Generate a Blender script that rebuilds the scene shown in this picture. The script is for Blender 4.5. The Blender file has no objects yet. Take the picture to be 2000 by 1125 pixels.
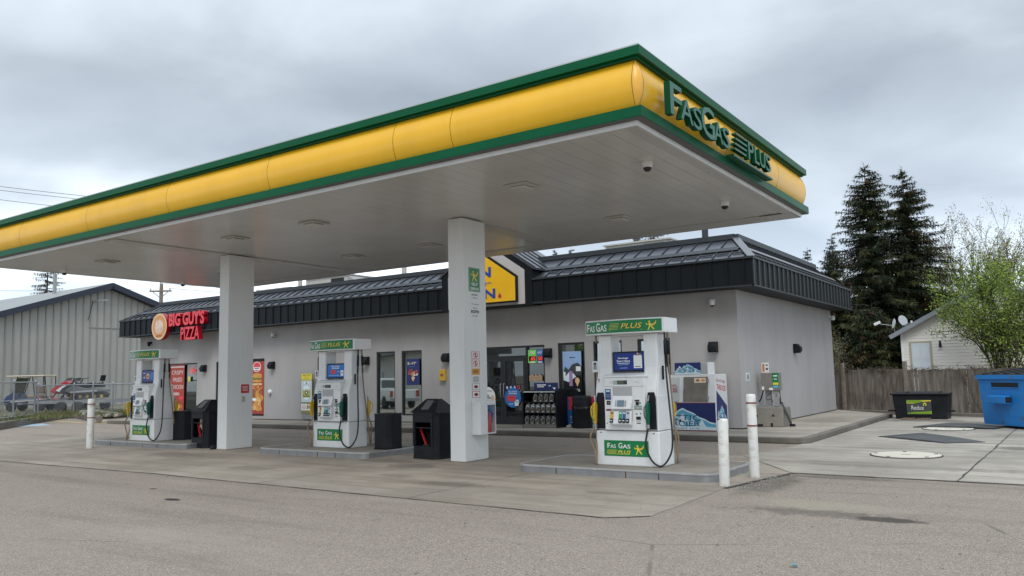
import bpy, bmesh, math, random
from mathutils import Vector, Matrix
random.seed(7)
R = math.radians
S = bpy.context.scene
C = S.collection
PI = math.pi

# ---------------------------------------------------------------- camera
cam_d = bpy.data.cameras.new('camera'); cam = bpy.data.objects.new('camera', cam_d); C.objects.link(cam)
cam_d.sensor_width = 36.0
cam_d.lens = 1554.5856 / 2000 * 36.0
cam_d.clip_start = 0.1; cam_d.clip_end = 3000
_R = Vector((0.82319897, 0.56734166, -0.02160757)); _U = Vector((0.0797718, -0.07789879, 0.99376468)); _F = Vector((-0.5621209, 0.81978974, 0.10938407))
cam.matrix_world = Matrix(((_R.x, _U.x, -_F.x, 0), (_R.y, _U.y, -_F.y, 0), (_R.z, _U.z, -_F.z, 1.6), (0, 0, 0, 1)))
S.camera = cam

# ---------------------------------------------------------------- sky, sun, exposure
SUN_EL, SUN_AZ = 52, 150          # azimuth: degrees clockwise from +Y (north)
w = bpy.data.worlds.new('World'); S.world = w; w.use_nodes = True
nt = w.node_tree; nd = nt.nodes; lk = nt.links; nd.clear()
out = nd.new('ShaderNodeOutputWorld'); bg = nd.new('ShaderNodeBackground'); lk.new(bg.outputs[0], out.inputs[0])
sky = nd.new('ShaderNodeTexSky'); sky.sky_type = 'NISHITA'; sky.sun_disc = False
sky.sun_elevation = R(SUN_EL); sky.sun_rotation = R(SUN_AZ)
tc = nd.new('ShaderNodeTexCoord'); sep = nd.new('ShaderNodeSeparateXYZ'); lk.new(tc.outputs['Generated'], sep.inputs[0])
def wmath(op, a, b=None, clamp=False):
    n = nd.new('ShaderNodeMath'); n.operation = op; n.use_clamp = clamp
    for i, x in enumerate((a, b)):
        if x is None: continue
        if isinstance(x, (int, float)): n.inputs[i].default_value = x
        else: lk.new(x, n.inputs[i])
    return n.outputs[0]
zz = wmath('ADD', wmath('MAXIMUM', sep.outputs[2], 0.0), 0.22)
comb = nd.new('ShaderNodeCombineXYZ')
lk.new(wmath('DIVIDE', sep.outputs[0], zz), comb.inputs[0]); lk.new(wmath('DIVIDE', sep.outputs[1], zz), comb.inputs[1])
def wnoise(scale, det, rough, off):
    mp = nd.new('ShaderNodeMapping'); mp.inputs['Location'].default_value = off; lk.new(comb.outputs[0], mp.inputs[0])
    n = nd.new('ShaderNodeTexNoise'); n.inputs['Scale'].default_value = scale; n.inputs['Detail'].default_value = det
    n.inputs['Roughness'].default_value = rough; n.inputs['Distortion'].default_value = .25
    lk.new(mp.outputs[0], n.inputs['Vector']); return n.outputs['Fac']
n1 = wnoise(.85, 3, .42, (3.9, 1.6, 0)); n2 = wnoise(2.4, 5, .5, (7.7, 4.1, 2))
nn = wmath('ADD', wmath('MULTIPLY', n1, .72), wmath('MULTIPLY', n2, .28))
ramp = nd.new('ShaderNodeValToRGB'); lk.new(nn, ramp.inputs[0])
e = ramp.color_ramp.elements
e[0].position = .37; e[0].color = (.35, .405, .475, 1)
e[1].position = .62; e[1].color = (.78, .86, .93, 1)
m_ = e.new(.5); m_.color = (.50, .565, .635, 1)
# brighter near the horizon and towards the zenith (overcast sky), darkest cloud bellies between
gr = nd.new('ShaderNodeValToRGB'); lk.new(sep.outputs[2], gr.inputs[0]); g = gr.color_ramp.elements
g[0].position = 0.0; g[0].color = (.86,)*3 + (1,)
g[1].position = 1.0; g[1].color = (1.0,)*3 + (1,)
for p, v in ((.10, .80), (.20, .56), (.34, .40), (.48, .52), (.7, .9)):
    x = g.new(p); x.color = (v, v, v, 1)
mul = nd.new('ShaderNodeMix'); mul.data_type = 'RGBA'; mul.blend_type = 'MULTIPLY'; mul.inputs['Factor'].default_value = 1
lk.new(ramp.outputs[0], mul.inputs['A']); lk.new(gr.outputs[0], mul.inputs['B'])
sc2 = nd.new('ShaderNodeMix'); sc2.data_type = 'RGBA'; sc2.blend_type = 'MULTIPLY'; sc2.inputs['Factor'].default_value = 1
lk.new(mul.outputs['Result'], sc2.inputs['A']); sc2.inputs['B'].default_value = (18.5, 18.5, 18.5, 1)
mix = nd.new('ShaderNodeMix'); mix.data_type = 'RGBA'; mix.inputs['Factor'].default_value = .93
lk.new(sky.outputs[0], mix.inputs['A']); lk.new(sc2.outputs['Result'], mix.inputs['B'])
lk.new(mix.outputs['Result'], bg.inputs[0]); bg.inputs[1].default_value = 0.1

sd = bpy.data.lights.new('sun', 'SUN'); sun = bpy.data.objects.new('sun', sd); C.objects.link(sun)
sd.energy = 1.1; sd.angle = R(25); sd.color = (1.0, .96, .90)
_d = Vector((math.sin(R(SUN_AZ)) * math.cos(R(SUN_EL)), math.cos(R(SUN_AZ)) * math.cos(R(SUN_EL)), math.sin(R(SUN_EL))))
sun.rotation_euler = _d.to_track_quat('Z', 'Y').to_euler()
sun.location = (0, -10, 30)
S.view_settings.view_transform = 'Standard'; S.view_settings.look = 'None'; S.view_settings.gamma = 1
S.view_settings.exposure = 0.55

# ---------------------------------------------------------------- materials
_mats = {}
def M(name, col, rough=.5, metal=0.0, var=0.0, vs=4.0, bump=0.0, bs=60.0, spec=.5, coat=0.0, stretch=(1, 1, 1), emit=0, dirt=0.0, dcol=(.1, .09, .08), dscale=2.5, lo=.5, hi=.75):
    if name in _mats: return _mats[name]
    m = bpy.data.materials.new(name); m.use_nodes = True
    t = m.node_tree; b = t.nodes['Principled BSDF']
    b.inputs['Base Color'].default_value = (*col, 1); b.inputs['Roughness'].default_value = rough
    b.inputs['Metallic'].default_value = metal; b.inputs['Specular IOR Level'].default_value = spec
    if coat: b.inputs['Coat Weight'].default_value = coat; b.inputs['Coat Roughness'].default_value = .08
    if emit:
        b.inputs['Emission Color'].default_value = (*col, 1); b.inputs['Emission Strength'].default_value = emit
    tcn = t.nodes.new('ShaderNodeTexCoord'); mp = t.nodes.new('ShaderNodeMapping'); mp.inputs['Scale'].default_value = stretch
    t.links.new(tcn.outputs['Object'], mp.inputs[0])
    last = None
    if var:
        n = t.nodes.new('ShaderNodeTexNoise'); n.inputs['Scale'].default_value = vs; n.inputs['Detail'].default_value = 5; n.inputs['Roughness'].default_value = .6
        t.links.new(mp.outputs[0], n.inputs['Vector'])
        r = t.nodes.new('ShaderNodeValToRGB'); t.links.new(n.outputs['Fac'], r.inputs[0])
        r.color_ramp.elements[0].position = .3; r.color_ramp.elements[1].position = .7
        r.color_ramp.elements[0].color = (*[max(0, c * (1 - var)) for c in col], 1); r.color_ramp.elements[1].color = (*[min(1, c * (1 + var)) for c in col], 1)
        last = r.outputs[0]
        rr = t.nodes.new('ShaderNodeMapRange'); rr.inputs['To Min'].default_value = max(0, rough - .08); rr.inputs['To Max'].default_value = min(1, rough + .08)
        t.links.new(n.outputs['Fac'], rr.inputs['Value']); t.links.new(rr.outputs[0], b.inputs['Roughness'])
    if dirt:
        n = t.nodes.new('ShaderNodeTexNoise'); n.inputs['Scale'].default_value = dscale; n.inputs['Detail'].default_value = 8; n.inputs['Roughness'].default_value = .65
        t.links.new(mp.outputs[0], n.inputs['Vector'])
        mr = t.nodes.new('ShaderNodeMapRange'); mr.inputs['From Min'].default_value = lo; mr.inputs['From Max'].default_value = hi; mr.inputs['To Max'].default_value = dirt
        t.links.new(n.outputs['Fac'], mr.inputs['Value'])
        mx = t.nodes.new('ShaderNodeMix'); mx.data_type = 'RGBA'; t.links.new(mr.outputs[0], mx.inputs['Factor'])
        if last: t.links.new(last, mx.inputs['A'])
        else: mx.inputs['A'].default_value = (*col, 1)
        mx.inputs['B'].default_value = (*dcol, 1); last = mx.outputs['Result']
    if last: t.links.new(last, b.inputs['Base Color'])
    if bump:
        n = t.nodes.new('ShaderNodeTexNoise'); n.inputs['Scale'].default_value = bs; n.inputs['Detail'].default_value = 4
        t.links.new(mp.outputs[0], n.inputs['Vector'])
        bp = t.nodes.new('ShaderNodeBump'); bp.inputs['Strength'].default_value = bump; bp.inputs['Distance'].default_value = .02
        t.links.new(n.outputs['Fac'], bp.inputs['Height']); t.links.new(bp.outputs[0], b.inputs['Normal'])
    _mats[name] = m
    return m

white = M('white_paint', (.74, .75, .75), .35, var=.05, vs=3, dirt=.35, dcol=(.5, .47, .43), dscale=4, lo=.55, hi=.8)
colwhite = M('column_white', (.72, .73, .72), .32, var=.03, vs=1.2, dirt=.25, dcol=(.45, .42, .37), dscale=1.4, lo=.55, hi=.8, stretch=(1, 1, .35))
pumpw = M('pump_white', (.76, .77, .77), .3, var=.03, vs=3, dirt=.3, dcol=(.45, .42, .38), dscale=5, lo=.55, hi=.8)
pumpg = M('pump_light_grey', (.62, .63, .63), .4, var=.04)
greyd = M('mid_grey', (.28, .28, .28), .5, var=.05)
black = M('black_plastic', (.009, .011, .015), .5, var=.25, vs=5, dirt=.22, dcol=(.05, .048, .046), dscale=3, spec=.25)
blackm = M('black_metal', (.008, .009, .012), .42, var=.2, spec=.3)
blackflat = M('black_matte', (.010, .010, .011), .7)
green = M('sign_green', (.0, .19, .055), .32, var=.06, vs=2)
dgreen = M('trim_green', (.0, .082, .030), .42, var=.08, vs=1.5, spec=.16)
yellow = M('fascia_yellow', (.80, .435, .014), .34, var=.06, vs=.6, coat=.06, dirt=.3, dcol=(.60, .33, .03), dscale=1.1, lo=.5, hi=.75, stretch=(1.5, 1.5, .5))
orange = M('fascia_orange_faded', (.80, .42, .055), .34, var=.04)
logoy = M('logo_yellow', (.78, .62, .05), .4)
logoy2 = M('logo_gold', (.80, .50, .05), .4)
logow = M('logo_white', (.82, .82, .80), .4)
tanh = M('tan_hose', (.26, .19, .12), .55, var=.2, vs=8)
steel = M('galvanised_steel', (.30, .31, .32), .42, metal=.5, var=.12, vs=6, dirt=.4, dcol=(.25, .22, .2), dscale=4)
stainless = M('stainless_dull', (.20, .18, .15), .5, metal=.3, var=.25, vs=3, dirt=.5, dcol=(.12, .11, .10), dscale=2)
red = M('sign_red', (.50, .02, .03), .4)
redf = M('letter_red_face', (.70, .05, .07), .4)
redd = M('letter_red_side', (.32, .0, .01), .4)
navy = M('navy_print', (.008, .02, .13), .35)
blue = M('blue_print', (.01, .09, .38), .35)
iceb = M('ice_blue', (.12, .42, .60), .4)
icel = M('ice_light', (.42, .70, .82), .4)
icep = M('ice_pale', (.70, .83, .88), .4)
poster_y = M('poster_yellow', (.75, .62, .05), .4)
food1 = M('food_golden', (.62, .28, .06), .5, var=.5, vs=18)
food2 = M('food_brown', (.30, .10, .03), .5, var=.5, vs=14)
redpost = M('poster_red', (.36, .045, .025), .4, var=.2, vs=2)
wood_tan = M('cardboard', (.42, .30, .19), .8, var=.1)
ledred = M('led_red', (1.0, .06, .03), .4, emit=.55)
neon = M('neon_red', (1.0, .05, .05), .4, emit=.3)
textdark = M('print_dark', (.02, .02, .025), .5)

def glass(name, tint=(.02, .025, .028), refl=.30):
    m = bpy.data.materials.new(name); m.use_nodes = True; t = m.node_tree; t.nodes.clear()
    o = t.nodes.new('ShaderNodeOutputMaterial'); mx = t.nodes.new('ShaderNodeMixShader')
    d = t.nodes.new('ShaderNodeBsdfDiffuse'); d.inputs[0].default_value = (*tint, 1)
    gl = t.nodes.new('ShaderNodeBsdfGlossy'); gl.inputs['Roughness'].default_value = .02; gl.inputs[0].default_value = (.92, .98, .95, 1)
    lw = t.nodes.new('ShaderNodeFresnel'); lw.inputs[0].default_value = 1.5
    ad = t.nodes.new('ShaderNodeMath'); ad.operation = 'ADD'; ad.use_clamp = True; ad.inputs[1].default_value = refl
    t.links.new(lw.outputs[0], ad.inputs[0]); t.links.new(ad.outputs[0], mx.inputs[0])
    tcn = t.nodes.new('ShaderNodeTexCoord'); n = t.nodes.new('ShaderNodeTexNoise'); n.inputs['Scale'].default_value = .9; n.inputs['Detail'].default_value = 1
    t.links.new(tcn.outputs['Object'], n.inputs['Vector'])
    bp = t.nodes.new('ShaderNodeBump'); bp.inputs['Strength'].default_value = .03; bp.inputs['Distance'].default_value = .05
    t.links.new(n.outputs['Fac'], bp.inputs['Height']); t.links.new(bp.outputs[0], gl.inputs['Normal'])
    t.links.new(d.outputs[0], mx.inputs[1]); t.links.new(gl.outputs[0], mx.inputs[2]); t.links.new(mx.outputs[0], o.inputs[0])
    return m
pane_m = glass('window_glass', (.015, .02, .02), .36)
pane_d = glass('door_glass', (.010, .012, .014), .07)

# ---------------------------------------------------------------- mesh builder
V = Vector
class MB:
    def __init__(s): s.v = []; s.f = []; s.m = []; s.mats = []; s.sm = []
    def mi(s, m):
        if m not in s.mats: s.mats.append(m)
        return s.mats.index(m)
    def add(s, vs, fs, m, smooth=False):
        o = len(s.v); s.v.extend([tuple(x) for x in vs]); k = s.mi(m)
        for f in fs: s.f.append(tuple(i + o for i in f)); s.m.append(k); s.sm.append(smooth)
        return s
    def box(s, x0, x1, y0, y1, z0, z1, m, top=None):
        """axis box; top=(dx,dy) shrinks the top on each side"""
        tx, ty = top or (0, 0)
        vs = [(x0, y0, z0), (x1, y0, z0), (x1, y1, z0), (x0, y1, z0), (x0 + tx, y0 + ty, z1), (x1 - tx, y0 + ty, z1), (x1 - tx, y1 - ty, z1), (x0 + tx, y1 - ty, z1)]
        return s.add(vs, [(0, 3, 2, 1), (4, 5, 6, 7), (0, 1, 5, 4), (1, 2, 6, 5), (2, 3, 7, 6), (3, 0, 4, 7)], m)
    def obox(s, c, ax, ay, az, m):
        c, ax, ay, az = V(c), V(ax), V(ay), V(az)
        vs = [c + a * ax + b * ay + d * az for d in (-1, 1) for a, b in ((-1, -1), (1, -1), (1, 1), (-1, 1))]
        return s.add(vs, [(0, 3, 2, 1), (4, 5, 6, 7), (0, 1, 5, 4), (1, 2, 6, 5), (2, 3, 7, 6), (3, 0, 4, 7)], m)
    def prism(s, pts, ext, m, smooth=False):
        """extrude a planar polygon (3D points) by vector ext"""
        n = len(pts); a = [V(p) for p in pts]; e = V(ext)
        vs = a + [p + e for p in a]
        fs = [tuple(range(n - 1, -1, -1)), tuple(range(n, 2 * n))]
        s.add(vs, fs, m)
        o = len(s.v) - 2 * n; k = s.mi(m)
        for i in range(n):
            j = (i + 1) % n; s.f.append((o + i, o + j, o + n + j, o + n + i)); s.m.append(k); s.sm.append(smooth)
        return s
    def poly(s, pts, m): return s.add(pts, [tuple(range(len(pts)))], m)
    def bar(s, a, b, wd, m, h=None):
        a, b = V(a), V(b); d = (b - a); L = d.length; d.normalize()
        up = V((0, 0, 1)) if abs(d.z) < .95 else V((1, 0, 0))
        x = d.cross(up).normalized(); y = x.cross(d).normalized()
        return s.obox((a + b) / 2, x * (wd / 2), d * (L / 2), y * ((h or wd) / 2), m)
    def tube(s, path, r, m, n=8, cap=True, smooth=True):
        P = [V(p) for p in path]; k = len(P); rs = r if isinstance(r, (list, tuple)) else [r] * k
        vs = []; prev = None
        for i, p in enumerate(P):
            t = (P[min(i + 1, k - 1)] - P[max(i - 1, 0)])
            if t.length < 1e-9: t = V((0, 0, 1))
            t.normalize()
            if prev is None:
                a = V((0, 0, 1)) if abs(t.z) < .9 else V((1, 0, 0)); x = t.cross(a).normalized()
            else:
                x = (prev - t * prev.dot(t))
                x = x.normalized() if x.length > 1e-6 else t.orthogonal().normalized()
            prev = x; y = t.cross(x)
            for j in range(n):
                an = 2 * PI * j / n; vs.append(p + (x * math.cos(an) + y * math.sin(an)) * rs[i])
        fs = []
        for i in range(k - 1):
            for j in range(n):
                j2 = (j + 1) % n; fs.append((i * n + j, i * n + j2, (i + 1) * n + j2, (i + 1) * n + j))
        s.add(vs, fs, m, smooth)
        if cap: s.add([vs[j] for j in range(n)], [tuple(range(n - 1, -1, -1))], m); s.add([vs[(k - 1) * n + j] for j in range(n)], [tuple(range(n))], m)
        return s
    def lathe(s, prof, m, n=20, c=(0, 0, 0), ax=(0, 0, 1), smooth=True):
        ax = V(ax).normalized(); x = ax.orthogonal().normalized(); y = ax.cross(x); c = V(c); vs = []
        for r, z in prof:
            for j in range(n):
                an = 2 * PI * j / n; vs.append(c + ax * z + (x * math.cos(an) + y * math.sin(an)) * r)
        fs = [(i * n + j, i * n + (j + 1) % n, (i + 1) * n + (j + 1) % n, (i + 1) * n + j) for i in range(len(prof) - 1) for j in range(n)]
        s.add(vs, fs, m, smooth)
        if prof[0][0] > 1e-5: s.add(vs[:n], [tuple(range(n - 1, -1, -1))], m)
        if prof[-1][0] > 1e-5: s.add(vs[-n:], [tuple(range(n))], m)
        return s
    def text(s, st, c, w_, h_, m, right=(1, 0, 0), up=(0, 0, 1), depth=0, side=None, bold=0.0, shear=0.0):
        """lettering fitted in a w x h box centred at c; depth extrudes it towards the reader"""
        vs, fs = text_geo(st, depth > 0, bold, shear); r, u, c = V(right).normalized(), V(up).normalized(), V(c); nrm = r.cross(u)
        pts = [c + r * ((x - .5) * w_) + u * ((y - .5) * h_) + nrm * (z * depth) for x, y, z in vs]
        if side is None or depth == 0: return s.add(pts, fs, m)
        fr = [f for f in fs if all(vs[i][2] > .99 for i in f)]; rest = [f for f in fs if not all(vs[i][2] > .99 for i in f)]
        s.add(pts, fr, m); return s.add(pts, rest, side)
    def rect(s, c, w_, h_, m, right=(1, 0, 0), up=(0, 0, 1)):
        r, u, c = V(right).normalized() * (w_ / 2), V(up).normalized() * (h_ / 2), V(c)
        return s.add([c - r - u, c + r - u, c + r + u, c - r + u], [(0, 1, 2, 3)], m)
    def disc(s, c, w_, h_, m, right=(1, 0, 0), up=(0, 0, 1), n=24):
        r, u, c = V(right).normalized() * (w_ / 2), V(up).normalized() * (h_ / 2), V(c)
        return s.add([c + r * math.cos(2 * PI * i / n) + u * math.sin(2 * PI * i / n) for i in range(n)], [tuple(range(n))], m)
    def shape(s, pts, c, w_, h_, m, right=(1, 0, 0), up=(0, 0, 1)):
        """flat outline given in 0..1 coordinates"""
        r, u, c = V(right).normalized(), V(up).normalized(), V(c)
        return s.add([c + r * ((x - .5) * w_) + u * ((y - .5) * h_) for x, y in pts], [tuple(range(len(pts)))], m)
    def build(s, name, parent=None, bev=0, seg=2, norm=True, angle=40, loc=None):
        me = bpy.data.meshes.new(name); me.from_pydata(s.v, [], s.f)
        for m in s.mats: me.materials.append(m)
        me.polygons.foreach_set('material_index', s.m); me.polygons.foreach_set('use_smooth', s.sm)
        if bev or norm:
            b = bmesh.new(); b.from_mesh(me)
            if bev: bmesh.ops.remove_doubles(b, verts=b.verts, dist=1e-5)
            if norm: bmesh.ops.recalc_face_normals(b, faces=b.faces)
            if bev:
                ed = [x for x in b.edges if len(x.link_faces) == 2 and x.calc_face_angle(0) > R(angle)]
                bmesh.ops.bevel(b, geom=ed, offset=bev, segments=seg, profile=.5, affect='EDGES', clamp_overlap=True)
            b.to_mesh(me); b.free()
        o = bpy.data.objects.new(name, me); C.objects.link(o)
        if loc: o.location = loc
        if parent: o.parent = parent
        return o

_tc = {}
def text_geo(st, solid, bold, shear):
    k = (st, solid, bold, shear)
    if k in _tc: return _tc[k]
    cu = bpy.data.curves.new('t', 'FONT'); cu.body = st; cu.extrude = .5 if solid else 0; cu.offset = bold; cu.shear = shear; cu.resolution_u = 3
    cu.align_x = 'CENTER'
    o = bpy.data.objects.new('t', cu); C.objects.link(o)
    bpy.context.view_layer.update()
    me = bpy.data.meshes.new_from_object(o.evaluated_get(bpy.context.evaluated_depsgraph_get()))
    vs = [tuple(v.co) for v in me.vertices]; fs = [tuple(p.vertices) for p in me.polygons]
    bpy.data.objects.remove(o); bpy.data.curves.remove(cu); bpy.data.meshes.remove(me)
    x0 = min(v[0] for v in vs); x1 = max(v[0] for v in vs); y0 = min(v[1] for v in vs); y1 = max(v[1] for v in vs)
    vs = [((x - x0) / (x1 - x0), (y - y0) / (y1 - y0), (z + .5) if solid else 0) for x, y, z in vs]
    _tc[k] = (vs, fs); return _tc[k]

def thing(name, label, cat, loc=(0, 0, 0), rz=0, group=None):
    o = bpy.data.objects.new(name, None); C.objects.link(o); o.empty_display_size = .2
    o.location = loc; o.rotation_euler = (0, 0, rz)
    return tag(o, label, cat, group)
def tag(o, label, cat, group=None):
    o['label'] = label; o['category'] = cat
    if group: o['group'] = group
    return o
def struct(o): o['kind'] = 'structure'; return o
def stuff(o): o['kind'] = 'stuff'; return o
def copy_tree(o, parent=None):
    c = o.copy(); C.objects.link(c)
    if parent: c.parent = parent
    for ch in list(o.children): copy_tree(ch, c)
    return c
def dup(o, loc, rz, label, group=None):
    c = copy_tree(o); c.location = loc; c.rotation_euler = (0, 0, rz); c['label'] = label
    if group: c['group'] = group
    return c
def spline(pts, k=6):
    P = [V(p) for p in pts]; P = [P[0] * 2 - P[1]] + P + [P[-1] * 2 - P[-2]]; o = []
    for i in range(1, len(P) - 2):
        a, b, c, d = P[i - 1:i + 3]
        for j in range(k):
            t = j / k; o.append(.5 * ((2 * b) + (c - a) * t + (2 * a - 5 * b + 4 * c - d) * t * t + (3 * b - a - 3 * c + d) * t ** 3))
    return o + [P[-2]]
def runner(mb, c, sz, right=(1, 0, 0), up=(0, 0, 1), m=None):
    """the station's running-figure emblem: round head, leaning body, legs in stride and a swoosh"""
    m = m or logoy; r, u = V(right).normalized(), V(up).normalized(); nr = r.cross(u) * .001; c = V(c)
    def P(x, y): return c + r * ((x - .5) * sz) + u * ((y - .5) * sz)
    mb.disc(P(.33, .84) , sz * .2, sz * .2, m, right, up, 12)
    for pts in ([(.22, .62), (.36, .74), (.52, .66), (.50, .40), (.30, .34)], [(.30, .40), (.44, .36), (.30, .12), (.24, -.02), (.12, .0), (.2, .14)],
                [(.42, .42), (.52, .44), (.74, .22), (.84, .06), (.74, .0), (.62, .16)], [(.24, .62), (.30, .70), (.10, .58), (.02, .74), (-.04, .66), (.06, .48)]):
        mb.poly([P(*q) + nr for q in pts], m)
    mb.poly([P(*q) + nr * 1.5 for q in [(.46, .56), (.70, .62), (.92, .78), (1.02, 1.0), (1.04, .78), (.94, .58), (.70, .44), (.50, .44)]], logoy2)
# ---------------------------------------------------------------- ground materials
class NT:
    """small helper for longer node graphs on world-sized sheets (object coordinates in metres)"""
    def __init__(s, name):
        s.m = bpy.data.materials.new(name); s.m.use_nodes = True; s.t = s.m.node_tree; s.b = s.t.nodes['Principled BSDF']
        s.co = s.t.nodes.new('ShaderNodeTexCoord').outputs['Object']
    def _in(s, sock, x):
        if isinstance(x, (int, float)): sock.default_value = x
        elif isinstance(x, tuple): sock.default_value = x if len(x) == len(sock.default_value) else (*x, 1)
        else: s.t.links.new(x, sock)
    def map(s, scale=(1, 1, 1), loc=(0, 0, 0), rot=(0, 0, 0)):
        n = s.t.nodes.new('ShaderNodeMapping'); n.inputs['Scale'].default_value = scale; n.inputs['Location'].default_value = loc; n.inputs['Rotation'].default_value = rot
        s.t.links.new(s.co, n.inputs[0]); return n.outputs[0]
    def noise(s, scale, det=6, rough=.6, vec=None, dist=0):
        n = s.t.nodes.new('ShaderNodeTexNoise'); n.inputs['Scale'].default_value = scale; n.inputs['Detail'].default_value = det; n.inputs['Roughness'].default_value = rough; n.inputs['Distortion'].default_value = dist
        s.t.links.new(vec or s.co, n.inputs['Vector']); return n.outputs['Fac']
    def vor(s, scale, out='Color', feat='F1', vec=None):
        n = s.t.nodes.new('ShaderNodeTexVoronoi'); n.feature = feat; n.inputs['Scale'].default_value = scale
        s.t.links.new(vec or s.co, n.inputs['Vector']); return n.outputs[out]
    def rng(s, x, a, b, c=0., d=1.):
        n = s.t.nodes.new('ShaderNodeMapRange'); n.interpolation_type = 'SMOOTHSTEP'
        for i, v in zip(('From Min', 'From Max', 'To Min', 'To Max'), (a, b, c, d)): n.inputs[i].default_value = v
        s.t.links.new(x, n.inputs['Value']); return n.outputs[0]
    def mix(s, f, a, b, mode='MIX'):
        n = s.t.nodes.new('ShaderNodeMix'); n.data_type = 'RGBA'; n.blend_type = mode
        s._in(n.inputs['Factor'], f); s._in(n.inputs['A'], a); s._in(n.inputs['B'], b); return n.outputs['Result']
    def math(s, op, a, b=0., clamp=False):
        n = s.t.nodes.new('ShaderNodeMath'); n.operation = op; n.use_clamp = clamp; s._in(n.inputs[0], a); s._in(n.inputs[1], b); return n.outputs[0]
    def sep(s, x):
        n = s.t.nodes.new('ShaderNodeSeparateColor'); s.t.links.new(x, n.inputs[0]); return n.outputs
    def xyz(s):
        n = s.t.nodes.new('ShaderNodeSeparateXYZ'); s.t.links.new(s.co, n.inputs[0]); return n.outputs
    def bump(s, h, st, dist):
        n = s.t.nodes.new('ShaderNodeBump'); n.inputs['Strength'].default_value = st; n.inputs['Distance'].default_value = dist
        s.t.links.new(h, n.inputs['Height']); s.t.links.new(n.outputs[0], s.b.inputs['Normal'])
    def blob(s, cx, cy, rx, ry, rot=0., nz=.45, ns=2.2, soft=.25):
        """0..1 mask of a ragged stain"""
        v = s.map((1 / rx, 1 / ry, 1), (-cx / rx, -cy / ry, 0))
        n = s.t.nodes.new('ShaderNodeVectorMath'); n.operation = 'LENGTH'; s.t.links.new(v, n.inputs[0])
        d = s.math('ADD', n.outputs['Value'], s.math('MULTIPLY', s.math('SUBTRACT', s.noise(ns, 6, .65), .5), nz * 4))
        return s.rng(d, 1 - soft, 1 + soft, 1, 0)

def asphalt_mat():
    n = NT('worn_asphalt')
    cell = n.sep(n.vor(115)); fine = n.noise(210, 3, .7); big = n.noise(.35, 5, .6); mid = n.noise(2.2, 6, .65)
    c = n.mix(cell[0], (.170, .141, .114), (.346, .293, .243))
    c = n.mix(n.rng(cell[1], .86, .93), c, (.50, .45, .39))
    c = n.mix(n.rng(cell[2], .88, .94), c, (.10, .09, .08))
    c = n.mix(n.rng(fine, .35, .7, 0, .5), c, (.25, .211, .175))
    c = n.mix(n.rng(big, .35, .7, 0, .55), c, n.mix(.5, c, (.295, .253, .212)))
    c = n.mix(n.rng(mid, .5, .75, 0, .35), c, (.19, .165, .145))
    trk = n.noise(1, 6, .6, n.map((.16, 1.5, 1), (2, 5, 0))); c = n.mix(n.rng(trk, .50, .70, 0, .38), c, (.135, .112, .093)); trk2 = n.noise(1, 5, .6, n.map((.22, 1.1, 1), (9, 1, 0))); c = n.mix(n.rng(trk2, .54, .72, 0, .35), c, (.36, .315, .265))
    st = n.math('MAXIMUM', n.blob(-1.68, 9.34, .36, .15, 0, .42, 3.4, .3), n.math('MULTIPLY', n.blob(-2.4, 9.42, .8, .22, 0, 1.0, 5.0, .5), .55))
    c = n.mix(n.math('MULTIPLY', st, .92), c, (.062, .052, .045))
    c = n.mix(n.math('MULTIPLY', n.blob(-2.45, 9.95, .8, .35, 0, .4, 3, .4), .35), c, (.36, .33, .25))
    c = n.mix(n.math('MULTIPLY', n.blob(-10.27, 6.57, .17, .08, .1, .25, 5, .2), .95), c, (.02, .018, .018))
    c = n.mix(n.math('MULTIPLY', n.blob(-11.6, 7.1, .07, .05, .1, .2, 7, .2), .9), c, (.03, .028, .026))
    c = n.mix(n.math('MULTIPLY', n.math('MAXIMUM', n.blob(-3.55, 11.5, .32, .95, 0, .45, 4, .5), n.blob(-2.9, 12.55, .9, .16, 0, .4, 4, .5)), .6), c, (.085, .075, .066))
    crk = n.vor(.22, 'Distance', 'DISTANCE_TO_EDGE', n.map((1, 1.6, 1))); c = n.mix(n.math('MULTIPLY', n.rng(crk, .0, .006, 1, 0), n.rng(n.noise(.5, 3), .5, .62, 0, .55)), c, (.07, .06, .05))
    n.t.links.new(c, n.b.inputs['Base Color']); n.b.inputs['Roughness'].default_value = .88; n.b.inputs['Specular IOR Level'].default_value = .25
    n.bump(n.math('ADD', cell[0], fine), .55, .006)
    return n.m

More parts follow.
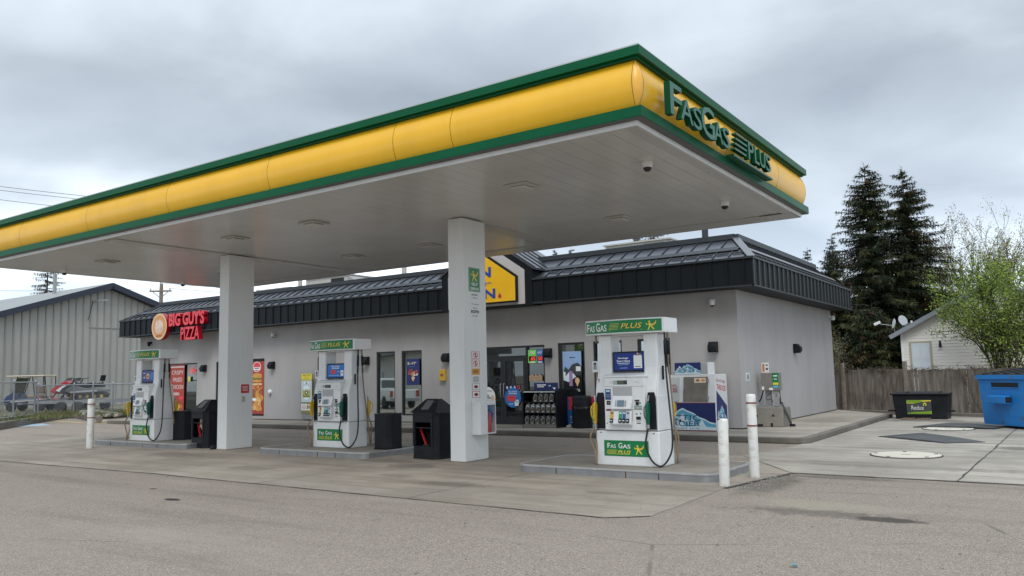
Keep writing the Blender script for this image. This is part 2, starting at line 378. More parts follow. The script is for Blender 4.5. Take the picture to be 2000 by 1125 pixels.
def concrete_mat(name, base, streak=True, stains=()):
    n = NT(name)
    big = n.noise(.5, 6, .62); mid = n.noise(3.0, 7, .68); fine = n.noise(90, 3, .6)
    b = base; dk = tuple(x * .72 for x in b); lt = tuple(min(1, x * 1.14) for x in b)
    c = n.mix(n.rng(big, .32, .68), dk, lt)
    c = n.mix(n.rng(mid, .50, .75, 0, .6), c, (b[0] * .58, b[1] * .54, b[2] * .50))
    if streak:
        s1 = n.noise(1, 6, .65, n.map((.28, 2.6, 1))); c = n.mix(n.rng(s1, .45, .68, 0, .75), c, (b[0] * .60, b[1] * .55, b[2] * .50))
        s2 = n.noise(1, 5, .6, n.map((.5, 4.5, 1), (7, 3, 0))); c = n.mix(n.rng(s2, .54, .72, 0, .55), c, lt)
    sp = n.sep(n.vor(5.0)); spd = n.vor(5.0, 'Distance')
    spot = n.math('MULTIPLY', n.rng(sp[0], .86, .9), n.rng(spd, .10, .22, 1, 0))
    c = n.mix(n.math('MULTIPLY', spot, .45), c, tuple(x * .45 for x in b))
    for (cx, cy, rx, ry, a, k) in stains: c = n.mix(n.math('MULTIPLY', n.blob(cx, cy, rx, ry, .1, a, 3.5, .35), k), c, (.075, .062, .05))
    c = n.mix(n.rng(fine, .3, .7, 0, .25), c, tuple(x * .8 for x in b))
    n.t.links.new(c, n.b.inputs['Base Color']); n.b.inputs['Roughness'].default_value = .82; n.b.inputs['Specular IOR Level'].default_value = .3
    n.bump(n.math('ADD', n.math('MULTIPLY', fine, .5), mid), .3, .008)
    return n.m

asphalt = asphalt_mat()
conc_a = concrete_mat('apron_concrete', (.325, .285, .235), True, [(-7.7, 9.5, .55, .22, .5, .5), (-9.2, 9.9, .4, .15, .5, .4), (-6.2, 9.2, .5, .12, .5, .3), (-12.5, 9.6, .6, .25, .5, .35), (-5.2, 9.7, .35, .12, .6, .45), (-9.9, 11.1, .5, .35, .5, .5), (-11.1, 11.6, .7, .3, .5, .5), (-16.5, 10.6, .9, .35, .5, .45), (-13, 14.4, 2.2, .5, .5, .4)])
conc_b = concrete_mat('slab_concrete', (.355, .328, .282), True, [(-2.0, 14.2, 1.6, .22, .7, .35), (.6, 16.8, 1.2, .4, .6, .4), (-3.4, 17.4, .9, .2, .6, .4), (-.2, 21.5, 1.5, .5, .6, .4), (-3.0, 22.3, 1.0, .3, .6, .35), (-4.0, 19.5, .7, .12, .5, .4), (-3.2, 14.6, .7, .12, .5, .3), (-.7, 18.2, .5, .35, .4, .75), (-1.2, 17.4, .4, .18, .4, .4), (-3.6, 26.6, 1.3, .5, .4, .7), (-2.2, 26, .9, .4, .4, .6)])
conc_w = concrete_mat('sidewalk_concrete', (.36, .328, .278), True, [(-5.7, 24, .6, 1.5, .6, .3), (-6.0, 19.2, 1.0, .25, .6, .3), (-9.5, 18.5, 1.6, .3, .6, .35), (-14, 18.9, 1.8, .4, .6, .35)])
conc_k = concrete_mat('kerb_concrete', (.17, .155, .135), False)
conc_i = concrete_mat('island_concrete', (.25, .225, .19), False)
jointm = M('joint_dark', (.055, .05, .045), .9)

def sheet(name, pts, z, m):
    mb = MB(); mb.poly([(x, y, z) for x, y in pts], m); return struct(mb.build(name))

# asphalt sheet out to the horizon
a = MB(); a.add([(-700, -700, 0), (700, -700, 0), (700, 700, 0), (-700, 700, 0)], [(0, 1, 2, 3)], asphalt); struct(a.build('asphalt_ground'))
def raggy(pts, amp=.035, step=.35):
    o = []
    for i, p in enumerate(pts):
        q = pts[(i + 1) % len(pts)]; L = math.dist(p, q); k = max(1, int(L / step))
        for j in range(k):
            t = j / k; x = p[0] + (q[0] - p[0]) * t; y = p[1] + (q[1] - p[1]) * t
            if j: x += random.uniform(-amp, amp); y += random.uniform(-amp, amp)
            o.append((x, y))
    return o
apron = [(-25.5, 8.05), (-19, 8.1), (-13.5, 8.25), (-7.3, 8.1), (-4.36, 8.05), (-3.93, 8.36), (-3.97, 10.9), (-3.62, 12.83), (-5.1, 15.0), (-25.5, 15.0)]
sheet('concrete_apron', raggy(apron, .022), .004, conc_a)
slab = [(-3.62, 12.835), (-2.4, 12.81), (12, 12.6), (12, 30), (-4.6, 31), (-4.75, 17.2), (-5.08, 15.01)]
sheet('concrete_slab', raggy(slab, .012, .8), .008, conc_b)
jm = MB()
def seam(p, q, w_, z):
    L = math.dist(p, q); k = max(2, int(L / .4)); d = ((q[0] - p[0]) / L, (q[1] - p[1]) / L); nx = (-d[1], d[0]); A = []; B = []
    for i in range(k + 1):
        t = i / k; off = random.uniform(-.012, .012); ww = w_ * random.uniform(.5, 1.2) / 2
        x = p[0] + (q[0] - p[0]) * t + nx[0] * off; y = p[1] + (q[1] - p[1]) * t + nx[1] * off
        A.append((x + nx[0] * ww, y + nx[1] * ww, z)); B.append((x - nx[0] * ww, y - nx[1] * ww, z))
    for i in range(k): jm.poly([B[i], B[i + 1], A[i + 1], A[i]], jointm)
for x in (-20.6, -17, -13.9, -10.6, -7.35): seam((x, 8.15), (x, 11.1), .012, .0085)
for x in (-20.6, -17, -13.9, -10.6, -7.35): seam((x, 13.1), (x, 15), .012, .0085)
seam((-24, 10.6), (-4.1, 10.62), .012, .0085)
for k_ in range(5): seam(apron[k_], apron[k_ + 1], .022, .0087)
seam((-1.33, 12.8), (-1.08, 24), .03, .0125); seam((-4.7, 19.2), (3, 19.0), .018, .0125); seam((2.5, 12.7), (2.6, 26), .02, .0125)
seam((-3.62, 12.79), (-2.4, 12.765), .06, .0127); seam((-2.4, 12.765), (12, 12.56), .05, .0127)
seam((-3.95, 10.8), (-3.58, 12.8), .07, .0089)
struct(jm.build('pavement_joints'))

# rough gravel edge round the apron corner is part of the asphalt; yellow and blue paint at the left
pm = MB()
pm.add([(-38.1, 18.25, .006), (-34.6, 17.72, .006), (-31.6, 17.78, .006), (-31.6, 17.92, .006), (-34.6, 17.9, .006), (-38.1, 18.5, .006)], [(0, 1, 4, 5), (1, 2, 3, 4)], M('road_yellow', (.50, .36, .12), .8, var=.3, vs=5))
struct(pm.build('yellow_kerb_line'))
pm = MB(); pm.poly([(-36.4, 14.6, .006), (-34.5, 14.55, .006), (-33.9, 16.3, .006), (-36.0, 16.9, .006)], M('road_blue', (.34, .42, .50), .8, var=.3, vs=5)); struct(pm.build('blue_parking_mark'))

# sidewalk and its kerb
def kerb_block(name, pts, z0, z1, m, bev=.025):
    mb = MB(); mb.prism([(x, y, z0) for x, y in pts], (0, 0, z1 - z0), m); return struct(mb.build(name, bev=bev))
kerb_block('sidewalk', [(-34.2, 17.9), (-33.7, 17.95), (-5.0, 17.95), (-4.85, 18.0), (-4.80, 18.2), (-4.80, 28.2), (-6.75, 30.4), (-34.2, 30.4)], 0, .13, conc_w)
kerb_block('kerb', [(-32.5, 17.78), (-5.0, 17.78), (-4.78, 17.84), (-4.64, 18.0), (-4.62, 18.2), (-4.62, 28.2), (-4.795, 28.2), (-4.795, 18.2), (-4.85, 17.995), (-5.0, 17.945), (-32.5, 17.945)], 0, .135, conc_k)
# raised yard at the left with its own kerb
yardm = M('yard_ground', (.13, .115, .08), .95, var=.45, vs=1.2, bump=.6, bs=20, dirt=.6, dcol=(.07, .10, .03), dscale=1.1, lo=.42, hi=.62)
ky = [(-30.2, 11.6), (-33.24, 14.08), (-36.35, 16.58), (-39.6, 19.3), (-40.2, 20.1), (-39.4, 20.25), (-34.83, 18.5), (-33.2, 17.99)]
yard = MB(); yard.prism([(x, y, -.05) for x, y in ky[:-1] + [(-34.25, 18.32), (-34.25, 60), (-140, 60), (-140, -10), (-60, -10)]], (0, 0, .30), yardm); struct(yard.build('yard_ground'))
kb = MB()
for i in range(len(ky) - 1):
    p, q = V((*ky[i], 0)), V((*ky[i + 1], 0)); d = (q - p).normalized(); nx = V((-d.y, d.x, 0)) * -.0
    o = V((d.y, -d.x, 0)); 
    if (i >= 5): o = o
    kb.prism([p + o * .002, q + o * .002, q + o * .17, p + o * .17], (0, 0, .27 + .012 * (i % 2)), conc_k)
struct(kb.build('yard_kerb', bev=.02))
# strip of dry grass and stones along the yard kerb
gm = M('dry_grass', (.16, .14, .06), .9, var=.5, vs=9); gg = M('green_grass', (.05, .10, .02), .9, var=.4, vs=9)
gr_ = MB()
for i in range(5200):
    k = random.choice([1, 2, 3, 5, 6, 6]); t = random.random(); p, q = ky[k], ky[min(k + 1, 7)]
    x = p[0] + (q[0] - p[0]) * t + random.uniform(-3.2, -.1) * (.4 if k > 4 else 1); y = p[1] + (q[1] - p[1]) * t + random.uniform(.15, 2.6)
    h = random.uniform(.05, .2); an = random.uniform(0, 6.28); dx, dy = math.cos(an) * .02, math.sin(an) * .02
    gr_.add([(x - dx, y - dy, .25), (x + dx, y + dy, .25), (x + random.uniform(-.08, .08), y + random.uniform(-.08, .08), .25 + h)], [(0, 1, 2)], gm if random.random() < .6 else gg)
stuff(gr_.build('grass_tufts', norm=False))
rockm = M('rubble', (.26, .245, .215), .9, var=.3, vs=6)
rk = MB()
for i in range(70):
    t = random.random(); p, q = ky[5], ky[7]; x = p[0] + (q[0] - p[0]) * t + random.uniform(-.3, .5); y = p[1] + (q[1] - p[1]) * t + random.uniform(-.1, .7); s_ = random.uniform(.04, .16)
    rk.obox((x, y, .26 + s_ * .3), V((s_, random.uniform(-.05, .05), .02)), V((random.uniform(-.05, .05), s_ * .8, 0)), V((0, .02, s_ * .5)), rockm)
stuff(rk.build('rubble_stones', bev=.02, seg=1))
rk = MB()
for i in range(420):
    x, y = (random.gauss(-3.65, .12), random.uniform(10.6, 12.7)) if i < 260 else (random.uniform(-6, 3), random.uniform(4.5, 12.3))
    s_ = random.uniform(.004, .013); rk.obox((x, y, .004), V((s_, random.uniform(-.004, .004), 0)), V((0, s_ * .8, 0)), V((0, 0, s_ * .6)), rockm)
stuff(rk.build('loose_gravel'))

# pump islands: concrete slab in a steel edge form
def island(x0, x1, y0, y1, label):
    t = thing('pump_island', label, 'pump island', ((x0 + x1) / 2, (y0 + y1) / 2, 0), 0, 'pump islands under the canopy')
    hx, hy, r_ = (x1 - x0) / 2, (y1 - y0) / 2, .22
    def outl(o):
        pts = []
        for cx, cy, a0 in ((hx - r_, -hy + r_, -90), (hx - r_, hy - r_, 0), (-hx + r_, hy - r_, 90), (-hx + r_, -hy + r_, 180)):
            for k in range(6): an = R(a0 + 18 * k); pts.append((cx + math.cos(an) * (r_ + o), cy + math.sin(an) * (r_ + o)))
        return pts
    a = MB(); a.prism([(x, y, .002) for x, y in outl(-.03)], (0, 0, .120), conc_i); a.build('concrete_top', t)
    b = MB(); o1 = outl(0); o2 = outl(-.028); n = len(o1)
    for i in range(n):
        j = (i + 1) % n
        for (z0, z1, oo) in ((.002, .104, 0), (.104, .130, .010)):
            q1 = outl(oo)
            b.add([(*q1[i], z0), (*q1[j], z0), (*q1[j], z1), (*q1[i], z1), (*o2[i], z1), (*o2[j], z1), (*o2[i], z0), (*o2[j], z0)], [(0, 1, 2, 3), (3, 2, 5, 4), (0, 6, 7, 1), (6, 4, 5, 7)], steel if oo == 0 else M('island_edge_bright', (.55, .56, .57), .35, metal=.6, var=.15, vs=6, dirt=.4, dcol=(.3, .26, .22), dscale=3))
    b.build('edge_form', t, norm=False)
    j = MB()
    for fx in (-.45, .42): j.box(fx * hx * 1.2 - .006, fx * hx * 1.2 + .006, -hy - .004, -hy + .01, .004, .103, blackflat)
    j.box(.18 * hx, .18 * hx + .02, -hy - .003, -hy + .012, .0, .124, M('rust', (.16, .06, .025), .8, var=.3))
    j.build('edge_joint', t)
    return t
island(-7.68, -4.25, 11.2, 12.95, 'raised concrete pump island nearest the camera, at the right end')
island(-14.95, -11.62, 11.6, 13.35, 'middle concrete pump island between the two white columns')
island(-21.75, -17.65, 11.5, 13.25, 'farthest concrete pump island at the left end, beyond the left column')
# ---------------------------------------------------------------- canopy
CX0, CX1, CY0, CY1, ZS = -22.56, -4.125, 8.85, 16.47, 4.67
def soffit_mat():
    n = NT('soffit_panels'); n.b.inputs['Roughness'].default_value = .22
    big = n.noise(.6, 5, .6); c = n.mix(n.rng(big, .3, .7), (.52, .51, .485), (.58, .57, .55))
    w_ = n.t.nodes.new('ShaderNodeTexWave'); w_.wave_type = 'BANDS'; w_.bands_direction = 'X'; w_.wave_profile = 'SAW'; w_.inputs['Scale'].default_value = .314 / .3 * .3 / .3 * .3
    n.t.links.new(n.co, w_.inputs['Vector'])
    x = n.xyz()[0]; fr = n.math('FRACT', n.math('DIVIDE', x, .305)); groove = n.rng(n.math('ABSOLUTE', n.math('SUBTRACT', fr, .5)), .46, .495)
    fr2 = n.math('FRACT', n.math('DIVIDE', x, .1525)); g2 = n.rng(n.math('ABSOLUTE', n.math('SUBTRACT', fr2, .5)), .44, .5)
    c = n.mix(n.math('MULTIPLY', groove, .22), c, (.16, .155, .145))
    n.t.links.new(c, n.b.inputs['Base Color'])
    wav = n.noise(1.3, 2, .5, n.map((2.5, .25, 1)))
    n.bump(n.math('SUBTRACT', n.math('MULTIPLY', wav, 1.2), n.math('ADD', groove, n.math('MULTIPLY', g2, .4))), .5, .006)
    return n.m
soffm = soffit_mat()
trimw = M('soffit_trim', (.47, .46, .44), .3, var=.03, vs=1)
canopy = thing('gas_canopy', 'long white-soffited fuel canopy with yellow bowed fascia and green trims on two columns', 'canopy', ((CX0 + CX1) / 2, (CY0 + CY1) / 2, 0))
cl = -V(canopy.location)
def cbuild(mb, name, parent=None, **k):
    if parent: return mb.build(name, parent, **k)
    return mb.build(name, canopy, loc=cl, **k)
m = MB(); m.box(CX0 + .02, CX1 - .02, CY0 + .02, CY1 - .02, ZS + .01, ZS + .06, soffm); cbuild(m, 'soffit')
m = MB(); m.box(CX0 + .03, CX1 - .03, CY0 + .03, CY1 - .03, ZS + .065, 5.62, M('roof_deck', (.3, .3, .3), .8)); cbuild(m, 'roof_deck')
# flat trims on the soffit: rear and right-hand perimeter, beams at the columns
m = MB()
m.box(CX0 + .021, CX1 - .66, 15.81, CY1 - .021, ZS - .012, ZS + .008, trimw)
m.box(-9.87, -9.45, 12.72, 15.805, ZS - .012, ZS + .008, trimw); m.box(-16.80, -16.38, 12.6, 15.805, ZS - .012, ZS + .008, trimw)
m.box(-16.80, -16.38, CY0 + .15, 11.8, ZS - .012, ZS + .008, trimw)
m.box(CX1 - .2, CX1 - .021, CY0 + .021, 15.805, ZS - .010, ZS + .008, trimw)
m.add([(CX1 - .655, 15.812, ZS - .011), (CX1 - .021, 15.812, ZS - .011), (CX1 - .021, CY1 - .021, ZS - .011), (CX1 - .655, CY1 - .021, ZS - .011)], [(0, 1, 2, 3)], trimw)
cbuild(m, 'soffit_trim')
def ring(o0, z0, o1, z1, m, mb, r0=None, r1=None, k=6):
    """a band round the canopy: offset o0 at z0 to o1 at z1, round corners of radius o"""
    def loop(o, z):
        pts = []
        for cx, cy, a0 in ((CX1, CY0, -90), (CX1, CY1, 0), (CX0, CY1, 90), (CX0, CY0, 180)):
            for j in range(k + 1): an = R(a0 + 90 * j / k); pts.append((cx + math.cos(an) * o, cy + math.sin(an) * o, z))
        return pts
    a, b = loop(o0, z0), loop(o1, z1); n = len(a)
    mb.add(a + b, [(i, (i + 1) % n, n + (i + 1) % n, n + i) for i in range(n)], m)
def boxring(o_in, o_out, z0, z1, m, mb):
    for x0, x1, y0, y1 in ((CX0 - o_out, CX1 + o_out, CY0 - o_out, CY0 - o_in), (CX0 - o_out, CX1 + o_out, CY1 + o_in, CY1 + o_out), (CX0 - o_out, CX0 - o_in, CY0 - o_in, CY1 + o_in), (CX1 + o_in, CX1 + o_out, CY0 - o_in, CY1 + o_in)):
        mb.box(x0, x1, y0, y1, z0, z1, m)
m = MB(); boxring(-.02, .0, ZS - .002, 4.7415, white, m); cbuild(m, 'soffit_skirt')
m = MB(); boxring(-.03, .115, 4.742, 4.875, dgreen, m); boxring(.001, .105, 4.732, 4.7415, M('trim_underside', (.10, .10, .095), .6), m); cbuild(m, 'bottom_trim')
m = MB(); boxring(-.03, .06, 5.505, 5.535, dgreen, m); boxring(-.03, .115, 5.536, 5.648, dgreen, m); cbuild(m, 'top_trim')
m = MB(); boxring(-.22, .10, 5.6485, 5.672, M('cap_flashing', (.42, .44, .44), .4, metal=.3), m); cbuild(m, 'cap_flashing')
# bowed yellow fascia: separate panels with 10 mm seams, quarter-round corner pieces
ZB0, ZB1, NB = 4.876, 5.504, 14
def bow(t): return .010 + .098 * (math.sin(PI * t) ** .85)
def panel(a, b, side):
    mb = MB(); vs = []
    for i in range(NB + 1):
        t = i / NB; o = bow(t); z = ZB0 + (ZB1 - ZB0) * t
        for u in (a, b):
            if side == 'F': vs.append((u, CY0 - o, z))
            elif side == 'B': vs.append((u, CY1 + o, z))
            elif side == 'R': vs.append((CX1 + o, u, z))
            else: vs.append((CX0 - o, u, z))
    mb.add(vs, [(2 * i, 2 * i + 1, 2 * i + 3, 2 * i + 2) for i in range(NB)], yellow, True)
    cbuild(mb, 'fascia_panel')
xs = [CX1, -7.02, -8.14, -11.09, -14.11, -17.1, -20.12, CX0]
for i in range(len(xs) - 1): panel(xs[i + 1] + .004, xs[i] - .004, 'F'); panel(xs[i + 1] + .004, xs[i] - .004, 'B')
ys = [CY0, 11.9, 14.6, CY1]
for i in range(3): panel(ys[i] + .006, ys[i + 1] - .006, 'R'); panel(ys[i] + .006, ys[i + 1] - .006, 'L')
for cx, cy, a0 in ((CX1, CY0, -90), (CX1, CY1, 0), (CX0, CY1, 90), (CX0, CY0, 180)):
    mb = MB(); vs = []; K = 8
    for i in range(NB + 1):
        t = i / NB; o = bow(t)
        for j in range(K + 1): an = R(a0 + 2 + 86 * j / K); vs.append((cx + math.cos(an) * o, cy + math.sin(an) * o, ZB0 + (ZB1 - ZB0) * t))
    mb.add(vs, [(i * (K + 1) + j, i * (K + 1) + j + 1, (i + 1) * (K + 1) + j + 1, (i + 1) * (K + 1) + j) for i in range(NB) for j in range(K)], orange if cx == CX1 and cy == CY0 else yellow, True)
    cbuild(mb, 'fascia_corner')
m = MB(); m.box(CX0 - .008, CX1 + .008, CY0 - .008, CY1 + .008, ZB0 + .001, ZB1 - .001, blackflat); cbuild(m, 'fascia_backing')
# columns
for cx, cy, lab in ((-9.332, 11.955, 'white column behind the nearest pump'), (-16.394, 11.85, 'left white column')):
    m = MB(); m.box(cx - .357, cx, cy, cy + .3625, 0, ZS - .012, colwhite); m.box(cx - .357, cx, cy + .3655, cy + .7275, 0, ZS - .013, colwhite)
    m.box(cx - .35, cx - .004, cy + .36, cy + .37, .001, ZS - .02, M('column_seam', (.18, .17, .16), .7)); m.box(cx - .36, cx + .003, cy - .003, cy + .731, ZS - .05, ZS - .0405, M('column_seam', (.2, .2, .2)))
    o = cbuild(m, 'column', bev=.006, seg=1)
    bm_ = MB(); bm_.box(cx - .362, cx + .005, cy - .005, cy + .733, 0, .018, M('column_base_rust', (.20, .15, .11), .8, var=.3)); b2 = bm_.build('base_flashing', o)
# letters on the right-hand end
LS = thing('canopy_lettering', 'raised green station lettering with speed stripes on the right end of the yellow fascia', 'sign', (CX1 + .2, 11.4, 5.1))
lface = M('letter_teal_face', (.075, .17, .135), .5, var=.1, spec=.2); lside = M('letter_green_side', (.0, .060, .025), .45, spec=.15)
def letter(st, y0, y1, z0, z1, name='letter', bold=.008, d=.085, off=-.01):
    mb = MB(); mb.text(st, (off, (y0 + y1) / 2 - 11.4, (z0 + z1) / 2 - 5.1), y1 - y0, z1 - z0, lface, (0, 1, 0), (0, 0, 1), d, lside, bold)
    return mb.build(name, LS, norm=False)
letter('F', 9.28, 9.66, 4.88, 5.31); letter('A', 9.62, 10.04, 4.90, 5.20); letter('S', 10.06, 10.36, 4.89, 5.20)
letter('G', 10.36, 10.86, 4.87, 5.32); letter('A', 10.84, 11.19, 4.90, 5.20); letter('S', 11.20, 11.49, 4.89, 5.20)
for k, (a, b) in enumerate(((11.78, 12.32), (11.76, 12.30), (11.72, 12.27), (11.69, 12.24))):
    z = 5.24 - .085 * k; mb = MB(); y0, y1 = a - 11.4, b - 11.4
    mb.prism([(.0, y0, z - 5.13), (.0, y1, z - 5.13), (.0, y1 + .03, z - 5.095), (.0, y0 + .03, z - 5.095)], (.07, 0, 0), lside); mb.add([(.071, y0 + .01, z - 5.127), (.071, y1, z - 5.127), (.071, y1 + .02, z - 5.098), (.071, y0 + .03, z - 5.098)], [(0, 1, 2, 3)], lface); mb.build('stripe', LS)
mb = MB(); mb.box(-.06, .07, .25, 2.22, -.26, -.225, lside); mb.box(.0705, .0725, .26, 2.21, -.255, -.23, lface); mb.build('underline', LS)
for ch, a, b in (('P', 12.36, 12.63), ('L', 12.68, 12.91), ('U', 12.94, 13.24), ('S', 13.28, 13.55)): letter(ch, a, b, 4.95, 5.24)

# lights, cameras under the soffit
def canopy_light(x, y, label):
    t = thing('canopy_light', label, 'light', (x, y, ZS), 0, 'square lights under the canopy')
    a = MB(); a.box(-.22, .22, -.22, .22, -.022, .008, trimw, None); a.build('housing', t, bev=.01)
    a = MB(); a.box(-.14, .14, -.14, .14, -.055, -.023, M('light_lens', (.58, .57, .53), .25), None); o = a.build('lens', t, bev=.03)
    return t
lab = {(-7.03, 10.6): 'front row, nearest the right end', (-7.03, 14.07): 'rear row, nearest the right end', (-11.93, 10.55): 'front row, between the columns and nearer the right column', (-11.95, 14.07): 'rear row, just left of the right column',
       (-14.44, 10.58): 'front row, just right of the left column', (-14.45, 14.06): 'rear row, between the columns and nearer the left one', (-19.58, 10.59): 'front row, far left beyond the left column', (-19.5, 14.06): 'rear row, far left beyond the left column'}
for (x, y), s_ in lab.items(): canopy_light(x, y, 'square white canopy light in the ' + s_)
def dome_cam(x, y, label, z=ZS, r_=.075):
    t = thing('dome_camera', label, 'camera', (x, y, z), 0, 'dome cameras under the canopy')
    a = MB(); a.lathe([(r_ * 1.1, .01), (r_ * 1.1, -.02), (r_ * .98, -.04), (r_ * .95, -.075)], white, 20); a.build('housing', t)
    a = MB(); a.lathe([(r_ * .85, -.076), (r_ * .8, -.10), (r_ * .55, -.125), (0.0, -.135)], M('camera_dome', (.01, .01, .012), .1), 20); a.build('dome', t)
dome_cam(-4.80, 10.59, 'white dome camera near the front right corner of the canopy soffit')
dome_cam(-4.86, 14.03, 'white dome camera near the rear right corner of the canopy soffit')
dome_cam(-21.88, 10.67, 'small white camera at the far left front of the canopy soffit')
dome_cam(-22.03, 14.28, 'small white camera at the far left rear of the canopy soffit')
# things on the columns
def side_sign(name, y0, y1, z0, z1, x, label, draw, base=white, th=.006, cat='sign', group=None):
    """flat sign on a +X face; draw(mb, P, w, h) adds the print in 0..1 coordinates"""
    t = thing(name, label, cat, (x, (y0 + y1) / 2, (z0 + z1) / 2), 0, group)
    h, w_ = z1 - z0, y1 - y0
    a = MB(); a.box(.001, th, -w_ / 2, w_ / 2, -h / 2, h / 2, base); a.build('board', t)
    b = MB(); P = lambda u, v, k=1: (th + .0008 * k, (u - .5) * w_, (v - .5) * h); draw(b, P, w_, h)
    if b.f: b.build('print', t, norm=False)
    return t
RY = dict(right=(0, 1, 0), up=(0, 0, 1))
def d_self(b, P, w_, h):
    runner(b, P(.5, .66), w_ * .62, **RY); b.text('SELF', P(.5, .31), w_ * .55, h * .12, logow, bold=.02, **RY); b.text('SERVE', P(.5, .12), w_ * .72, h * .12, logow, bold=.02, **RY)
    for (u, v, a_, c_) in ((.5, .97, .94, .008), (.5, .03, .94, .008)): b.rect(P(u, v), w_ * a_, h * c_, logow, **RY)
    for u in (.03, .97): b.rect(P(u, .5), w_ * .02, h * .94, logow, **RY)
X2 = -9.332
side_sign('self_serve_sign', 12.13, 12.49, 3.24, 3.71, X2, 'green self serve sign with running figure high on the right column', d_self, green)
def d_txt(b, P, w_, h):
    b.text('PRE-SET', P(.5, .95), w_ * .8, h * .07, textdark, bold=.03, **RY); b.text('< ONLY >', P(.5, .82), w_ * .8, h * .06, textdark, bold=.02, **RY)
    b.text('Trucks', P(.5, .56), w_ * .9, h * .07, textdark, bold=.01, **RY); b.text('Vans', P(.52, .40), w_ * .6, h * .07, textdark, bold=.01, **RY)
    b.rect(P(.5, .24), w_, h * .12, textdark, **RY); b.text('Diesel', P(.5, .24, 2), w_ * .8, h * .08, logow, bold=.01, **RY); b.text('Autos', P(.5, .07), w_ * .7, h * .07, textdark, bold=.01, **RY)
side_sign('vehicle_lettering', 12.19, 12.44, 2.74, 3.20, X2, 'column of small black lettering below the self serve sign', d_txt, colwhite, th=.003)
def d_warn(b, P, w_, h):
    for v in (.90, .73):
        for (u, hh) in ((.5, .15),): b.rect(P(.5, v), w_ * .92, h * hh, red, **RY); b.rect(P(.5, v, 2), w_ * .80, h * (hh - .02), logow, **RY)
        b.disc(P(.5, v, 3), w_ * .6, h * .11, red, n=18, **RY); b.disc(P(.5, v, 4), w_ * .45, h * .083, logow, n=18, **RY); b.rect(P(.5, v, 5), w_ * .12, h * .07, textdark, **RY)
        b.add([P(.3, v + .035, 6), P(.36, v + .04, 6), P(.7, v - .035, 6), P(.64, v - .04, 6)], [(0, 1, 2, 3)], red)
    b.rect(P(.5, .56), w_ * .95, h * .13, M('sign_orange', (.62, .30, .03), .5), **RY); b.rect(P(.5, .56, 2), w_ * .6, h * .06, M('orange_dark', (.35, .16, .02), .5), **RY)
    for k in range(7): b.rect(P(.5, .455 - .018 * k), w_ * (.8 if k % 3 else .6), h * .007, textdark, **RY)
    for v in (.25, .09):
        b.rect(P(.5, v), w_ * .9, h * .135, red if v < .2 else greyd, **RY); b.rect(P(.5, v, 2), w_ * .78, h * .115, logow, **RY); b.disc(P(.5, v, 3), w_ * .5, h * .07, red, n=16, **RY); b.disc(P(.5, v, 4), w_ * .3, h * .05, textdark, n=12, **RY)
side_sign('warning_notices', 12.17, 12.44, 1.17, 2.10, X2, 'vertical strip of fuel safety notices above the extinguisher cabinet on the right column', d_warn)
def d_red(b, P, w_, h):
    for k in range(4): b.rect(P(.5, .75 - .15 * k), w_ * (.7 - .1 * (k % 2)), h * .05, logow, **RY)
side_sign('red_notice', 12.24, 12.47, 1.32, 1.53, -16.394, 'small red notice on the side of the left column', d_red, red)
t = thing('switch_box', 'tiny grey switch box below the red notice on the left column', 'switch', (-16.394, 12.30, 1.18)); a = MB(); a.box(.001, .03, -.04, .04, -.06, .06, M('beige_box', (.42, .39, .33), .5)); a.build('switch_plate', t, bev=.006)
t = thing('fire_extinguisher_cabinet', 'white fire extinguisher cabinet with glass front low on the right column', 'extinguisher cabinet', (X2, 12.42, .50))
a = MB(); a.box(.001, .20, -.25, .255, .0, .025, white); a.box(.001, .20, -.25, .255, .58, .63, white); a.box(.001, .20, -.25, -.225, .0251, .579, white); a.box(.001, .20, .235, .255, .0251, .579, white); a.box(.001, .01, -.2245, .2345, .0251, .579, greyd); a.box(.19, .203, -.2249, -.02, .0252, .5795, white); a.box(.19, .203, -.0199, .2345, .55, .5795, white); a.build('cabinet', t, bev=.004)
a = MB(); a.box(.196, .199, -.019, .234, .026, .549, pane_d); 
e_ = MB(); e_.lathe([(.055, .03), (.06, .05), (.06, .33), (.035, .40), (.02, .41), (.02, .44)], red, 16, (.15, .07, .0)); 
ex = thing('fire_extinguisher', 'red fire extinguisher inside the cabinet on the right column', 'fire extinguisher', (X2, 12.42, .50)); e_.build('cylinder', ex)
e2 = MB(); e2.box(.13, .17, .03, .12, .442, .47, black); e2.tube([(.15, .1, .45), (.19, .15, .38), (.18, .14, .2)], .012, black); e2.build('valve_handle', ex)
gm_ = bpy.data.materials.new('thin_clear_plastic'); gm_.use_nodes = True; _t = gm_.node_tree; _t.nodes.clear(); _o = _t.nodes.new('ShaderNodeOutputMaterial'); _mx = _t.nodes.new('ShaderNodeMixShader'); _tr = _t.nodes.new('ShaderNodeBsdfTransparent'); _gl = _t.nodes.new('ShaderNodeBsdfGlossy'); _gl.inputs['Roughness'].default_value = .1; _mx.inputs[0].default_value = .18
_t.links.new(_tr.outputs[0], _mx.inputs[1]); _t.links.new(_gl.outputs[0], _mx.inputs[2]); _t.links.new(_mx.outputs[0], _o.inputs[0])
a.mats[0] = gm_; a.build('window_pane', t)
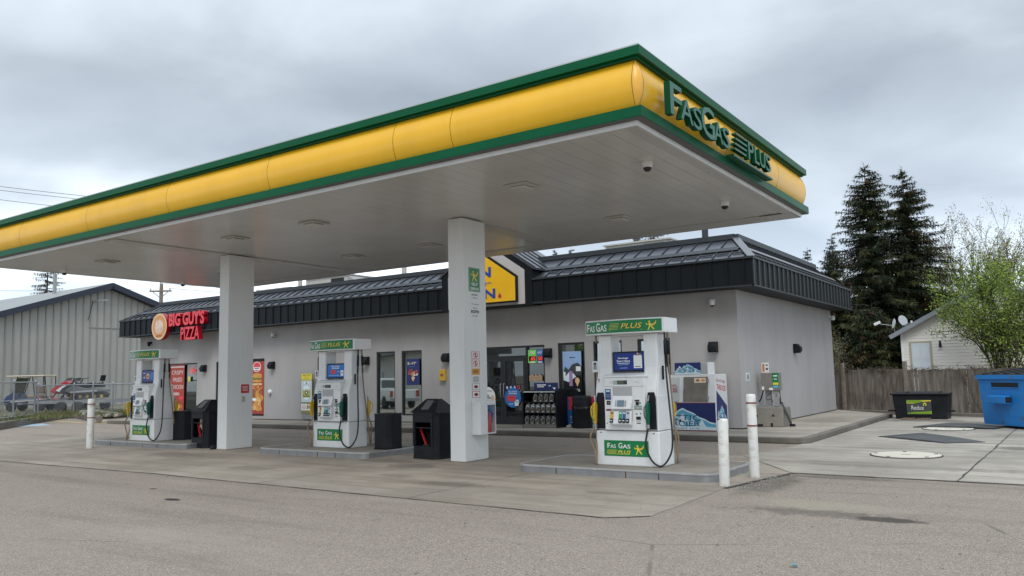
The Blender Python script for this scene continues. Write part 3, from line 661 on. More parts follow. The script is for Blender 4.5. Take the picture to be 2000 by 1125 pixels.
# ---------------------------------------------------------------- store building
BX0, BX1, BY0, BY1, ZG = -33.985, -6.754, 20.0, 30.1, .13
stucco = M('grey_stucco', (.385, .37, .366), .85, var=.09, vs=1.1, bump=.32, bs=60, dirt=.35, dcol=(.26, .247, .24), dscale=.9, lo=.5, hi=.8, stretch=(1, 1, .3))
frame = M('window_frame', (.012, .014, .016), .4)
fasc = M('fascia_black_metal', (.008, .011, .014), .5, var=.12, vs=1.2, spec=.18)
fasr = M('fascia_rib', (.035, .042, .048), .45, spec=.3)
roofm = M('roof_metal', (.115, .12, .14), .33, metal=.75, var=.08, vs=1)
roofs = M('roof_seam', (.018, .021, .026), .45, spec=.3)
store = thing('convenience_store', 'long low grey stucco store with dark metal mansard roof and black framed windows', 'store', (BX0, BY0, 0))
sl = -V(store.location)
def sb(mb, name, parent=None, **k):
    return mb.build(name, parent, **k) if parent else mb.build(name, store, loc=sl, **k)
ZT = 3.68
OP = [(-32.4, -29.71, .29, 2.42), (-28.42, -27.25, .131, 2.42), (-19.44, -18.57, .36, 2.505), (-18.28, -17.38, .36, 2.505), (-15.64, -12.60, .131, 2.49), (-12.14, -11.245, .36, 2.515), (-10.963, -10.06, .36, 2.515), (-9.587, -8.625, .36, 2.52)]
m = MB(); zsx = sorted({0.0, ZT, *[o[2] for o in OP], *[o[3] for o in OP]}); xsx = sorted({BX0, BX1, *[o[0] for o in OP], *[o[1] for o in OP]})
for i in range(len(xsx) - 1):
    x0, x1 = xsx[i], xsx[i + 1]; ops = [o for o in OP if o[0] <= x0 + 1e-6 and o[1] >= x1 - 1e-6]
    spans = [(0, ZT)] if not ops else [(0, ops[0][2]), (ops[0][3], ZT)]
    for z0, z1 in spans: m.add([(x0, BY0, z0), (x1, BY0, z0), (x1, BY0, z1), (x0, BY0, z1)], [(0, 1, 2, 3)], stucco)
DP = .11
for x0, x1, z0, z1 in OP:
    for a, b in (((x0, z0), (x1, z0)), ((x1, z0), (x1, z1)), ((x1, z1), (x0, z1)), ((x0, z1), (x0, z0))):
        m.add([(a[0], BY0, a[1]), (b[0], BY0, b[1]), (b[0], BY0 + DP + .08, b[1]), (a[0], BY0 + DP + .08, a[1])], [(0, 1, 2, 3)], stucco)
m.add([(BX1, BY0, 0), (BX1, BY1, 0), (BX1, BY1, ZT), (BX1, BY0, ZT)], [(0, 1, 2, 3)], stucco)
m.add([(BX0, BY0, 0), (BX0, BY1, 0), (BX0, BY1, ZT), (BX0, BY0, ZT)], [(3, 2, 1, 0)], stucco)
m.add([(BX0, BY1, 0), (BX1, BY1, 0), (BX1, BY1, ZT), (BX0, BY1, ZT)], [(3, 2, 1, 0)], stucco)
sb(m, 'wall', norm=False)
m = MB(); m.box(BX0 + .3, BX1 - .3, BY0 + .21, BY1 - .3, .1, ZT, blackflat); sb(m, 'interior_core')
m = MB(); m.box(BX0 - .004, BX1 + .004, BY0 - .012, BY0 - .002, ZG + .002, ZG + .03, jointm); m.box(BX1 + .002, BX1 + .012, BY0, BY1, ZG + .002, ZG + .03, jointm); sb(m, 'base_flashing')
def win(o, splits=(), door=False, gm=None, name='window'):
    x0, x1, z0, z1 = o; f = .055; y0, y1 = BY0 + .03, BY0 + DP
    w_ = MB(); w_.box(x0 + .001, x0 + f, y0, y1, z0 + .001, z1 - .001, frame); w_.box(x1 - f, x1 - .001, y0, y1, z0 + .001, z1 - .001, frame)
    w_.box(x0 + f, x1 - f, y0, y1, z1 - f, z1 - .001, frame); w_.box(x0 + f, x1 - f, y0, y1, z0 + .001, z0 + f, frame)
    for s_ in splits: w_.box(s_ - .03, s_ + .03, y0, y1, z0 + f, z1 - f, frame)
    o_ = sb(w_, name)
    g_ = MB(); g_.add([(x0 + .01, y0 + .045, z0 + .01), (x1 - .01, y0 + .045, z0 + .01), (x1 - .01, y0 + .062, z1 - .01), (x0 + .01, y0 + .062, z1 - .01)], [(0, 1, 2, 3)], gm or pane_m)
    p_ = g_.build('pane', o_, norm=False); return o_
win(OP[0], (-31.7,), gm=pane_d)
win(OP[1], (), gm=pane_d, name='door')
for k in (2, 3, 5, 6, 7): win(OP[k])
# storefront with two door leaves and side lights
x0, x1, z0, z1 = OP[4]; sf = win(OP[4], (-14.99, -13.26), gm=pane_d, name='storefront_frame')
m = MB(); m.box(-14.96, -13.29, BY0 + .028, BY0 + .10, 2.14, 2.20, frame); m.build('transom_bar', sf, loc=(0, 0, 0))
for a, b, hx in ((-14.955, -14.135, -14.19), (-14.125, -13.295, -14.07)):
    d = MB(); y = BY0 + .02
    for q in ((a, a + .09, .14, 2.135), (b - .09, b, .14, 2.135), (a + .09, b - .09, .14, .36), (a + .09, b - .09, 2.03, 2.135), (a + .09, b - .09, 1.32, 1.345)): d.box(q[0], q[1], y, y + .05, q[2], q[3], frame)
    o = sb(d, 'door'); p_ = MB(); p_.add([(a + .085, y + .03, .35), (b - .085, y + .03, .35), (b - .085, y + .03, 2.04), (a + .085, y + .03, 2.04)], [(0, 1, 2, 3)], pane_d); p_.build('pane', o, norm=False)
    h = MB(); h.tube(spline([(hx, y, .95), (hx, y - .07, .97), (hx, y - .07, 1.33), (hx, y, 1.35)], 4), .014, steel); h.build('handle', o)
# mansard: fascia band, soffit, sloping roof with seams, snow guard, hips
FX0, FX1, FY0, FY1, ZF0, ZF1 = BX0 - .64, BX1 + .64, BY0 - .626, BY1 + .35, 3.672, 4.373
GX0, GX1 = -15.95, -12.55            # gable break
m = MB()
for a, b in ((FX0, GX0), (GX1, FX1)): m.box(a, b, FY0, FY0 + .04, ZF0, ZF1, fasc)
m.box(FX1 - .04, FX1, FY0 + .0401, FY1, ZF0, ZF1, fasc); m.box(FX0, FX0 + .04, FY0 + .0401, FY1, ZF0, ZF1, fasc)
for a, b in ((FX0, GX0), (GX1, FX1)):
    x = b - .2
    while x > a + .1: m.box(x - .017, x + .017, FY0 - .03, FY0 - .0005, ZF0 + .03, ZF1 - .012, fasc); x -= .42
y = FY0 + .04
while y < FY1: m.box(FX1 + .0005, FX1 + .035, y, y + .05, ZF0 + .03, ZF1 - .012, fasr); m.box(FX0 - .035, FX0 - .0005, y, y + .05, ZF0 + .03, ZF1 - .012, fasr); y += .42
for a, b in ((FX0 - .01, GX0), (GX1, FX1 + .04)): m.box(a, b, FY0 - .035, FY0 - .0008, ZF0 - .002, ZF0 + .03, fasr)
m.box(FX1 + .0008, FX1 + .04, FY0 - .035, FY1, ZF0 - .002, ZF0 + .0295, fasr)
sb(m, 'fascia')
m = MB(); m.box(FX0 + .002, FX1 - .002, FY0 + .002, BY0 - .002, ZF0 + .002, ZF0 + .03, fasc); m.box(BX1 + .002, FX1 - .002, BY0, FY1, ZF0 + .002, ZF0 + .0305, fasc); m.box(FX0 + .002, BX0 - .002, BY0, FY1, ZF0 + .002, ZF0 + .0305, fasc); sb(m, 'eave_soffit')
RZ, RXS, RYS = 5.13, .86, 1.44
A = (FX0, FY0, ZF1); B = (FX1, FY0, ZF1); Cc = (FX1 - RXS, FY0 + RYS, RZ); D_ = (FX0 + RXS, FY0 + RYS, RZ); E_ = (FX1, FY1, ZF1); F_ = (FX1 - RXS, FY1 - RYS, RZ); G_ = (FX0, FY1, ZF1); H_ = (FX0 + RXS, FY1 - RYS, RZ)
m = MB(); m.add([A, B, Cc, D_, E_, F_, G_, H_], [(0, 1, 2, 3), (1, 4, 5, 2), (6, 0, 3, 7), (4, 6, 7, 5)], roofm)
m.add([Cc, D_, H_, F_], [(0, 1, 2, 3)], M('flat_roof', (.2, .2, .2), .9)); sb(m, 'roof', norm=False)
def lerp(p, q, t): return V(p) + (V(q) - V(p)) * t
m = MB()
nF = V((0, -(RZ - ZF1), RYS)).normalized(); nR = V(((RZ - ZF1), 0, RXS)).normalized()
def fpt(x, t): return V((x, FY0 + RYS * t, ZF1 + (RZ - ZF1) * t))
def rpt(y, t): return V((FX1 - RXS * t, y, ZF1 + (RZ - ZF1) * t))
x = FX1 - .2; done = False
while x > FX0 + .1:
    if x < GX0 and not done: sb(m, 'roof_seam_ribs'); m = MB(); done = True
    tmax = min(1, (FX1 - x) / RXS, (x - FX0) / RXS)
    if not (GX0 - .05 < x < GX1 + .05): m.obox((fpt(x, .01) + fpt(x, tmax - .01)) / 2 + nF * .015, (.012, 0, 0), (fpt(x, tmax - .01) - fpt(x, .01)) / 2, nF * .014, roofs)
    x -= .42
sb(m, 'roof_seam_ribs'); m = MB()
y = FY0 + .3
while y < FY1 - .1:
    tmax = min(1, (y - FY0) / RYS, (FY1 - y) / RYS); m.obox((rpt(y, .01) + rpt(y, tmax - .01)) / 2 + nR * .02, (0, .012, 0), (rpt(y, tmax - .01) - rpt(y, .01)) / 2, nR * .02, roofs); y += .42
sb(m, 'roof_seam_ribs')
m = MB()
for t, hh in ((.43, .06),):
    for a, b in ((FX0 + .45, GX0 - .05), (GX1 + .08, FX1 - .5)): m.obox((fpt(a, t) + fpt(b, t)) / 2 + nF * .035, ((b - a) / 2, 0, 0), nF * .006, (fpt(a, t + .075) - fpt(a, t)), roofs)
    m.obox((rpt(FY0 + .7, t) + rpt(FY1 - .7, t)) / 2 + nR * .04, (0, (FY1 - FY0 - 1.4) / 2, 0), nR * .008, (rpt(0, t + .065) - rpt(0, t)), M('roof_bar_light', (.20, .205, .22), .35, metal=.5))
x = FX1 - .41
while x > FX0 + .4:
    if not (GX0 - .1 < x < GX1 + .3): m.obox(fpt(x - .01, .24) + nF * .03, (.16, 0, 0), nF * .008, (fpt(0, .265) - fpt(0, .24)), fasc)
    x -= .42
y = FY0 + .5
while y < FY1 - .5: m.obox(rpt(y, .2) + nR * .03, (0, .15, 0), nR * .008, (rpt(0, .25) - rpt(0, .2)), fasc); y += .42
sb(m, 'snow_guard')
m = MB()
m.bar(V(B) + V((0, 0, .03)), V(Cc) + V((0, 0, .03)), .2, M('hip_cap', (.13, .135, .15), .36, metal=.5), .03); m.bar(V(A) + V((0, 0, .03)), V(D_) + V((0, 0, .03)), .14, roofm, .03)
for p, q in ((D_, Cc), (Cc, F_), (D_, H_)): m.bar(V(p) + V((0, 0, .05)), V(q) + V((0, 0, .05)), .18, fasr, .14)
for p, q in ((A, (GX0, FY0, ZF1)), ((GX1, FY0, ZF1), B), (B, E_), (A, G_)): m.bar(V(p) + V((0, 0, .012)), V(q) + V((0, 0, .012)), .09, fasr, .05)
sb(m, 'roof_cap')
# gable over the entrance
gc, ge, gs = (GX0 + GX1) / 2, 4.80, .66
def pent(hw, zb, ze, ap, y): return [(gc - hw, y, zb), (gc + hw, y, zb), (gc + hw, y, ze), (gc, y, ap), (gc - hw, y, ze)]
hw = (GX1 - GX0) / 2
m = MB(); m.prism(pent(hw, ZF0 - .03, ge - .08, ge - .08 + hw * gs, FY0 - .03), (0, .5, 0), fasc); m.prism(pent(hw - .26, ZF0 + .015, ge - .11, ge - .11 + (hw - .26) * gs, FY0 - .034), (0, .06, 0), M('gable_stucco', (.47, .45, .44), .85, var=.06)); 
sb(m, 'gable')
m = MB()
for s_ in (-1, 1):
    p0 = V((gc + s_ * (hw + .08), FY0 - .06, ge - .13)); p1 = V((gc, FY0 - .06, ge - .13 + (hw + .08) * gs)); q = V((0, 2.4, 0)); up = V((0, 0, .06))
    m.add([p0, p1, p1 + q, p0 + q, p0 + up, p1 + up, p1 + q + up, p0 + q + up], [(0, 1, 2, 3), (4, 5, 6, 7), (0, 1, 5, 4), (3, 2, 6, 7), (0, 3, 7, 4)], roofm)
    for k in range(5):
        o_ = V((0, .08 + .42 * k, .06)); m.bar(p0 + o_, p1 + o_, .05, roofs, .05)
sb(m, 'gable_roof')
# gable sign
t = thing('store_sign', 'yellow house-shaped store sign with blue ON the RUN lettering on the entrance gable', 'sign', (gc, FY0 - .1, 3.78))
P0 = lambda pts: [(x - gc, y, z - 3.78) for x, y, z in pts]
m = MB(); m.prism(P0(pent(1.215, 3.755, 4.53, 5.33, 0)), (0, .06, 0), black); m.build('surround', t)
sy_ = M('sign_yellow', (.80, .45, .012), .35, var=.04, vs=1.5); sblue = M('sign_blue', (.01, .06, .32), .4)
m = MB(); m.prism(P0(pent(1.15, 3.80, 4.49, 5.25, -.02)), (0, .019, 0), sy_); m.build('face', t)
m = MB(); m.text('ON', (-.17, -.022, .94), .92, .31, sblue, depth=.01, bold=.03); m.text('RUN', (-.16, -.022, .28), 1.2, .30, sblue, depth=.01, bold=.03); m.text('the', (-.05, -.022, .615), .34, .15, sblue, depth=.01, bold=.02); m.box(-.47, -.27, -.03, -.022, .60, .62, sblue); m.box(.15, .3, -.03, -.022, .60, .62, sblue)
leaf = [(.5, 1), (.62, .78), (.78, .86), (.72, .58), (.95, .62), (.88, .45), (1, .36), (.66, .2), (.68, .1), (.53, .14), (.53, 0), (.47, 0), (.47, .14), (.32, .1), (.34, .2), (0, .36), (.12, .45), (.05, .62), (.28, .58), (.22, .86), (.38, .78)]
m.shape(leaf, (.60, -.024, .19), .15, .18, red); m.build('lettering', t, norm=False)
# pizza shop signs on the left
t = thing('round_pizza_sign', 'round orange and cream shop sign with red rim beside the red pizza lettering', 'sign', (-31.2, FY0, 3.97))
m = MB(); m.lathe([(.56, 0), (.56, .2)], redd, 40, (0, 0, 0), (0, -1, 0)); m.build('drum', t)
m = MB(); m.disc((0, -.202, 0), 1.10, 1.10, M('cream', (.72, .55, .33), .4), n=40); m.disc((0, -.205, 0), .98, .98, M('sign_orange_disc', (.62, .27, .09), .45, var=.08), n=40); m.disc((.0, -.208, .0), .60, .60, M('pale_centre', (.64, .50, .42), .5, var=.25, vs=4), n=28); m.box(-.2, .2, -.209, -.2085, -.42, -.36, M('dark_orange', (.3, .1, .03))); m.build('face', t, norm=False)
t = thing('pizza_lettering', 'raised red BIG GUY\'S PIZZA letters on the dark fascia', 'sign', (-29.3, FY0, 4.0))
m = MB(); m.text("BIG GUY'S", (0, -.0, .21), 2.42, .56, redf, depth=.2, side=redd, bold=.04); m.build('lettering', t, norm=False)
m = MB(); m.text('PIZZA', (.27, -.0, -.40), 1.26, .53, redf, depth=.2, side=redd, bold=.02); m.build('lettering', t, norm=False)
m = MB(); m.box(-1.25, 1.25, -.0305, -.004, .16, .26, blackflat); m.box(-.4, .92, -.0305, -.004, -.45, -.35, blackflat); m.build('mounting_rail', t)
# wall lights and cameras
def wall_light(x, z, label, y=BY0, rz=0):
    t = thing('wall_light', label, 'light', (x, y, z), rz, 'black wall lights on the store')
    m = MB(); m.prism([(-.11, 0, -.15), (-.11, 0, .13), (-.11, -.12, .13), (-.11, -.22, .02), (-.11, -.22, -.08), (-.11, -.16, -.15)], (.22, 0, 0), black); m.build('housing', t, bev=.012)
    m = MB(); m.box(-.08, .08, -.17, -.04, -.158, -.151, M('lamp_glass', (.4, .4, .38), .2)); m.build('lens', t)
for x, z, s_ in ((-29.14, 2.18, 'black wall light right of the pizza shop window'), (-24.85, 2.2, 'black wall light right of the tall food banner'), (-19.86, 2.23, 'black wall light just left of the two tall windows behind the middle pump'), (-16.29, 2.23, 'black wall light above the yellow wall box, half behind the right column'), (-12.43, 2.245, 'black wall light between the entrance and the mountain poster window'), (-7.40, 2.23, 'black wall light above the ice chest near the building corner')):
    wall_light(x, z, s_)
wall_light(BX1, 2.25, 'black wall light on the plain right-hand side wall', 25.08, PI / 2)
def wall_cam(x, z, label, y=BY0, rz=0, mt=white):
    t = thing('wall_camera', label, 'camera', (x, y, z), rz, 'security cameras on the store walls')
    m = MB(); m.box(-.05, .05, -.06, .0, -.02, .07, mt); m.lathe([(.0, .13), (.055, .12), (.07, .07), (.07, .0), (.06, -.04)], mt, 16, (0, -.12, -.06)); m.build('housing', t)
    m = MB(); m.lathe([(.055, -.041), (.04, -.07), (0, -.085)], M('camera_dome', (.01, .01, .012)), 16, (0, -.12, -.06)); m.build('lens_dome', t)
wall_cam(-24.75, 3.37, 'white wall camera under the eave right of the left column'); wall_cam(-7.36, 3.40, 'white wall camera under the eave near the right building corner')
wall_cam(-33.1, 3.36, 'black wall camera under the eave left of the round pizza sign', mt=black); wall_cam(BX1, 3.42, 'white wall camera at the far end of the right side wall', 29.9, PI / 2)
t = thing('door_chime', 'small white round button box on the wall right of the food banner', 'bell', (-25.01, BY0, 1.18)); m = MB(); m.lathe([(.09, 0), (.09, .04), (.07, .07), (0, .08)], white, 16, (0, 0, 0), (0, -1, 0)); m.box(-.03, .03, -.05, -.001, -.16, -.06, greyd); m.build('button_case', t)
t = thing('yellow_wall_box', 'small yellow wall box between the tall windows and the right column', 'call box', (-16.45, BY0, 1.66)); m = MB(); m.box(-.12, .12, -.1, -.001, -.18, .18, M('safety_yellow', (.62, .38, .03), .4)); m.build('case', t, bev=.015); m = MB(); m.box(-.06, .06, -.108, -.101, -.03, .05, M('dark_orange', (.3, .1, .03))); m.build('panel', t)
# flat prints facing the street
def front_sign(name, x0, x1, z0, z1, y, label, draw, base=white, th=.012, cat='poster', group=None, pname='board'):
    t = thing(name, label, cat, ((x0 + x1) / 2, y, (z0 + z1) / 2), 0, group); w_, h = x1 - x0, z1 - z0
    a = MB(); a.box(-w_ / 2, w_ / 2, -th, -.001, -h / 2, h / 2, base); a.build(pname, t)
    b = MB(); P = lambda u, v, k=1: ((u - .5) * w_, -th - .0008 * k, (v - .5) * h); draw(b, P, w_, h)
    if b.f: b.build('print', t, norm=False)
    return t
def blobs(b, P, w_, h, u0, u1, v0, v1, n, s0, s1, mats, k0=2):
    for i in range(n):
        s_ = random.uniform(s0, s1) * w_; b.disc(P(random.uniform(u0, u1), random.uniform(v0, v1), k0 + i * .3), s_, s_ * random.uniform(.6, 1), random.choice(mats), n=9)
YG = BY0 + .030
def d_ban(b, P, w_, h):
    b.rect(P(.5, .975), w_, h * .05, black); b.rect(P(.5, .015), w_, h * .03, black)
    b.disc(P(.42, .855, 2), w_ * .66, h * .18, logow, n=24); b.disc(P(.42, .855, 3), w_ * .58, h * .16, redf, n=24); b.rect(P(.42, .825, 4), w_ * .5, h * .05, logow); b.rect(P(.42, .83, 5), w_ * .36, h * .016, textdark)
    b.disc(P(.45, .70, 2), w_ * .8, h * .09, food1); b.rect(P(.45, .655, 3), w_ * .78, h * .02, M('lettuce', (.2, .35, .05), .6)); b.rect(P(.45, .64, 3), w_ * .78, h * .02, food2); b.disc(P(.45, .61, 2), w_ * .8, h * .05, food1)
    b.rect(P(.42, .55, 2), w_ * .84, h * .03, M('cream', (.72, .55, .33))); b.rect(P(.42, .575, 2.5), w_ * .84, h * .02, food2)
    for i in range(24): u, v = random.uniform(.1, .85), random.uniform(.40, .52); dx, dv = random.uniform(-.12, .12), random.uniform(.02, .05); b.add([P(u, v, 3 + i * .1), P(u + .08, v, 3 + i * .1), P(u + .08 + dx, v + dv, 3 + i * .1), P(u + dx, v + dv, 3 + i * .1)], [(0, 1, 2, 3)], food1)
    blobs(b, P, w_, h, .15, .8, .30, .42, 9, .25, .4, [food1, food2], 6); b.disc(P(.5, .285, 1.5), w_ * .9, h * .08, logow); blobs(b, P, w_, h, .15, .8, .10, .25, 12, .28, .45, [food1, food1, M('food_pale', (.72, .42, .16), .5, var=.4, vs=14)], 10)
front_sign('food_banner', -26.12, -25.38, .276, 2.47, BY0, 'tall red banner of burger, fries and fried chicken right of the left column', d_ban, redpost, cat='banner')
def d_crispy(b, P, w_, h):
    lt = M('crispy_letter', (.62, .50, .48), .5)
    b.rect(P(.5, .955), w_, h * .03, lt)
    for st, v in (('CRISPY', .84), ('FRIED', .69), ('CHICKEN', .54)): b.text(st, P(.52, v), w_ * (.84 if st != 'FRIED' else .66), h * .085, lt, bold=.015)
    b.rect(P(.4, .41), w_ * .5, h * .012, logow); b.rect(P(.4, .375), w_ * .55, h * .012, logow); b.rect(P(.78, .31, 2), w_ * .3, h * .06, redf); b.rect(P(.14, .26), w_ * .16, h * .09, greyd)
    b.disc(P(.6, .14, 2), w_ * .6, h * .09, food1); b.rect(P(.6, .09, 3), w_ * .6, h * .02, food2); b.disc(P(.6, .065, 2), w_ * .6, h * .05, food1); blobs(b, P, w_, h, .2, .9, .03, .1, 5, .2, .3, [food1, food2], 5)
front_sign('crispy_chicken_poster', -31.62, -30.62, .34, 2.36, YG, 'red CRISPY FRIED CHICKEN poster inside the pizza shop window', d_crispy, redpost)
def d_part(b, P, w_, h):
    lt = M('crispy_letter', (.62, .50, .48), .5); b.rect(P(.5, .955), w_, h * .03, lt)
    for v, st in ((.84, 'A'), (.69, 'I'), (.54, 'E')): b.text(st, P(.80, v), w_ * .22, h * .085, lt, bold=.015)
    b.rect(P(.75, .2), w_ * .4, h * .36, logow)
front_sign('red_window_poster', -32.33, -31.76, .34, 2.36, YG, 'red poster in the left pane of the pizza shop window, partly behind the far pump', d_part, redpost)
t = thing('open_sign', 'round red neon OPEN sign in the pizza shop window', 'neon sign', (-30.02, YG - .02, 2.1))
m = MB(); m.tube([(.20 * math.cos(2 * PI * i / 24), 0, .17 * math.sin(2 * PI * i / 24)) for i in range(25)], .008, neon, 6, False); m.build('neon_ring', t); m = MB(); m.text('OPEN', (0, 0, 0), .30, .13, neon, depth=.006, bold=.005); m.build('neon_lettering', t, norm=False)
front_sign('window_note', -30.35, -30.2, 1.65, 1.85, YG, 'small yellow note in the pizza shop window', lambda b, P, w_, h: None, M('note_yellow', (.65, .62, .1)))
def d_211(b, P, w_, h):
    b.text('2', P(.15, .83), w_ * .17, h * .10, M('price_cream', (.75, .66, .5)), bold=.04); b.text('FOR', P(.31, .81), w_ * .11, h * .04, M('price_cream', (.75, .66, .5)), bold=.02); b.text('11', P(.52, .83), w_ * .2, h * .10, M('price_cream', (.75, .66, .5)), bold=.04); b.text('00', P(.70, .855), w_ * .12, h * .045, M('price_cream', (.75, .66, .5)), bold=.03)
    b.rect(P(.4, .7), w_ * .5, h * .015, M('faint_blue', (.08, .14, .4)))
    blobs(b, P, w_, h, .2, .85, .36, .58, 16, .12, .26, [food1, food2, M('pack_pink', (.5, .25, .3)), logow, redpost], 3); b.disc(P(.52, .27, 12), w_ * .26, h * .13, M('peach', (.78, .48, .25))); b.add([P(.41, .25, 12.2), P(.63, .25, 12.2), P(.52, .12, 12.2)], [(0, 1, 2)], M('peach', (.78, .48, .25)))
front_sign('snack_poster', -18.07, -17.50, 1.36, 2.23, YG, 'blue 2 FOR 11 snack poster in the tall window', d_211, navy)
def d_mtn(b, P, w_, h):
    sk = M('poster_sky', (.30, .45, .72), .5); b.rect(P(.5, .72), w_, h * .56, sk); b.rect(P(.46, .86, 2), w_ * .16, h * .025, textdark); b.rect(P(.62, .86, 2), w_ * .12, h * .02, textdark)
    b.add([P(0, .5, 2), P(.12, .66, 2), P(.3, .58, 2), P(.5, .70, 2), P(.64, .72, 2), P(.8, .74, 2), P(1, .66, 2), P(1, .45, 2), P(0, .45, 2)], [tuple(range(9))], M('poster_trees', (.04, .05, .06)))
    b.rect(P(.5, .3, 1.5), w_, h * .4, black); b.add([P(.0, .35, 3), P(.3, .52, 3), P(.55, .5, 3), P(.7, .42, 3), P(.3, .3, 3)], [tuple(range(5))], icep); b.rect(P(.83, .60, 4), w_ * .26, h * .11, logow); b.rect(P(.08, .46, 4), w_ * .12, h * .15, logow)
    b.rect(P(.42, .38, 5), w_ * .18, h * .34, M('pack_purple', (.42, .22, .45))); b.disc(P(.76, .33, 5), w_ * .24, h * .14, M('peach', (.78, .48, .25))); b.add([P(.66, .30, 5.2), P(.86, .30, 5.2), P(.76, .19, 5.2)], [(0, 1, 2)], M('peach', (.78, .48, .25)))
    b.text('3/$8', P(.32, .11, 3), w_ * .34, h * .08, logow, bold=.03); b.text('2/$6', P(.72, .11, 3), w_ * .34, h * .08, logow, bold=.03); b.rect(P(.52, .11, 3), w_ * .04, h * .012, logow)
front_sign('mountain_poster', -11.99, -11.37, 1.0, 2.26, YG, 'mountain scene 3/$8 2/$6 poster in the window right of the entrance', d_mtn, black)
# entrance decals and signs
YD = BY0 + .018
def d_fill(b, P, w_, h):
    b.text('FILL UP ON', P(.5, .80), w_ * .5, h * .07, logow, bold=.02); b.text('REWARDS', P(.5, .70), w_ * .5, h * .07, logow, bold=.02); b.rect(P(.42, .46), w_ * .5, h * .28, redf); b.rect(P(.4, .5, 2), w_ * .3, h * .03, redpost); b.rect(P(.73, .24), w_ * .24, h * .3, logow); b.disc(P(.73, .28, 2), w_ * .12, h * .10, blue, n=12); b.disc(P(.73, .28, 3), w_ * .07, h * .06, logow, n=12); b.rect(P(.4, .2), w_ * .3, h * .02, icel); b.rect(P(.38, .15), w_ * .25, h * .02, icel)
def disc_sign(name, x, z, d, label, draw, base):
    t = thing(name, label, 'decal', (x, YD, z)); a = MB(); a.lathe([(d / 2, 0), (d / 2, .008)], base, 36, (0, 0, 0), (0, -1, 0)); a.build('disc', t)
    b = MB(); P = lambda u, v, k=1: ((u - .5) * d, -.0085 - .0008 * k, (v - .5) * d); draw(b, P, d, d); b.build('print', t, norm=False)
disc_sign('rewards_decal', -13.78, .94, .60, 'round blue FILL UP ON REWARDS decal on the right door leaf', d_fill, M('decal_blue', (.02, .16, .46), .4))
def d_match(b, P, w_, h):
    b.text('MATCH', P(.60, .80), w_ * .42, h * .08, textdark, bold=.02); b.add([P(.2, .3), P(.85, .3), P(.75, .12), P(.5, .04), P(.25, .12)], [tuple(range(5))], iceb); blobs(b, P, w_, h, .4, .7, .36, .62, 6, .08, .16, [textdark, greyd, iceb], 3); b.disc(P(.84, .48, 9), w_ * .2, h * .24, M('peach', (.78, .48, .25)))
disc_sign('match_decal', -14.75, .95, .64, 'round white MATCH decal on the left door leaf beside the column', d_match, logow)
t = thing('icon_stickers', 'row of four small round stickers on the right door leaf', 'stickers', (-13.78, YD + .01, 1.24)); m = MB()
for k in range(4): m.disc(((k - 1.5) * .14, -.002, 0), .11, .12, M('sticker_blue', (.12, .16, .30)) if k < 3 else redf, n=16); m.disc(((k - 1.5) * .14, -.003, 0), .06, .07, logow if k < 3 else navy, n=10)
m.rect((0, -.002, -.13), .55, .015, logow); m.build('print', t, norm=False)
def d_led(b, P, w_, h):
    lg = M('led_green', (.10, .34, .05), .4, emit=.35); bl = M('led_blue', (.03, .10, .28), .4, emit=.3)
    b.rect(P(.29, .5), w_ * .56, h * .96, lg); b.rect(P(.80, .5), w_ * .40, h * .96, bl); b.text('MAX', P(.30, .78, 2), w_ * .36, h * .22, logow, shear=.2, bold=.02); b.text('649', P(.80, .78, 2), w_ * .28, h * .2, logow, shear=.2)
    b.rect(P(.30, .35, 2), w_ * .48, h * .36, black); b.rect(P(.82, .35, 2), w_ * .34, h * .36, black); b.text('65', P(.34, .35, 3), w_ * .28, h * .28, ledred, bold=.01); b.text('50', P(.82, .35, 3), w_ * .26, h * .28, ledred, bold=.01); b.rect(P(.3, .08, 2), w_ * .3, h * .08, logow); b.rect(P(.8, .08, 2), w_ * .25, h * .08, logow)
front_sign('lottery_display', -13.20, -12.67, 1.95, 2.36, YG, 'lottery display with red digits 65 and 50 above the jug rack', d_led, black, cat='display')
t = thing('window_shelf_goods', 'row of tan paper packs on the ledge behind the side light', 'packs', (-12.95, YG - .001, 1.42)); m = MB()
for k in range(7): m.box(-.22 + k * .066, -.16 + k * .066, -.01, .0, 0, .17 + .03 * (k % 2), wood_tan)
m.build('pack_row', t)
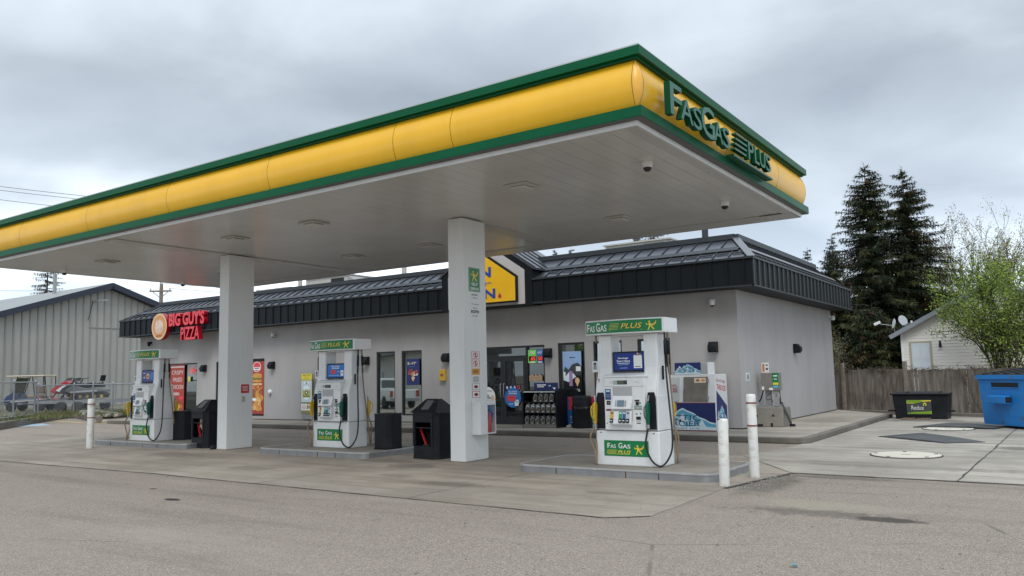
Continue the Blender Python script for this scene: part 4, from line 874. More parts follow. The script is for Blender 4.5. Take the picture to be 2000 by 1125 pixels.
# ice chest
t = thing('ice_chest', 'white ice merchandiser with ARCTIC GLACIER panels and steel doors by the building corner', 'ice chest', (-8.0, 19.05, ZG))
m = MB(); prof = [(.0, .0), (.0, .70), (.10, 1.36), (.10, 1.40), (.88, 1.40), (.88, .0)]
m.prism([(-.86, y, z) for y, z in prof], (1.77, 0, 0), white); m.build('cabinet', t, bev=.01)
def ice_print(b, P, w_, h, R_, U_, title=True, big=True):
    kw = dict(right=R_, up=U_)
    mt = [(0, .0), (0, .30), (.08, .42), (.16, .38), (.25, .58), (.33, .74), (.40, .72), (.46, .90), (.52, .98), (.58, .88), (.68, .76), (.76, .58), (.84, .50), (.92, .36), (1, .32), (1, 0)]
    b.add([P(u, v * .92, 2) for u, v in mt], [tuple(range(len(mt)))], icep)
    b.add([P(u, max(0, v * .92 - .06), 3) for u, v in mt], [tuple(range(len(mt)))], iceb)
    for u, v, s_ in ((.2, .60, .12), (.38, .66, .10), (.52, .52, .1), (.66, .4, .09), (.1, .4, .07), (.8, .28, .08), (.3, .35, .12), (.48, .28, .1)):
        b.add([P(u - s_, v - .18, 4), P(u, v + .16, 4), P(u + s_ * .5, v - .05, 4), P(u + s_ * .9, v - .2, 4)], [(0, 1, 2, 3)], icel if int(u * 50) % 2 else icep)
    b.add([P(0, 0, 5), P(1, 0, 5), P(1, .12, 5), P(.7, .16, 5), P(.4, .10, 5), P(.1, .17, 5), P(0, .12, 5)], [tuple(range(7))], icep)
    if title: b.text('ARCTIC', P(.46, .50, 7), w_ * .62, h * .22, M('ice_text', (.015, .05, .12)), bold=.0, **kw); b.text('GLACIER', P(.46, .26, 7), w_ * .62, h * .2, M('ice_text', (.015, .05, .12)), **kw)
    if big: b.text('PREMIUM ICE', P(.46, .07, 8), w_ * .6, h * .045, M('ice_text', (.015, .05, .12)), **kw)
m = MB(); m.box(-.86, .905, -.015, -.001, .02, .70, navy); m.box(-.862, .907, -.017, -.0011, .69, .705, redpost); m.box(-.862, .907, -.017, -.0012, .005, .02, redpost)
ice_print(m, lambda u, v, k=1: (-.86 + 1.765 * u, -.0155 - .0008 * k, .03 + .60 * v), 1.765, .62, (1, 0, 0), (0, 0, 1)); m.build('front_panel', t, norm=False)
sl_ = V((0, .10, .66)).normalized(); nn_ = V((0, -.66, .10)).normalized()
for a, b_, mt_, lb in ((-.80, -.03, M('door_pale', (.55, .56, .55), .4, var=.08), 0), (.08, .72, stainless, 1)):
    d = MB(); c = V(((a + b_) / 2, .05, 1.03)) + nn_ * .015; d.obox(c, ((b_ - a) / 2, 0, 0), sl_ * .31, nn_ * .014, mt_); o = d.build('door', t, bev=.006)
    h = MB(); hx = b_ - .05 if not lb else a + .03; h.tube([c + V((hx - (a + b_) / 2, 0, 0)) + sl_ * q + nn_ * (.05 if 0 < i < 3 else .012) for i, q in enumerate((-.07, -.06, .06, .07))], .012, greyd, 6); h.build('handle', o)
    h = MB()
    for q in (-.22, .2): h.obox(c + V(((b_ - a) / 2 * (1 if lb else -1), 0, 0)) + sl_ * q + nn_ * .012, (.025, 0, 0), sl_ * .04, nn_ * .012, greyd)
    h.build('hinge', o)
    b = MB()
    if lb: b.rect(c + V((.12, 0, 0)) + sl_ * .22 + nn_ * .0155, .30, .12, M('cream_label', (.7, .6, .45)), (1, 0, 0), sl_); b.disc(c + V((.06, 0, 0)) + sl_ * .22 + nn_ * .0165, .09, .07, food2, (1, 0, 0), sl_, 10); b.disc(c + V((.2, 0, 0)) + sl_ * .22 + nn_ * .0165, .09, .07, food1, (1, 0, 0), sl_, 10)
    else: b.text("Don't Forget", c + V((.1, 0, 0)) + sl_ * .08 + nn_ * .016, .42, .10, red, (1, 0, .12), sl_); b.text('THE ICE!', c + V((.1, 0, 0)) + sl_ * -.04 + nn_ * .016, .42, .10, red, (1, 0, .12), sl_, bold=.02)
    b.build('label', o, norm=False)
m = MB(); X_ = .9115
m.add([(X_, .05, .06), (X_, .80, .06), (X_, .80, .60), (X_, .10, 1.0)], [(0, 1, 2, 3)], navy); PS = lambda u, v, k=1: (X_ + .0008 * k, .05 + .75 * u, .06 + .62 * v)
ice_print(m, PS, .75, .62, (0, 1, 0), (0, 0, 1), True, False); m.text("Don't Forget", (X_ + .001, .42, 1.22), .62, .11, red, (0, 1, -.08), (0, 0, 1)); m.text('THE ICE!', (X_ + .001, .44, 1.06), .62, .13, red, (0, 1, -.1), (0, 0, 1), bold=.02); m.build('side_print', t, norm=False)
m = MB(); m.box(-.14, .71, .12, .6, 1.401, 1.70, white); m.box(-.16, .53, .105, .119, 1.41, 1.70, navy); ice_print(m, lambda u, v, k=1: (-.16 + .69 * u, .104 - .0006 * k, 1.41 + .28 * v), .69, .29, (1, 0, 0), (0, 0, 1), True, False)
m.box(.54, .705, .112, .119, 1.42, 1.69, M('vent_grey', (.35, .36, .36)))
for k in range(12): m.box(.55, .695, .108, .1115, 1.435 + .021 * k, 1.445 + .021 * k, pumpg)
m.build('compressor_box', t, norm=False)
# AIR sign, air machine on its concrete block
t = side_sign('air_sign', 20.40, 20.70, 1.33, 1.54, BX1, 'small white AIR sign on the corner of the side wall', lambda b, P, w_, h: b.text('AIR', P(.5, .5), w_ * .7, h * .7, textdark, bold=.02, **RY))
def hole(x, z, a, b_, t): m = MB(); m.box(x - a, x + a, -.4245 + .03 * (z / .5), -.38, z - b_, z + b_, blackflat); m.build('lifting_hole', t)
t = thing('concrete_block', 'grey precast concrete block under the air machine', 'concrete block', (-6.42, 21.45, ZG))
m = MB(); m.box(-.36, .37, -.42, .42, 0, .50, concrete_mat('block_concrete', (.25, .235, .205), False), (.02, .03)); m.build('block', t, bev=.02); m = MB()
for x, z, a, b_ in ((-.3, .28, .025, .025), (.12, .29, .025, .025), (-.22, .03, .07, .04), (.08, .05, .03, .05)): hole(x, z, a, b_, t)
t = thing('air_machine', 'steel coin-operated air machine with green sticker on a post by the side wall', 'air pump', (-6.42, 21.35, ZG + .5))
m = MB(); m.box(-.21, .26, -.12, .14, .44, .90, M('machine_steel', (.26, .24, .22), .45, metal=.4, var=.12, vs=5)); m.build('cabinet', t, bev=.012)
m = MB(); m.box(-.14, .0, -.02, .12, .03, .44, greyd); m.box(-.32, .12, -.1, .16, 0, .03, greyd); m.build('post', t)
m = MB(); m.box(.10, .26, -.125, -.1205, .50, .89, green); m.box(.11, .25, -.1265, -.1255, .58, .64, poster_y); m.box(.11, .25, -.1265, -.1255, .505, .56, iceb); m.box(.13, .23, -.1265, -.1255, .80, .83, logow); m.box(.14, .22, -.1265, -.1255, .72, .74, logow); m.box(-.19, -.13, -.1235, -.1205, .455, .54, logow); m.box(-.0, .1, -.1235, -.1205, .445, .50, logow); m.build('stickers', t, norm=False)
m = MB(); m.box(.07, .24, -.08, .04, .33, .439, greyd); m.box(.10, .24, -.1, .06, .02, .27, M('meter_grey', (.30, .30, .30), .5)); m.box(.2405, .247, -.06, .02, .08, .22, blackflat); m.tube([(.15, -.03, .27), (.16, -.03, .34)], .03, steel); m.build('meter', t)
m = MB(); m.box(-.2, -.01, -.02, -.005, .90, 1.17, white); m.rect((-.15, -.0205, 1.03), .06, .2, M('sticker_orange', (.6, .2, .06))); m.rect((-.06, -.0205, 1.1), .06, .03, textdark); m.rect((-.06, -.0205, 1.0), .06, .05, textdark); m.build('notice', t, norm=False)
m = MB(); m.tube(spline([(-.19, .0, .45), (-.22, -.02, .32), (-.3, .0, .16), (-.42, .05, .14)], 6), .016, black); m.tube(spline([(.04, -.08, .44), (.02, -.1, .36), (-.1, -.1, .26), (-.06, -.1, .19), (.04, -.1, .2), (.08, -.08, .12)], 6), .008, black); m.build('cable', t)
m = MB(); pts = spline([(.25, -.05, .44), (.27, -.08, .3), (.28, -.1, .12)], 6)
for i in range(150):
    u = i / 149; an = u * 2 * PI * 13; rr = .045; pts.append(V((.29 + .24 * u + rr * math.cos(an) * .6, -.1 - .06 * u + rr * math.sin(an), .12 - .56 * u + rr * .3 * math.cos(an))))
m.tube(pts, .009, black, 6); m.obox((.56, -.16, -.455), (.06, -.01, 0), (.01, .03, 0), (0, 0, .03), black); m.build('coiled_hose', t)
# jug rack, trash can, signs by the door
t = thing('jug_rack', 'black display rack of fluid jugs with blue header beside the store entrance', 'display rack', (-12.19, 19.0, ZG))
m = MB(); m.box(-.57, .57, .60, .62, 0, 1.03, black); m.box(-.57, -.54, 0, .599, 0, 1.0, black); m.box(.54, .57, 0, .599, 0, 1.0, black, None); m.box(-.57, .57, .0, .62, 1.001, 1.03, black); m.build('cabinet', t); m = MB(); m.box(-.52, .52, -.02, .0, .985, 1.015, M('led_tube', (.7, .7, .68), .3)); m.build('top_rail', t)
for z in (.10, .42, .72): m = MB(); m.box(-.539, .539, .01, .598, z - .02, z, blackm); m.build('shelf', t)
m = MB(); m.box(-.54, .54, -.015, .0, .01, .10, M('kick_plate', (.20, .19, .175), .6, var=.1)); m.build('kick_plate', t)
m = MB(); m.box(-.22, .54, .1, .16, 1.031, 1.25, navy); m.rect((.03, .099, 1.19), .3, .035, logow); m.rect((.0, .099, 1.14), .22, .03, logow); m.shape([(0, .7), (1, .7), (.8, .3), (.5, 0), (.2, .3)], (.3, .099, 1.17), .1, .07, icel); m.shape([(0, .7), (1, .7), (.8, .3), (.5, 0), (.2, .3)], (.45, .099, 1.1), .11, .09, logow); m.build('header', t, norm=False)
jugd = M('jug_dark', (.045, .042, .04), .3, var=.35, vs=14); jugw = M('jug_white', (.72, .73, .73), .4)
def jug(x, z, white_top, label):
    t = thing('fluid_jug', label, 'jug', (-12.19 + x, 19.12, ZG + z), 0, 'jugs on the rack')
    m = MB(); m.box(-.068, .068, -.09, .09, 0, .15, jugd); m.build('body', t, bev=.014); m = MB()
    m.prism([(-.066, -.06, .151), (.066, -.06, .151), (.02, -.06, .23), (-.05, -.06, .22)], (0, .12, 0), jugw if white_top else greyd); m.tube(spline([(.0, -.062, .21), (.055, -.062, .2), (.06, -.062, .16)], 4), .008, blackflat, 5); m.build('neck_handle', t)
    m = MB(); m.lathe([(.02, .23), (.02, .255)], jugw if white_top else jugd, 10, (-.015, 0, 0)); m.build('cap', t)
    m = MB(); m.rect((0, -.0915, .07), .11, .10, M('jug_label', (.10, .08, .065), .4, var=.5, vs=20)); m.rect((0, -.0922, .03), .05, .018, logow); 
    for s_ in (-1, 1): m.rect((s_ * .061, -.0918, .075), .007, .14, M('jug_edge', (.45, .44, .42)))
    m.rect((0, -.0918, .006), .128, .007, M('jug_edge', (.45, .44, .42))); m.disc((-.035, -.0922, .128), .03, .02, logow, n=6); m.build('label', t, norm=False)
for k in range(4): jug(-.15 + k * .178, .722, False, 'dark wrapped fluid jug on the sparse top shelf of the jug rack')
for k in range(6): jug(-.42 + k * .172, .422, True, 'white-necked fluid jug on the middle shelf of the jug rack')
for k in range(6): jug(-.45 + k * .178, .102, False, 'dark fluid jug on the full bottom shelf of the jug rack')
t = thing('black_rounded_stand', 'black rounded panel stand standing behind the jug rack', 'stand', (-11.95, 19.75, ZG)); m = MB()
pts = [(-.32, 0, 0), (.55, 0, 0), (.55, 0, .95)] + [(.43 + .12 * math.cos(R(a_)), 0, .95 + .12 * math.sin(R(a_))) for a_ in (30, 60, 90)] + [(-.32, 0, 1.07)]
m.prism(pts, (0, .12, 0), black); m.build('panel', t, bev=.01)
def d_job(b, P, w_, h):
    b.rect(P(.24, .78), w_ * .30, h * .44, redf); b.text('Aut', P(.2, .33), w_ * .14, h * .07, logow); b.text('Jou', P(.2, .24), w_ * .14, h * .06, logow); b.text('now', P(.2, .15), w_ * .14, h * .05, logow)
front_sign('blue_a_board', -11.62, -11.05, .14, .97, 19.62, 'blue and red sandwich board behind the black trash can', d_job, M('board_blue', (.02, .12, .36), .4), .03, cat='sign')
def d_wb(b, P, w_, h): b.rect(P(.5, .84), w_, h * .32, redf); b.disc(P(.22, .48), w_ * .14, h * .14, logoy2); b.disc(P(.22, .48, 2), w_ * .08, h * .08, logow); b.text('NE', P(.2, .12), w_ * .22, h * .07, textdark)
front_sign('white_a_board', -10.95, -10.45, .14, .97, 19.66, 'white and red sandwich board partly behind the yellow pump nozzle', d_wb, white, .03, cat='sign')
def round_can(x, y, z, r_, h, label):
    t = thing('trash_can', label, 'trash can', (x, y, z)); m = MB(); m.lathe([(r_ * .98, 0), (r_, .02), (r_, h * .62), (r_ * 1.03, h * .64), (r_ * 1.03, h * .67)], black, 28); m.build('barrel', t)
    m = MB(); m.lathe([(r_ * .98, h * .671), (r_ * .98, h * .94), (r_ * .9, h * .985), (r_ * .5, h)], black, 28); o = m.build('hood', t); m = MB(); m.obox((-.03, -r_ * .95, h * .84), (r_ * .42, 0, 0), (0, r_ * .06, 0), (0, 0, h * .075), blackflat); m.build('opening', o)
    m = MB()
    for i in range(26): an = 2 * PI * i / 26; a2 = 2 * PI * (i + 1) / 26; z1 = h * .655 - .03 * random.random(); z2 = h * .62 - .05 * random.random(); m.add([(math.cos(an) * r_ * 1.045, math.sin(an) * r_ * 1.045, h * .665), (math.cos(a2) * r_ * 1.045, math.sin(a2) * r_ * 1.045, h * .665), (math.cos(a2) * r_ * 1.08, math.sin(a2) * r_ * 1.08, z1), (math.cos(an) * r_ * 1.06, math.sin(an) * r_ * 1.06, z2)], [(0, 1, 2, 3)], M('bag_black', (.02, .02, .022), .2))
    m.build('bag', t); return t
round_can(-11.0, 19.33, ZG, .275, .88, 'round black trash can with hooded top beside the store entrance')
t = thing('paper_cup', 'crushed white paper cup on the sidewalk beside the trash can', 'litter', (-11.43, 19.32, ZG + .03)); m = MB(); m.lathe([(.04, -.06), (.055, .07)], M('cup', (.6, .55, .5), .6, var=.3, vs=20), 10, (0, 0, 0), (1, .3, .2)); m.build('cup', t)
def d_bbq(b, P, w_, h):
    b.rect(P(.5, .91), w_ * .94, h * .17, poster_y); b.text('BBQ Tank', P(.5, .955, 2), w_ * .66, h * .03, textdark, bold=.03)
    for k, st in enumerate(('Exchange', 'Program')): b.text(st, P(.5, .91 - .035 * k, 2), w_ * .5, h * .022, textdark)
    b.rect(P(.5, .835, 2), w_ * .94, h * .008, textdark); b.rect(P(.5, .55), w_ * .94, h * .54, M('sign_pale', (.55, .62, .64)))
    b.disc(P(.5, .52, 2), w_ * .74, h * .36, icep); b.rect(P(.5, .50, 2.5), w_ * .74, h * .2, icep); b.disc(P(.5, .76, 2), w_ * .5, h * .06, icep); b.disc(P(.5, .755, 2.6), w_ * .2, h * .05, greyd)
    olive = M('tank_label', (.42, .40, .10)); b.rect(P(.5, .50, 3), w_ * .72, h * .21, olive); b.disc(P(.5, .52, 4), w_ * .3, h * .12, textdark, n=6); b.disc(P(.5, .52, 5), w_ * .14, h * .06, logow, n=8); b.rect(P(.5, .585, 4), w_ * .6, h * .015, logow); b.rect(P(.5, .43, 4), w_ * .6, h * .02, textdark)
    b.rect(P(.5, .155), w_ * .92, h * .17, logow); b.rect(P(.5, .245, 2), w_ * .94, h * .006, textdark); b.disc(P(.28, .155, 2), w_ * .34, h * .12, redpost, n=16); b.disc(P(.28, .155, 3), w_ * .26, h * .09, logow, n=16); b.rect(P(.28, .155, 4), w_ * .14, h * .02, textdark); b.rect(P(.72, .155, 2), w_ * .3, h * .08, greyd)
front_sign('propane_sign', -23.09, -22.49, .40, 1.84, 19.86, 'yellow and white BBQ tank exchange sign standing by the wall, left of the middle pump', d_bbq, M('olive_frame', (.20, .21, .08), .5), .02, cat='sign')
t2 = thing('propane_sign_stand', 'grey sheet metal stand under the BBQ tank exchange sign', 'sign stand', (-22.79, 19.87, ZG)); m = MB(); m.box(-.28, .30, 0, .02, .06, .268, steel); m.box(-.28, -.24, 0.001, .021, 0, .06, steel); m.box(.26, .30, .001, .021, 0, .06, steel); m.build('stand', t2)
# rooftop units and vents
unitm = M('rooftop_beige', (.42, .40, .36), .5, var=.08)
def rtu(x, y, z, sx, sy, sz, label, dark=True):
    t = thing('rooftop_unit', label, 'air conditioner', (x, y, z), 0, 'air handling units on the flat roof'); m = MB(); m.box(-sx / 2, sx / 2, -sy / 2, sy / 2, 0, sz, unitm); m.build('casing', t, bev=.02)
    m = MB(); m.box(-sx / 2 - .06, sx / 2 + .06, -sy / 2 - .06, sy / 2 + .06, sz, sz + .05, unitm); m.build('top_panel', t)
    if dark: m = MB(); m.box(sx * .12, sx * .42, -sy / 2 - .015, -sy / 2 - .001, sz * .15, sz * .9, blackflat); m.build('grille', t); m = MB(); m.prism([(sx / 2 + .001, -sy / 2, sz), (sx / 2 + .9, -sy / 2, sz * .35), (sx / 2 + .9, -sy / 2, 0), (sx / 2 + .001, -sy / 2, 0)], (0, sy, 0), greyd); m.build('hood', t)
rtu(-11.3, 24.6, 5.13, 2.3, 1.6, .74, 'beige rooftop air unit behind the right part of the roof')
rtu(-25.9, 24.4, 5.13, 2.6, 1.6, .86, 'long beige rooftop air unit left of the middle of the roof')
rtu(-29.5, 24.4, 5.13, 2.2, 1.4, .62, 'low pale rooftop unit near the left end of the roof', False)
for x, y, h, r_, lb in ((-9.0, 24, 1.05, .10, 'dark vent pipe on the roof near the right corner'), (-26.4, 22.6, .95, .09, 'short pale vent pipe on the roof near the long unit'), (-21.3, 23.5, 1.1, .10, 'pale vent pipe on the roof just left of the right column')):
    t = thing('vent_pipe', lb, 'vent', (x, y, 5.13)); m = MB(); m.lathe([(r_, 0), (r_, h)], fasr if 'dark' in lb else unitm, 14); m.build('pipe', t)
    m = MB(); m.lathe([(r_ * 1.5, h), (r_ * 1.5, h + .05), (.02, h + .14)], fasr if 'dark' in lb else unitm, 14); m.build('cap', t)
# ---------------------------------------------------------------- fuel pumps
gapm = M('panel_gap', (.12, .12, .12), .7)
def logo_strip(b, P, w_, h, kw, with_plus=True):
    """white FAS GAS in small caps, gold stripes and PLUS, running figure"""
    def tx(st, u0, u1, v0, v1, m_, k=2, **q): b.text(st, P((u0 + u1) / 2, (v0 + v1) / 2, k), (u1 - u0) * w_, (v1 - v0) * h, m_, **kw, **q)
    tx('F', .02, .055, .15, .80, logow, bold=.01); tx('AS', .058, .135, .15, .66, logow, bold=.01)
    tx('G', .16, .215, .15, .88, logow, bold=.01); tx('AS', .22, .315, .15, .70, logow, bold=.01)
    for k in range(5): u = .365 - .006 * k; b.shape([(0, 0), (1, 0), (1, 1), (.02, 1)], P(u + .065, .74 - .115 * k, 2), .13 * w_, .026 * h, logoy, **kw)
    b.shape([(0, 0), (1, 0), (1, 1), (.02, 1)], P(.56, .19, 2), .42 * w_, .024 * h, logoy, **kw)
    tx('PLUS', .513, .778, .27, .70, textdark, 2, shear=.28, bold=.02); tx('PLUS', .51, .775, .30, .73, logoy, 3, shear=.28, bold=.01)
    runner(b, P(.88, .5, 2), h * .78, **kw)
def nozzle(parent, x, y, z, mat, sx=1, rz=0):
    m = MB()
    m.prism([(x - .022, y - .03, z), (x - .022, y - .068, z + .01), (x - .022, y - .085, z + .15), (x - .022, y - .10, z + .24), (x - .022, y - .085, z + .32), (x - .022, y - .03, z + .35), (x - .022, y + .01, z + .31), (x - .022, y + .0, z + .2)], (.044, 0, 0), mat)
    m.tube(spline([(x, y - .09, z + .30), (x, y - .17, z + .27), (x, y - .165, z + .14), (x, y - .08, z + .06)], 5), .011, mat, 6)
    o = m.build('nozzle', parent, bev=.006, seg=1)
    s = MB(); s.tube([(x, y - .03, z + .36), (x, y + .01, z + .44), (x, y + .06, z + .40)], [.017, .015, .013], steel, 8); s.lathe([(.024, 0), (.024, .04), (.018, .06)], steel, 10, (x, y - .045, z - .055)); s.build('spout', o)
    return o
def hose(parent, pts, mat, r_=.0155, sw=True):
    P_ = [V(p) for p in pts]; m = MB(); m.tube(spline(pts, 8), r_, mat, 8); o = m.build('hose', parent)
    if sw:
        s = MB(); d = (P_[1] - P_[0]).normalized(); s.tube([P_[0] + V((0, 0, .0)), P_[0] + d * .12, P_[0] + d * .13, P_[0] + d * .34, P_[0] + d * .35, P_[0] + d * .5], [.014, .014, .024, .024, .017, .019], black, 8); s.build('swivel_coupling', o)
    return o
def make_pump(loc, label):
    t = thing('fuel_pump', label, 'fuel pump', loc, 0, 'fuel pumps on the islands')
    m = MB(); m.box(-.55, .55, -.275, .275, .0, .548, pumpw); m.build('base_cabinet', t, bev=.018)
    m = MB(); m.box(-.54, .54, -.265, .265, .545, .558, gapm); 
    for x in (-.46, .46): m.lathe([(.012, 0), (.012, .003)], textdark, 8, (x, -.2752, .515), (0, -1, 0))
    m.build('seam', t)
    prof = [(-.275, .556), (-.275, 1.05), (-.262, 1.20), (-.225, 1.32), (-.185, 1.42), (-.165, 1.54), (-.16, 2.075), (.16, 2.075), (.165, 1.54), (.185, 1.42), (.225, 1.32), (.262, 1.20), (.275, 1.05), (.275, .556)]
    for s_ in (-1, 1):
        m = MB(); m.prism([(s_ * .285, y, z) for y, z in prof], (s_ * .235, 0, 0), pumpw); o = m.build('side_pillar', t, bev=.022)
        m = MB(); m.box(.547 * s_ - .025, .547 * s_ + .003, -.272, .272, .556, 1.10, pumpw); m.prism([(s_ * .519, y * .96, z) for y, z in prof if z > 1.0 and z < 1.6], (s_ * .024, 0, 0), pumpw); m.build('side_cover', o, bev=.006)
        for fy in (-1, 1):
            xb = .445 * s_; m = MB(); m.prism([(xb - .075, fy * .277, .575), (xb + .075, fy * .277, .575), (xb + .075, fy * .277, 1.06), (xb + .05, fy * .27, 1.15), (xb - .06, fy * .27, 1.15), (xb - .075, fy * .277, 1.06)], (0, fy * .012, 0), black); m.build('nozzle_boot', o, bev=.006, seg=1)
    for fy in (-1, 1):
        k = lambda x, y, z: (x * (-fy), y * (-fy), z)      # rear side is the front turned round
        def bx(mb, x0, x1, y0, y1, z0, z1, mt):
            p, q = k(x0, y0, 0), k(x1, y1, 0); mb.box(min(p[0], q[0]), max(p[0], q[0]), min(p[1], q[1]), max(p[1], q[1]), z0, z1, mt)
        R_ = (1 * -fy, 0, 0); kw = dict(right=R_, up=(0, 0, 1))
        m = MB(); bx(m, -.355, .355, -.325, -.03, .56, 1.385, pumpw); o = m.build('dispenser_cabinet', t, bev=.012)
        m = MB(); m.prism([k(-.37, -.335, 1.386), k(-.37, -.02, 1.386), k(-.37, -.02, 1.47), k(-.37, -.2, 1.45), k(-.37, -.335, 1.415)], k(.74, 0, 0), pumpw); m.build('cabinet_hood', o, bev=.01)
        f = -.3262
        m = MB(); dets = {}; q = lambda x, z, d=0: k(x, f - d, z)
        def pl(x0, x1, z0, z1, mt, d=.001):
            nm = 'price_display' if z0 > 1.25 else 'advert_sticker' if x1 < -.2 and z0 > 1.03 else 'scanner_window' if x1 < -.2 and z0 > .8 else 'card_reader' if x0 > .15 and .88 < z0 < 1.2 and x1 < .32 else 'receipt_slot' if x0 > .18 and x1 < .3 and z0 < .85 else 'panel_marks'
            dets.setdefault(nm, MB()).rect(q((x0 + x1) / 2, (z0 + z1) / 2, d), x1 - x0, z1 - z0, mt, **kw)
        for z in (1.245,): pl(-.35, .35, z - .002, z + .002, gapm)
        pl(.135, .139, .70, 1.24, gapm); pl(.14, .345, .88, .884, gapm); pl(-.12, .06, 1.275, 1.34, M('lcd', (.10, .11, .09), .25)); pl(-.19, -.125, 1.275, 1.34, M('lcd_label', (.35, .42, .42))); pl(.0, .05, 1.28, 1.335, M('lcd_dark', (.045, .05, .045), .25), .002); pl(-.25, -.2, 1.29, 1.33, pumpg); pl(.19, .26, 1.30, 1.32, pumpg)
        pl(-.335, -.235, 1.035, 1.205, M('sticker_navy', (.02, .05, .17))); pl(-.32, -.25, 1.16, 1.19, icel, .002); pl(-.32, -.25, 1.08, 1.085, icel, .002); pl(-.32, -.25, 1.11, 1.115, icel, .002)
        pl(-.315, -.245, .955, 1.02, blackflat); pl(-.295, -.265, .98, .995, greyd, .002); pl(-.325, -.235, .86, .89, M('sticker_darkred', (.30, .02, .03))); pl(-.31, -.25, .865, .885, textdark, .002)
        pl(.18, .26, 1.01, 1.035, blackflat); pl(.195, .25, .95, 1.005, blackflat); pl(.26, .28, .97, 1.0, textdark); pl(.17, .30, .885, .945, greyd, .002); pl(.18, .29, .90, .93, M('lcd_label', (.35, .42, .42)), .003)
        pl(.195, .275, .725, .775, blackflat); pl(.19, .28, .70, .712, greyd); pl(.19, .22, .80, .83, greyd); pl(.265, .285, .81, .83, textdark); pl(.20, .27, .665, .68, textdark); pl(-.325, -.308, .655, .672, textdark); pl(-.08, .05, .655, .663, greyd)
        pl(-.2, .13, 1.085, 1.235, M('recess_grey', (.42, .42, .42), .5))
        for nm, mm in dets.items(): mm.build(nm, o, norm=False)
        m = MB(); m.prism([k(-.21, f, 1.10), k(-.19, f - .03, 1.06), k(-.21, f - .075, .90), k(-.21, f - .075, .895), k(-.21, f, .88)], k(.35, 0, 0), pumpw); o2 = m.build('keypad_console', o, bev=.006)
        m = MB(); sl2 = V(k(0, -.04, -.165)).normalized() * -1; nrm = V(k(0, -.165, .04)).normalized(); c0 = V(k(-.035, f - .0545, .98))
        m.rect(c0 + nrm * .0125, .12, .10, M('pump_screen', (.16, .22, .28), .2), R_, sl2)
        for sx in (-1, 1):
            for r_ in range(4): m.rect(c0 + V(R_) * (.085 * sx) + sl2 * (.036 - .024 * r_) + nrm * .0125, .022, .014, greyd, R_, sl2)
        m.build('keypad_screen', o2, norm=False)
        m = MB(); m.prism([k(-.225, f, .87), k(-.225, f - .05, .855), k(-.225, f - .085, .665), k(-.225, f - .06, .635), k(-.225, f, .635)], k(.36, 0, 0), pumpw); o3 = m.build('grade_panel', o, bev=.008)
        m = MB(); up2 = V(k(0, .035, .19)).normalized(); n2 = V(k(0, -.19, .035)).normalized(); c1 = V(k(-.045, f - .068, .765))
        for x, mt in ((-.15, M('grade_gold', (.60, .38, .05))), (-.075, pumpw), (.0, M('grade_green', (.02, .26, .12))), (.065, M('grade_blue', (.02, .12, .26))), (.13, M('grade_grey', (.5, .52, .52)))):
            m.rect(c1 + V(R_) * x + up2 * .03 + n2 * .003, .058, .125, mt, R_, up2); m.rect(c1 + V(R_) * x + up2 * .065 + n2 * .004, .04, .02, textdark if mt.name in ('grade_gold', 'grade_grey') else icep, R_, up2)
            if mt is not pumpw: m.obox(c1 + V(R_) * x - up2 * .055 + n2 * .008, V(R_) * .026, up2 * .032, n2 * .008, blackm); m.rect(c1 + V(R_) * x - up2 * .055 + n2 * .0165, .03, .014, icep, R_, up2)
        m.build('grade_buttons', o3, norm=False)
        # lower green logo panel
        m = MB(); m.box(*( (-.41, .365) if fy < 0 else (-.365, .41)), *((-.283, -.2755) if fy < 0 else (.2755, .283)), .15, .395, green); o4 = m.build('logo_panel', t, bev=.003, seg=1)
        m = MB(); P = lambda u, v, kk=1: k(-.41 + .775 * u, -.2835 - .0008 * kk, .15 + .245 * v)
        def tx(st, u0, u1, v0, v1, mt, kk=1, **z): m.text(st, P((u0 + u1) / 2, (v0 + v1) / 2, kk), (u1 - u0) * .775, (v1 - v0) * .245, mt, **kw, **z)
        tx('F', .08, .14, .50, .82, logow, bold=.01); tx('AS', .145, .27, .50, .74, logow, bold=.01); tx('G', .33, .42, .50, .85, logow, bold=.01); tx('AS', .425, .60, .50, .76, logow, bold=.01)
        tx('PLUS', .315, .605, .17, .38, logoy, shear=.28, bold=.01)
        for r_ in range(5): m.rect(P(.19 - .008 * r_, .38 - .05 * r_), .775 * .22, .245 * .016, logoy, **kw)
        m.rect(P(.33, .13), .775 * .5, .245 * .02, logoy, **kw); runner(m, P(.79, .46), .155, **kw); m.build('logo', o4, norm=False)
    # advert screen between the pillars, header
    m = MB(); m.box(-.27, .30, -.14, .14, 1.475, 1.80, blackm); o = m.build('media_screen', t, bev=.01)
    m = MB(); m.box(-.28, .28, -.10, .10, 1.47, 1.4745, pumpw); m.box(-.286, .286, -.12, .12, 2.05, 2.076, pumpw); m.build('cross_panel', t)
    m = MB(); pts = []
    for i in range(13): u = i / 12; x = -.70 + 1.40 * u; pts.append((x, -.25 - .11 * math.sin(PI * u), 2.078))
    pts += [(.70, .25, 2.078)] + [(.70 - 1.40 * i / 12, .25 + .11 * math.sin(PI * i / 12), 2.078) for i in range(1, 12)] + [(-.70, .25, 2.078)]
    m.prism(pts, (0, 0, .235), pumpw); o = m.build('header', t, bev=.008, seg=1)
